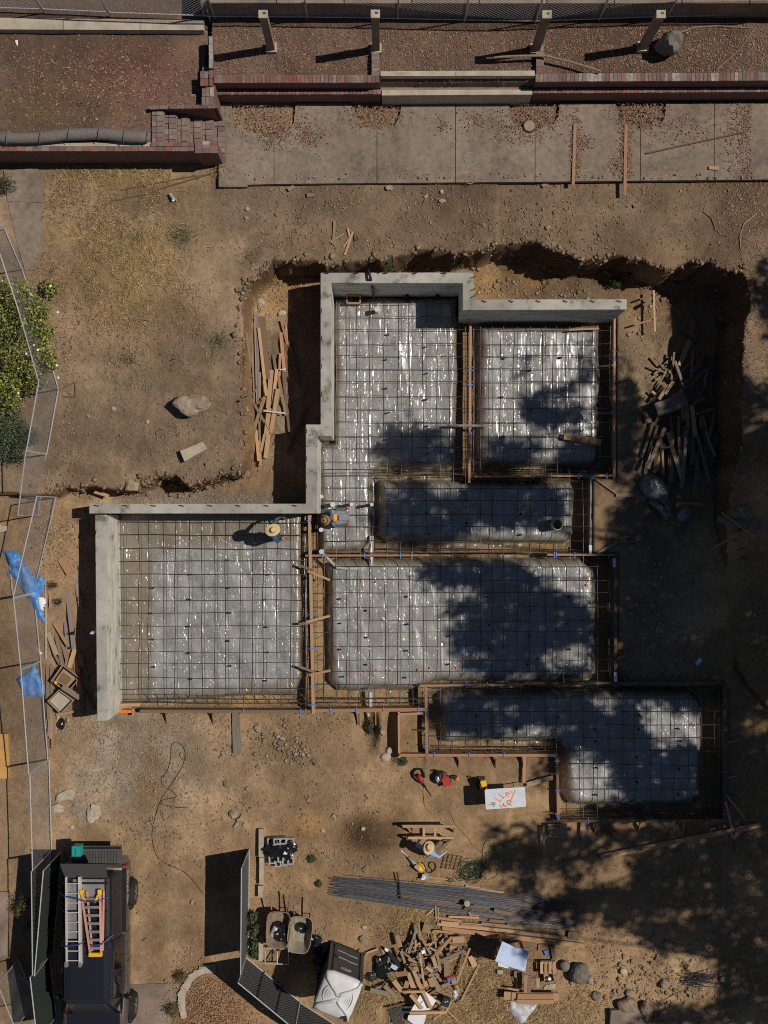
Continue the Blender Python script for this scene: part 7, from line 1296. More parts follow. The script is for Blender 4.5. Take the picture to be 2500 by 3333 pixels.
# ================================================================ ODDS AND ENDS NEAR THE SCRAP HEAP
LS = ZM(1400, 2900, 3.318); SP = ZM(1180, 2900, 4.366)
wt_ = empty('work_table', gp(1660, 3115), 'rough work table carrying the pale blue sheet', 'table'); zt = 1.12
P = [W(*LS(*p), zt) - wt_.location for p in ((770, 580), (1030, 670), (1000, 850), (720, 760))]; MB().prism(P, zt - wt_.location.z - .05, zt - wt_.location.z).build('table_top', M('plywood'), wt_)
for p in P: MB().box((p.x * .9, p.y * .9, .5), (.07, .07, 1.04)).build('leg', M('wood_scrap'), wt_)
P = [W(*LS(*p), zt + .05) for p in ((780, 545), (860, 580), (910, 610), (990, 622), (1067, 650), (1045, 760), (1025, 870), (960, 850), (860, 820), (780, 790), (700, 757), (740, 650))]; g = P[0].copy(); o = MB().prism([p - g for p in P], 0, .012).build('drawing_sheet', M('sheet_blue')); o.location = g; tag(o, 'large pale blue sheet lying on the work table', 'sheet')
P = [W(*LS(*p), zt + .03) for p in ((735, 775), (850, 820), (845, 838), (735, 810))]; g = P[0].copy(); o = MB().prism([p - g for p in P], 0, .01).build('drawing_sheet', M('paper')); o.location = g; tag(o, 'corner of a white sheet sticking out under the pale blue sheet', 'sheet')
def sheet(name, mapf, pts, z, m, label, cat, t=.01):
    P = [W(*mapf(*p), z) for p in pts]; g = P[0].copy(); o = MB().prism([p - g for p in P], -t, 0).build(name, M(m)); o.location = g; return tag(o, label, cat)
sheet('packaging', SP, ((830, 1460), (905, 1440), (1050, 1560), (960, 1690), (870, 1700), (690, 1700)), .5, 'paper', 'white packaging sheet in the middle of the scrap heap', 'packaging'); sheet('packaging', SP, ((650, 1770), (910, 1760), (870, 1900), (740, 1900), (640, 1835)), .3, 'paper', 'white packaging sheet at the bottom of the scrap heap', 'packaging')
sheet('carton_red', SP, ((1195, 1235), (1310, 1190), (1330, 1265), (1215, 1310)), .46, 'red_tool', 'red and blue printed packet in the scrap heap', 'packet', .05); sheet('carton_blue', SP, ((1212, 1255), (1318, 1222), (1330, 1262), (1218, 1305)), .47, 'clip_blue', 'blue label on the red packet in the scrap heap', 'label')
o = empty('battery_case', W(*SP(1180, 1570), .4), 'black plastic box at the lower right of the scrap heap', 'box'); MB().box((0, 0, 0), (.24, .26, .16), (0, .1, -.35)).build('case', M('black_tool'), o); MB().box((-.01, .02, .09), (.05, .02, .02), (0, .1, -.35)).build('latch', M('pvc'), o); MB().box((.05, .04, .09), (.05, .02, .02), (0, .1, -.35)).build('latch', M('pvc'), o)
cloth('plastic_bag', [SP(*p) for p in ((1270, 1400), (1330, 1420), (1370, 1490), (1330, 1600), (1290, 1550))], .15, 'film', 'crumpled clear bag at the right of the scrap heap', 'bag', 61, fold=6, st=.02); sheet('felt_roll', SP, ((320, 815), (370, 850), (550, 1030), (510, 1090), (400, 960)), .22, 'black_tool', 'dark strip of felt at the left of the scrap heap', 'felt', .04); sheet('packaging', SP, ((320, 812), (345, 818), (378, 850), (345, 870), (312, 840)), .25, 'paper', 'white end of the dark felt strip', 'packaging', .05); sheet('packaging', SP, ((420, 1035), (505, 1085), (480, 1145), (395, 1085)), .3, 'sheet_blue', 'pale card at the left of the scrap heap', 'card')
cloth('rag', [SP(*p) for p in ((240, 800), (310, 850), (340, 920), (270, 950), (240, 870))], .12, 'cardboard', 'tan crumpled paper at the left of the scrap heap', 'paper', 63, fold=6, st=.02); cloth('rag', [SP(*p) for p in ((180, 930), (245, 930), (240, 980), (200, 985))], .06, 'paper', 'small white scrap left of the scrap heap', 'paper', 64, fold=8, st=.02); cloth('rag', [SP(*p) for p in ((180, 1160), (280, 1080), (300, 1090), (250, 1170), (190, 1185))], .08, 'paper', 'white paper on the black bag left of the scrap heap', 'paper', 65, fold=6, st=.02)
blob('black_bag', gp(*SP(300, 1080), .08), (.25, .3, .14), 'bag_black', 'black bag at the left foot of the scrap heap', 'bag', 66, amp=.6); blob('black_bag', gp(*SP(130, 1220), .06), (.2, .12, .08), 'pipe_black', 'dark crushed pipe between the toilet and the scrap heap', 'pipe', 67, amp=.4)
sheet('roofing_sheet', SP, ((370, 1690), (620, 1620), (740, 1640), (640, 1760), (600, 1890), (430, 1890)), .12, 'steel_bar', 'dark metal sheet at the lower left of the scrap heap', 'metal sheet', .02)
o = MB().box((0, 0, 0), (.1, .1, .1), (.2, .3, .4)).build('paper_cup', M('paper')); o.location = W(*SP(855, 860), .5); tag(o, 'small white box on the upper scrap heap', 'box'); rod('strap_band', [SP(340, 1265), SP(420, 1250), SP(505, 1235)], .012, 'leaf_a', 'pale green strapping band left in the scrap heap', 'band', z=.35); rod('strap_band', [SP(720, 1025), SP(800, 1055), SP(930, 1135)], .012, 'leaf_a', 'pale green strapping band across the scrap heap middle', 'band', z=.6)
cloth('silver_sheet', [LS(*p) for p in ((850, 1190), (940, 1210), (1180, 1225), (1150, 1300), (1080, 1370), (1050, 1450), (960, 1450), (850, 1310))], .12, 'film', 'silvery plastic sheet below the bottom plank stack', 'plastic sheet', 71, amp=.15, fold=3)
ct, P_ = carton([LS(*p) for p in ((1228, 875), (1320, 870), (1345, 975), (1240, 1000))], .2, 'small open carton with a white cup beside the wooden pallet'); MB().lathe([(.04, 0), (.05, .12), (.001, .12)], 12, (0, 0, .03)).build('cup', M('paper'), ct)
cloth('paper_sack', [LS(*p) for p in ((1090, 960), (1150, 940), (1205, 960), (1190, 1080), (1120, 1085), (1070, 1060))], .14, 'cardboard', 'crumpled brown paper sack above the bottom plank stack', 'paper sack', 73, amp=.15, fold=4, st=.03); cloth('rag', [LS(*p) for p in ((1250, 1020), (1360, 1010), (1365, 1080), (1300, 1090), (1200, 1085))], .1, 'concrete_pale', 'pale torn paper right of the paper sack', 'paper', 74, amp=.12, fold=5, st=.03)
sheet('paint_can_label', LS, ((1225, 650), (1275, 640), (1280, 690), (1250, 705)), .12, 'clip_blue', 'small blue packet in the shade below the lumber stack', 'packet', .04)
block('concrete_pot', [LS(*p) for p in ((722, 860), (785, 855), (785, 905), (730, 905))], .15, 'concrete_pale', 'pale stone block under the work table edge', 'stone'); block('concrete_pot', [LS(*p) for p in ((905, 870), (960, 875), (940, 945), (905, 935))], .15, 'concrete_old', 'grey stone block below the work table', 'stone')
o = empty('ground_cable_clamp', W(1520, 2945, .25), 'small rusty vise like tool lying on the rebar bundle', 'tool'); MB().lathe([(.001, 0), (.09, 0), (.09, .02), (.001, .025)], 14, (0, .05, .05)).build('disc', M('concrete_pale'), o); MB().bar((-.15, 0, 0), (.2, -.02, 0), .04, .06).build('bar', M('steel_bar'), o); MB().bar((0, 0, 0), (.03, -.17, 0), .05, .05).build('jaw', M('steel_bar'), o)
# planting ring at the lower left of the screened fence
ring_ = empty('stone_edging', gp(620, 3200), 'curved row of pale edging stones round the leafy bed', 'edging')
for i in range(9):
    t = i / 8; an = R(95) + R(95) * t; x, y = 690 + 92 * math.cos(an) - 5, 3265 - 112 * math.sin(an); g = gp(x, y); k = MB(); k.box((g.x - ring_.location.x, g.y - ring_.location.y, .04 + .012 * (i % 3)), (.5, random.uniform(.16, .22), .1), (0, 0, an + R(90) + random.uniform(-.1, .1))); k.build('stone', M('concrete_pale'), ring_)
# ================================================================ SCATTERED STUFF
rng = np.random.default_rng(11)
def pts_in(n, cx, cy, rx, ry, shape='g'):
    if shape == 'g': return np.c_[rng.normal(cx, rx, n), rng.normal(cy, ry, n)]
    return np.c_[rng.uniform(cx - rx, cx + rx, n), rng.uniform(cy - ry, cy + ry, n)]
def to_world(P):
    z = np.full(len(P), .5)
    for _ in range(6):
        k = (1 - z / H) / S; x = (P[:, 0] - CX) * k; y = (CY - P[:, 1]) * k; z = .4 * z + .6 * gzv(x, y)
    return x, y, gzv(x, y)
def gzv(x, y):
    xs, ys, Z = GR['xs'], GR['ys'], GR['Z']; i = np.clip(np.searchsorted(xs, x) - 1, 0, len(xs) - 2); j = np.clip(np.searchsorted(ys, y) - 1, 0, len(ys) - 2); a = (x - xs[i]) / (xs[i + 1] - xs[i]); b = (y - ys[j]) / (ys[j + 1] - ys[j])
    return (Z[j, i] * (1 - a) + Z[j, i + 1] * a) * (1 - b) + (Z[j + 1, i] * (1 - a) + Z[j + 1, i + 1] * a) * b
def patio_lift(P, z):                                                   # things on the terrace lie on its panels
    on = (P[:, 0] > 715) & (P[:, 0] < 2444) & (P[:, 1] > 338) & (P[:, 1] < 590); return np.where(on, np.maximum(z, 2.215), z)
OCT = np.array([(1, 0, 0), (-1, 0, 0), (0, 1, 0), (0, -1, 0), (0, 0, 1), (0, 0, -1)], float); OCF = np.array([(0, 2, 4), (2, 1, 4), (1, 3, 4), (3, 0, 4), (2, 0, 5), (1, 2, 5), (3, 1, 5), (0, 3, 5)])
def scatter_pebbles(name, P, size, cols, label):
    x, y, z = to_world(P); z = patio_lift(P, z); n = len(x); s_ = size[0] * (size[1] / size[0]) ** (rng.random(n) ** 2.2); v = OCT[None] * rng.uniform(.6, 1.25, (n, 6, 1)) * s_[:, None, None] * np.array([1, 1, .65]); a = rng.uniform(0, 6.28, n); c, s2 = np.cos(a)[:, None], np.sin(a)[:, None]
    v = np.stack([v[..., 0] * c - v[..., 1] * s2, v[..., 0] * s2 + v[..., 1] * c, v[..., 2]], -1) + np.c_[x, y, z + s_ * .25][:, None]; f = (OCF[None] + 6 * np.arange(n)[:, None, None]).reshape(-1, 3)
    cc = np.array(cols)[rng.integers(0, len(cols), n)] * rng.uniform(.75, 1.25, (n, 1)); me = npmesh(name, v.reshape(-1, 3), f, M('pebble'), False, {'tint': np.repeat(cc, 6, 0)}); return tag(link(name, me), label, 'gravel', kind='stuff')
PC = [(.33, .26, .18), (.28, .22, .155), (.38, .32, .25), (.24, .17, .11)]; GC = [(.36, .31, .25), (.28, .25, .21), (.42, .38, .32), (.3, .24, .17)]
P = np.concatenate([pts_in(5200, 400, 2480, 170, 120), pts_in(900, 320, 2360, 100, 25), pts_in(1200, 700, 1625, 330, 18, 'u')]); scatter_pebbles('gravel', P, (.012, .035), GC, 'grey gravel strewn over the driveway')
P = np.concatenate([pts_in(2500, 900, 2560, 420, 260, 'u'), pts_in(1700, 1600, 690, 900, 120, 'u'), pts_in(900, 850, 1100, 60, 200), pts_in(900, 1650, 950, 160, 40), pts_in(1000, 2100, 1150, 70, 160), pts_in(1500, 2150, 1900, 110, 350, 'u'), pts_in(1700, 2050, 3050, 420, 270, 'u'), pts_in(500, 200, 1750, 60, 100), pts_in(900, 600, 1500, 300, 90), pts_in(1200, 450, 1200, 300, 400, 'u'), pts_in(600, 950, 950, 60, 40), pts_in(700, 1130, 2880, 250, 130)])
scatter_pebbles('pebbles', P, (.010, .042), PC, 'loose pebbles and clods on the bare dirt')
LW = np.array(LIP[1:52], float); sg = rng.integers(0, len(LW) - 1, 1500); tt = rng.random(1500)[:, None]; LP_ = LW[sg] * (1 - tt) + LW[sg + 1] * tt + rng.normal(0, 14, (1500, 2)) + np.array([0, 8])
LP_ = LP_[(LP_[:, 0] > 100) & (LP_[:, 0] < 2480)]; scatter_pebbles('clods', LP_, (.02, .11), [(.26, .18, .11), (.2, .14, .09), (.3, .2, .115)], 'crumbled clods along the lip and foot of the cut banks')
P = np.concatenate([pts_in(130, 970, 2450, 22, 18), pts_in(160, 900, 2410, 60, 40), pts_in(300, 2150, 3200, 130, 60), pts_in(120, 2100, 2000, 80, 150), pts_in(110, 1980, 3220, 150, 60), pts_in(90, 2120, 1000, 40, 60), pts_in(120, 1720, 955, 120, 25)]); scatter_pebbles('rubble', P, (.025, .09), PC, 'broken clods and small rubble in patches')
cl_ = np.concatenate([pts_in(6000, 1650, 700, 820, 115, 'u'), pts_in(4200, 480, 1250, 310, 330, 'u'), pts_in(4200, 850, 2560, 480, 250, 'u'), pts_in(1800, 1250, 2900, 380, 160, 'u'), pts_in(2600, 2100, 3080, 380, 250, 'u'), pts_in(1200, 200, 1750, 90, 110, 'u'), pts_in(1500, 500, 2950, 160, 300, 'u')]); cl_ = cl_[rng.random(len(cl_)) < np.clip(3.2 * fbm(cl_[:, 0] / 90, cl_[:, 1] / 90, 3, 17) - 1.05, 0, 1)]
scatter_pebbles('clods', cl_, (.014, .05), [(.27, .19, .12), (.22, .155, .1), (.32, .235, .155), (.18, .125, .08)], 'small earth clods and grit on the dirt')
def scatter_leaves(name, P, size, cols, m, label, cat, lift=.012, curl=.5, thin=.5):
    x, y, z = to_world(P); z = patio_lift(P, z) + lift * rng.uniform(.3, 1.6, len(P)); n = len(x); L = rng.uniform(size[0], size[1], n); a = rng.uniform(0, 6.28, n); w = L * thin * rng.uniform(.6, 1.1, n); t1 = rng.normal(0, curl, n); t2 = rng.normal(0, curl, n); dx, dy = np.cos(a), np.sin(a)
    def vtx(u, v): return np.stack([x + dx * u - dy * v, y + dy * u + dx * v, z + np.abs(v) * .5 * np.abs(t1) + u * t2 * .35 + np.abs(L * t2 * .12)], -1)
    v = np.stack([vtx(-L / 2, 0 * w), vtx(0 * L, -w / 2), vtx(L / 2, 0 * w), vtx(0 * L, w / 2)], 1); f = (np.array([(0, 1, 2), (0, 2, 3)])[None] + 4 * np.arange(n)[:, None, None]).reshape(-1, 3)
    cc = np.array(cols)[rng.integers(0, len(cols), n)] * rng.uniform(.7, 1.3, (n, 1)); me = npmesh(name, v.reshape(-1, 3), f, M(m), False, {'tint': np.repeat(cc, 4, 0)}); return tag(link(name, me), label, cat, kind='stuff')
LC = [(.21, .13, .085), (.27, .175, .11), (.17, .1, .066), (.29, .175, .105), (.13, .08, .056), (.24, .11, .075), (.22, .105, .075), (.33, .22, .135)]
up = pts_in(17000, 1620, 160, 920, 78, 'u'); up = up[rng.random(len(up)) < .25 + .75 * np.array(fbm(up[:, 0] / 120, up[:, 1] / 60, 3, 5))]
P = np.concatenate([up, pts_in(700, 860, 385, 55, 35), pts_in(500, 900, 440, 30, 25), pts_in(700, 1225, 375, 45, 25), pts_in(700, 1740, 385, 45, 28), pts_in(700, 2085, 375, 45, 25), pts_in(700, 1872, 490, 9, 55), pts_in(900, 2035, 500, 10, 60), pts_in(160, 2010, 540, 14, 14), pts_in(120, 1900, 470, 20, 16), pts_in(90, 1000, 440, 10, 14), pts_in(70, 1440, 420, 9, 12), pts_in(60, 1560, 400, 10, 10), pts_in(150, 1700, 450, 40, 15), pts_in(900, 2440, 400, 40, 50), pts_in(250, 1000, 440, 30, 25), pts_in(300, 1600, 400, 90, 30), pts_in(1500, 2440, 620, 45, 150), pts_in(800, 2450, 1100, 40, 150), pts_in(300, 1500, 285, 120, 6), pts_in(300, 2250, 430, 100, 30), pts_in(200, 710, 440, 6, 30)])
scatter_leaves('dead_leaves', P, (.03, .075), LC, 'leaf_dry', 'dead brown leaves strewn over the upper terraces', 'leaves')
P = np.concatenate([pts_in(3200, 320, 280, 230, 90), pts_in(500, 210, 620, 50, 60), pts_in(300, 360, 730, 80, 30), pts_in(250, 600, 400, 60, 30), pts_in(200, 215, 1150, 20, 60), pts_in(250, 150, 880, 30, 30)]); scatter_leaves('dead_leaves', P, (.03, .1), LC, 'leaf_dry', 'dead leaves on the left terrace and lawn edge', 'leaves')
P = np.concatenate([pts_in(3800, 690, 3280, 75, 60), pts_in(500, 620, 3200, 30, 30)]); scatter_leaves('dead_leaves', P, (.03, .07), [(.3, .16, .08), (.36, .2, .1), (.22, .12, .07), (.38, .27, .15)], 'leaf_dry', 'thick layer of orange brown leaves in the round bed', 'leaves', lift=.05)
GCo = [(.42, .28, .12), (.5, .36, .17), (.32, .21, .09), (.22, .15, .06)]
gq = np.concatenate([pts_in(9000, 370, 800, 130, 150), pts_in(2500, 430, 555, 170, 18), pts_in(1800, 480, 1000, 90, 50), pts_in(900, 250, 640, 60, 60)]); gq = gq[(gq[:, 0] > 145) & (gq[:, 1] > 540) & (gq[:, 0] < 760)]; gq = gq[rng.random(len(gq)) < np.clip(2.6 * fbm(gq[:, 0] / 70, gq[:, 1] / 70, 3, 9) - .6, 0, 1)]
scatter_leaves('dry_grass', gq, (.07, .2), GCo, 'grass_dry', 'patchy dry golden grass on the lawn', 'grass', lift=.03, curl=.5, thin=.09)
gq = np.concatenate([pts_in(2600, 1410, 3040, 60, 25), pts_in(2600, 1580, 3190, 60, 70), pts_in(1500, 1290, 3240, 70, 60), pts_in(1400, 1480, 3310, 90, 25), pts_in(700, 1350, 2990, 40, 15), pts_in(900, 1720, 3290, 60, 30), pts_in(600, 1890, 3280, 50, 40)]); scatter_leaves('straw', gq, (.08, .3), GCo, 'grass_dry', 'dry straw and stalks around the scrap heap', 'straw', lift=.04, curl=.4, thin=.06)
gq = np.concatenate([pts_in(160, 592, 770, 22, 16), pts_in(120, 710, 1110, 18, 12), pts_in(80, 440, 775, 25, 10), pts_in(80, 820, 840, 15, 18), pts_in(60, 560, 1170, 25, 18), pts_in(100, 420, 1170, 25, 12)]); scatter_leaves('green_weeds', gq, (.06, .14), [(.07, .085, .025), (.1, .11, .035)], 'grass_dry', 'small green weeds in the dry lawn', 'weeds', lift=.03, thin=.14)
# twigs
tw = MB()
for i in range(330):
    reg = random.choice([(330, 1200, 250, 250), (1600, 680, 850, 120), (330, 900, 180, 250), (400, 1230, 120, 60), (1900, 160, 600, 70), (2450, 700, 50, 200), (1600, 3250, 180, 70), (100, 1850, 90, 250), (540, 610, 120, 40)]); p = gp(random.uniform(reg[0] - reg[2], reg[0] + reg[2]), random.uniform(reg[1] - reg[3], reg[1] + reg[3]), .015); a = random.uniform(0, 6.3); L_ = random.uniform(.1, .5)
    if -1 < p.x < 3 and p.z < .0: continue
    b_ = Vector((p.x + L_ * .5 * math.cos(a), p.y + L_ * .5 * math.sin(a), 0)); c_ = Vector((b_.x + L_ * .5 * math.cos(a + .4), b_.y + L_ * .5 * math.sin(a + .4), 0)); b_.z = gz(b_.x, b_.y) + .02; c_.z = gz(c_.x, c_.y) + .01
    if abs(c_.z - p.z) > .15: continue
    tw.tube([p, b_, c_], [.007, .006, .004], 4, cap=False)
tag(tw.build('twigs', M('branch'), fixn=False), 'thin dry twigs strewn over lawn and dirt', 'twigs', kind='stuff')
# ================================================================ PLANTS
def leafmesh(name, C, Nn, size, m, cols=None, parent=None, thin=.6):
    n = len(C); a = rng.normal(size=(n, 3)); a /= np.linalg.norm(a, axis=1)[:, None]; nn = Nn + rng.normal(0, .5, (n, 3)); nn /= np.linalg.norm(nn, axis=1)[:, None]; t = np.cross(a, nn); t /= np.linalg.norm(t, axis=1)[:, None] + 1e-9; b = np.cross(nn, t); L = rng.uniform(size * .6, size * 1.35, n)[:, None]; w = L * thin
    v = np.stack([C - t * L / 2, C - b * w / 2 + nn * L * .06, C + t * L / 2, C + b * w / 2 + nn * L * .06], 1); f = (np.array([(0, 1, 2), (0, 2, 3)])[None] + 4 * np.arange(n)[:, None, None]).reshape(-1, 3)
    at = {}
    if cols is not None: at = {'tint': np.repeat(np.array(cols)[rng.integers(0, len(cols), n)] * rng.uniform(.6, 1.4, (n, 1)), 4, 0)}
    return link(name, npmesh(name, v.reshape(-1, 3), f, M(m), False, at), parent)
mat('leaf_mix', (.1, .13, .03), .55, var=.25, scale=6, spec=.3, attr='tint', orand=0)
def shrub(name, label, blobs, n, size, cols, stems=5, cat='shrub', group=None, thin=.6):
    """blobs: photo pixel, height of centre over ground, radii"""
    g0 = gp(blobs[0][0], blobs[0][1]); o = empty(name, g0, label, cat, group); C = []; Nn = []
    vol = np.array([b[3] * b[4] for b in blobs]); cnt = (n * vol / vol.sum()).astype(int)
    for (px, py, h, rx, rz), k in zip(blobs, cnt):
        gg = gp(px, py).z; c = W(px, py, gg + h); d = rng.normal(size=(k, 3)); d /= np.linalg.norm(d, axis=1)[:, None]; r_ = rng.random(k) ** .45; lump = .55 + .8 * vnoise(d[:, 0] * 2.2 + px, d[:, 1] * 2.2 + d[:, 2] * 1.7, 3)
        C.append(np.array(c)[None] + d * (r_ * lump)[:, None] * np.array([rx, rx, rz])); Nn.append(d * .6 + np.array([0, 0, .7]))
    C = np.concatenate(C); Nn = np.concatenate(Nn); leafmesh('foliage', C - np.array(g0), Nn, size, 'leaf_mix', cols, o, thin)
    k = MB()
    for (px, py, h, rx, rz) in blobs:
        gg = gp(px, py); c = W(px, py, gg.z + h)
        for i in range(stems): e = c + Vector((random.uniform(-.7, .7) * rx, random.uniform(-.7, .7) * rx, random.uniform(-.2, .8) * rz)); bs = Vector((c.x + random.uniform(-.05, .05), c.y + random.uniform(-.05, .05), gz(c.x, c.y) - .03)); k.tube([bs - g0, (bs * .5 + e * .5) + Vector((0, 0, .06)) - g0, e - g0], [.014, .01, .004], 5, cap=False)
    k.build('stem', M('bark'), o, fixn=False)['kind'] = 'stuff'; return o
YG = [(.2, .22, .035), (.28, .285, .05), (.12, .15, .03), (.33, .31, .08), (.055, .075, .018), (.09, .11, .03)]; DG = [(.05, .075, .045), (.075, .1, .06), (.035, .055, .035)]; MG = [(.05, .075, .02), (.08, .1, .03), (.03, .05, .015)]
bsh = shrub('leafy_bush', 'large yellow green leafy bush growing through the left fence', [(160, 940, .3, .3, .3), (165, 1180, .4, .3, .35), (40, 960, .8, .55, .6), (70, 1060, .9, .62, .65), (130, 1010, .6, .35, .45), (45, 1150, .95, .65, .7), (125, 1140, .7, .42, .5), (20, 1240, .9, .6, .6), (100, 1225, .75, .45, .5), (30, 1310, .6, .45, .45), (150, 1080, .5, .3, .35), (-20, 1050, .9, .6, .6)], 13000, .072, YG)
shrub('round_shrub', 'dusky green round shrub below the leafy bush behind the fence', [(30, 1390, .65, .6, .55), (95, 1420, .45, .4, .4), (5, 1450, .5, .5, .4), (50, 1470, .4, .4, .35)], 6500, .045, [(.07, .095, .045), (.1, .12, .06), (.05, .07, .035)])
k = MB()
for x, y in ((8, 915), (165, 932), (188, 1017), (110, 1124), (123, 1140), (86, 1152), (60, 1280), (60, 950), (40, 925), (185, 1190), (190, 1230)):
    p = W(x, y, 3.1); k.lathe([(.001, 0), (.035, .01), (.02, .02), (.001, .02)], 6, p - bsh.location)
k.build('flower', M('paper'), bsh)
for i, (x, y, r_, lab) in enumerate(((1200, 2355, .2, 'green weed beside the dug hole below the slab'), (1310, 2478, .16, 'low grey green weed below the little trench'), (1012, 2797, .13, 'small green weed right of the cinder blocks'), (1037, 2877, .11, 'small green weed left of the rebar bundle'))):
    p_ = [(x, y, .15 if i == 0 else .05, r_, .2 if i == 0 else .08)] + ([(x + 8, y + 30, .12, .13, .15)] if i == 0 else []); shrub('weed', lab, p_, 500, .05, MG if i != 1 else DG, 3, 'weed', thin=.35)
for i, (x, y, r_, lab) in enumerate(((1358, 845, .18, 'green weed on the pit bank above the tallest wall'), (1265, 862, .1, 'small weed on the pit bank left of the green one'), (1495, 855, .12, 'weed on the pit bank near the wall notch'), (2040, 885, .2, 'leafy weed hanging on the right pit bank, upper'), (2005, 915, .2, 'leafy weed hanging on the right pit bank, lower'))): shrub('weed', lab, [(x, y, .3, r_, .16)], 320, .06, MG, 3, 'weed', thin=.35)
shrub('dark_shrub', 'dark green shrubs in the gap between screened fence and curb', [(822, 2985, .4, .16, .35), (825, 3030, .45, .17, .35), (826, 3075, .35, .15, .3), (824, 3105, .3, .14, .3)], 2600, .06, MG)
shrub('dry_shrub', 'straggly yellowish shrub behind the screened gate', [(85, 2940, .5, .28, .4), (60, 2965, .4, .22, .3), (95, 3010, .4, .15, .3)], 900, .06, [(.2, .16, .05), (.15, .13, .04), (.1, .09, .03)], 12, thin=.3)
shrub('dry_shrub', 'straggly grass clump at the rim of the leafy bed', [(590, 3180, .2, .22, .2), (560, 3290, .25, .25, .2)], 700, .12, [(.16, .13, .06), (.1, .09, .04), (.22, .17, .09)], 14, thin=.08)
shrub('dry_shrub', 'leafless little shrub at the fence beside the garage wall', [(175, 1905, .25, .22, .2), (190, 1960, .2, .2, .18)], 200, .08, [(.12, .08, .05)], 16, thin=.08)
shrub('dry_shrub', 'tuft of plant at the far left beside the path', [(15, 600, .25, .3, .2)], 500, .1, [(.06, .07, .03), (.1, .09, .04)], 8, thin=.15)
# ================================================================ TALL TREES right of the lot: their crowns stand outside the frame and shade it
PL = [(2280, 1980, 330, 520, 1.8), (2440, 1450, 110, 480, .85), (2230, 1330, 150, 230, .95), (2260, 1060, 140, 130, .8), (2420, 2600, 180, 260, 1.2), (2300, 2900, 270, 260, 1.5), (1960, 2935, 200, 55, 1.2), (1860, 2755, 170, 45, 1.0), (2120, 2760, 300, 90, 1.2), (2450, 3220, 130, 180, .9), (2150, 1600, 110, 80, 1.3), (2260, 1520, 130, 120, 1.1), (1730, 2790, 60, 40, .8), (2250, 1980, 320, 470, 1.5), (2490, 1750, 170, 620, 1.3), (2480, 1100, 70, 330, .42), (2250, 1420, 130, 190, .75), (2230, 1180, 90, 130, .5), (2150, 2480, 380, 240, 1.0), (2380, 2780, 260, 260, 1.05), (1980, 2740, 240, 90, .85), (1790, 2800, 230, 100, .62), (1650, 2700, 90, 40, .45), (2420, 3020, 150, 230, .9), (2100, 2950, 230, 90, .8), (1840, 2960, 150, 60, .7), (2300, 3300, 260, 40, .7), (1700, 2050, 250, 170, 1.1), (1560, 1880, 200, 65, 1.0), (1850, 2090, 110, 140, .8), (1380, 1690, 170, 90, 1.0), (1640, 1640, 240, 95, .85), (1330, 1600, 110, 45, .7), (1330, 1450, 110, 75, 1.0), (1450, 1470, 60, 60, .7), (1640, 1480, 110, 55, .85), (1880, 1490, 90, 75, .95), (1800, 1320, 120, 90, .62), (1910, 1190, 50, 110, .5), (1720, 1190, 60, 80, .4), (1560, 2320, 170, 90, 1.1), (1760, 2290, 170, 85, 1.0), (1910, 2350, 120, 110, .85), (2000, 2500, 150, 150, .9), (2180, 2560, 120, 90, .95), (2030, 2300, 40, 130, 1.0), (1990, 1400, 60, 220, .8), (2060, 1800, 110, 260, 1.1), (2120, 2240, 250, 60, 1.1), (1700, 3050, 120, 50, .4)]
MI = [(2010, 2782, 60, 22, 1.3), (2120, 2760, 70, 24, 1.3), (2230, 2735, 60, 24, 1.2), (2340, 2712, 70, 24, 1.3), (2440, 2692, 50, 22, 1.3), (1790, 2860, 60, 30, .7), (2080, 2850, 90, 30, .5), (2230, 2840, 60, 24, .5), (1880, 1890, 75, 60, 1.), (1950, 1960, 40, 50, .7), (2150, 2350, 70, 105, 1.7), (2265, 2345, 55, 105, 1.7), (1900, 2545, 100, 100, 1.2), (2200, 1290, 70, 60, .85), (2190, 1180, 45, 55, .8), (2235, 1420, 70, 45, .6), (2170, 1450, 30, 40, .5), (2120, 1130, 50, 80, .6), (1480, 2400, 90, 35, .8), (1700, 2400, 90, 32, .8), (1590, 2300, 30, 30, .6), (1690, 2310, 35, 25, .6), (1960, 2290, 30, 45, .8), (2000, 2590, 60, 30, .6), (1850, 2130, 60, 40, .7), (1930, 2190, 30, 40, .8), (1800, 1720, 70, 40, .8), (1590, 1720, 50, 30, .5), (2070, 1610, 40, 30, .9), (2000, 2830, 70, 50, .7), (2150, 2870, 60, 40, .5), (1960, 2900, 90, 35, .4), (2130, 2970, 70, 30, .6), (2330, 1930, 30, 25, .7), (2370, 1640, 30, 40, .7), (2440, 2350, 50, 90, .8), (2380, 1250, 40, 60, .5), (2140, 1180, 60, 110, .7), (2230, 3110, 130, 60, .9), (1780, 2160, 40, 30, .5), (1810, 2020, 35, 30, .5), (1640, 1960, 25, 20, .5), (1420, 1590, 60, 30, .5), (2080, 3200, 260, 60, .6), (1860, 2690, 40, 30, .7), (2050, 2700, 40, 40, .6)]
def cover(P):
    c = np.zeros(len(P))
    for a, b, rx, ry, w in PL: c = np.maximum(c, w * 1.12 * np.clip(1.35 - (((P[:, 0] - a) / rx) ** 2 + ((P[:, 1] - b) / ry) ** 2), 0, 1.0))
    for a, b, rx, ry, w in MI: c -= w * np.exp(-(((P[:, 0] - a) / rx) ** 2 + ((P[:, 1] - b) / ry) ** 2) ** 2)
    far = np.clip((P[:, 0] - 2480) / 150, 0, 1) * np.clip(1.2 - ((P[:, 0] - 2650) / 420) ** 2, 0, 1); return np.maximum(c, far * .75 * ((P[:, 1] > 900) & (P[:, 1] < 3300)))
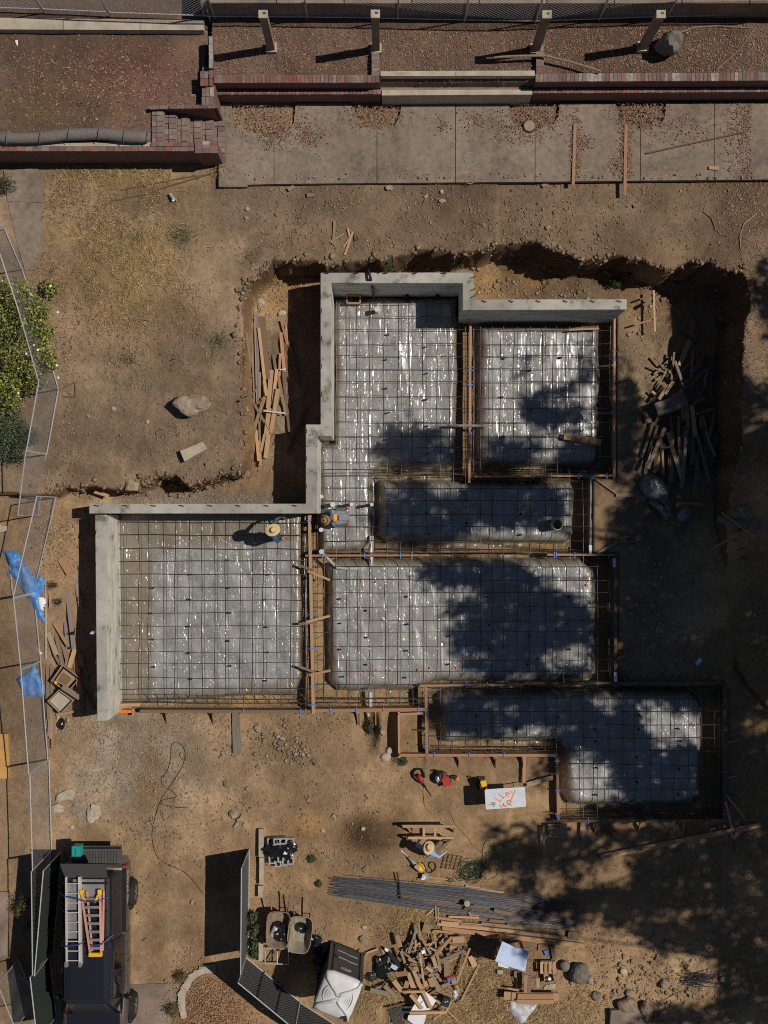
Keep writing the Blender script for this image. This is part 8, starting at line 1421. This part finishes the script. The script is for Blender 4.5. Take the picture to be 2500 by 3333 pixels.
P = np.c_[rng.uniform(1150, 3050, 60000), rng.uniform(850, 3420, 60000)]; c = cover(P); n1 = fbm(P[:, 0] / 60, P[:, 1] / 60, 2, 91); n2 = fbm(P[:, 0] / 30, P[:, 1] / 30, 2, 95); n3 = vnoise(P[:, 0] / 14, P[:, 1] / 14, 97); keep = rng.random(len(P)) < np.clip(np.minimum(c, np.where(P[:, 1] > 2690, 1.02, 2)) * 1.5 + (n1 - .4) * 1.5 + (n2 - .4) * 2.7 + (n3 - .45) * 1.4 - .5, 0, 1) * np.clip(c * 3, 0, 1); P = P[keep]
gx, gy = (P[:, 0] - CX) / S, (CY - P[:, 1]) / S; hz = 12.6 + 4.2 * fbm(gx * .25, gy * .25, 3, 93) + rng.random(len(P)) * 1.3
C = np.c_[gx + LD.x / LD.z * hz, gy + LD.y / LD.z * hz, hz]
TR = [(19.6, -.9), (20.4, -7.2), (23.5, -3.4), (24.0, -10.6), (21.0, 4.2), (21.5, -13.2)]
own = np.argmin(((C[:, None, :2] - np.array(TR)[None]) ** 2 * np.array([.35, 1.])).sum(-1), 1)
TL = ['tall tree outside the right edge shading the lower middle bay', 'tall tree outside the right edge shading the L shaped bay', 'tall tree outside the right edge shading the dark pit side', 'tall tree at the far lower right shading the bottom corner', 'tall tree outside the upper right edge shading the lumber heap', 'tall tree outside the lower right shading the long timber']
for i, (tx, ty) in enumerate(TR):
    cl = C[own == i]
    if len(cl) < 20: continue
    o = empty('tall_tree', (tx, ty, gz(tx, ty)), TL[i], 'tree', 'tall trees right of the lot'); b0 = np.array(o.location)
    dv = cl[:, :2] - np.array([[tx, ty]]); an_ = np.arctan2(dv[:, 1], dv[:, 0]) + rng.normal(0, .7, len(cl)); tv = np.c_[np.cos(an_), np.sin(an_), rng.normal(-.1, .25, len(cl))]; L = np.repeat(cl, 10, 0) + np.repeat(tv, 10, 0) * rng.normal(0, .2, (len(cl) * 10, 1)) + rng.normal(0, .05, (len(cl) * 10, 3)); leafmesh('crown', L - b0, np.tile([.3, 0., .7], (len(L), 1)), .145, 'leaf_mix', MG, o, .55)
    k = MB(); k.tube([(0, 0, -.3), (.1, .05, 3), (-.05, .1, 7), (0, 0, 11)], [.34, .27, .22, .15], 10); k.build('trunk', M('bark'), o, smooth=True)
    k = MB(); sel = cl[rng.choice(len(cl), min(26, len(cl)), replace=False)]
    for e in sel:
        e = Vector(e - b0); s0 = Vector((0, 0, random.uniform(6.5, 10.5))); m1 = s0.lerp(e, .35) + Vector((random.uniform(-.4, .4), random.uniform(-.4, .4), .5)); m2 = s0.lerp(e, .7) + Vector((random.uniform(-.3, .3), random.uniform(-.3, .3), .3)); k.tube([s0, m1, m2, e], [.085, .06, .035, .012], 6)
        for _ in range(3):
            f_ = m2.lerp(e, random.random()); k.tube([f_, f_ + Vector((random.uniform(-.9, .9), random.uniform(-.9, .9), random.uniform(-.2, .5)))], [.018, .006], 5)
    k.build('limb', M('bark'), o, fixn=False)
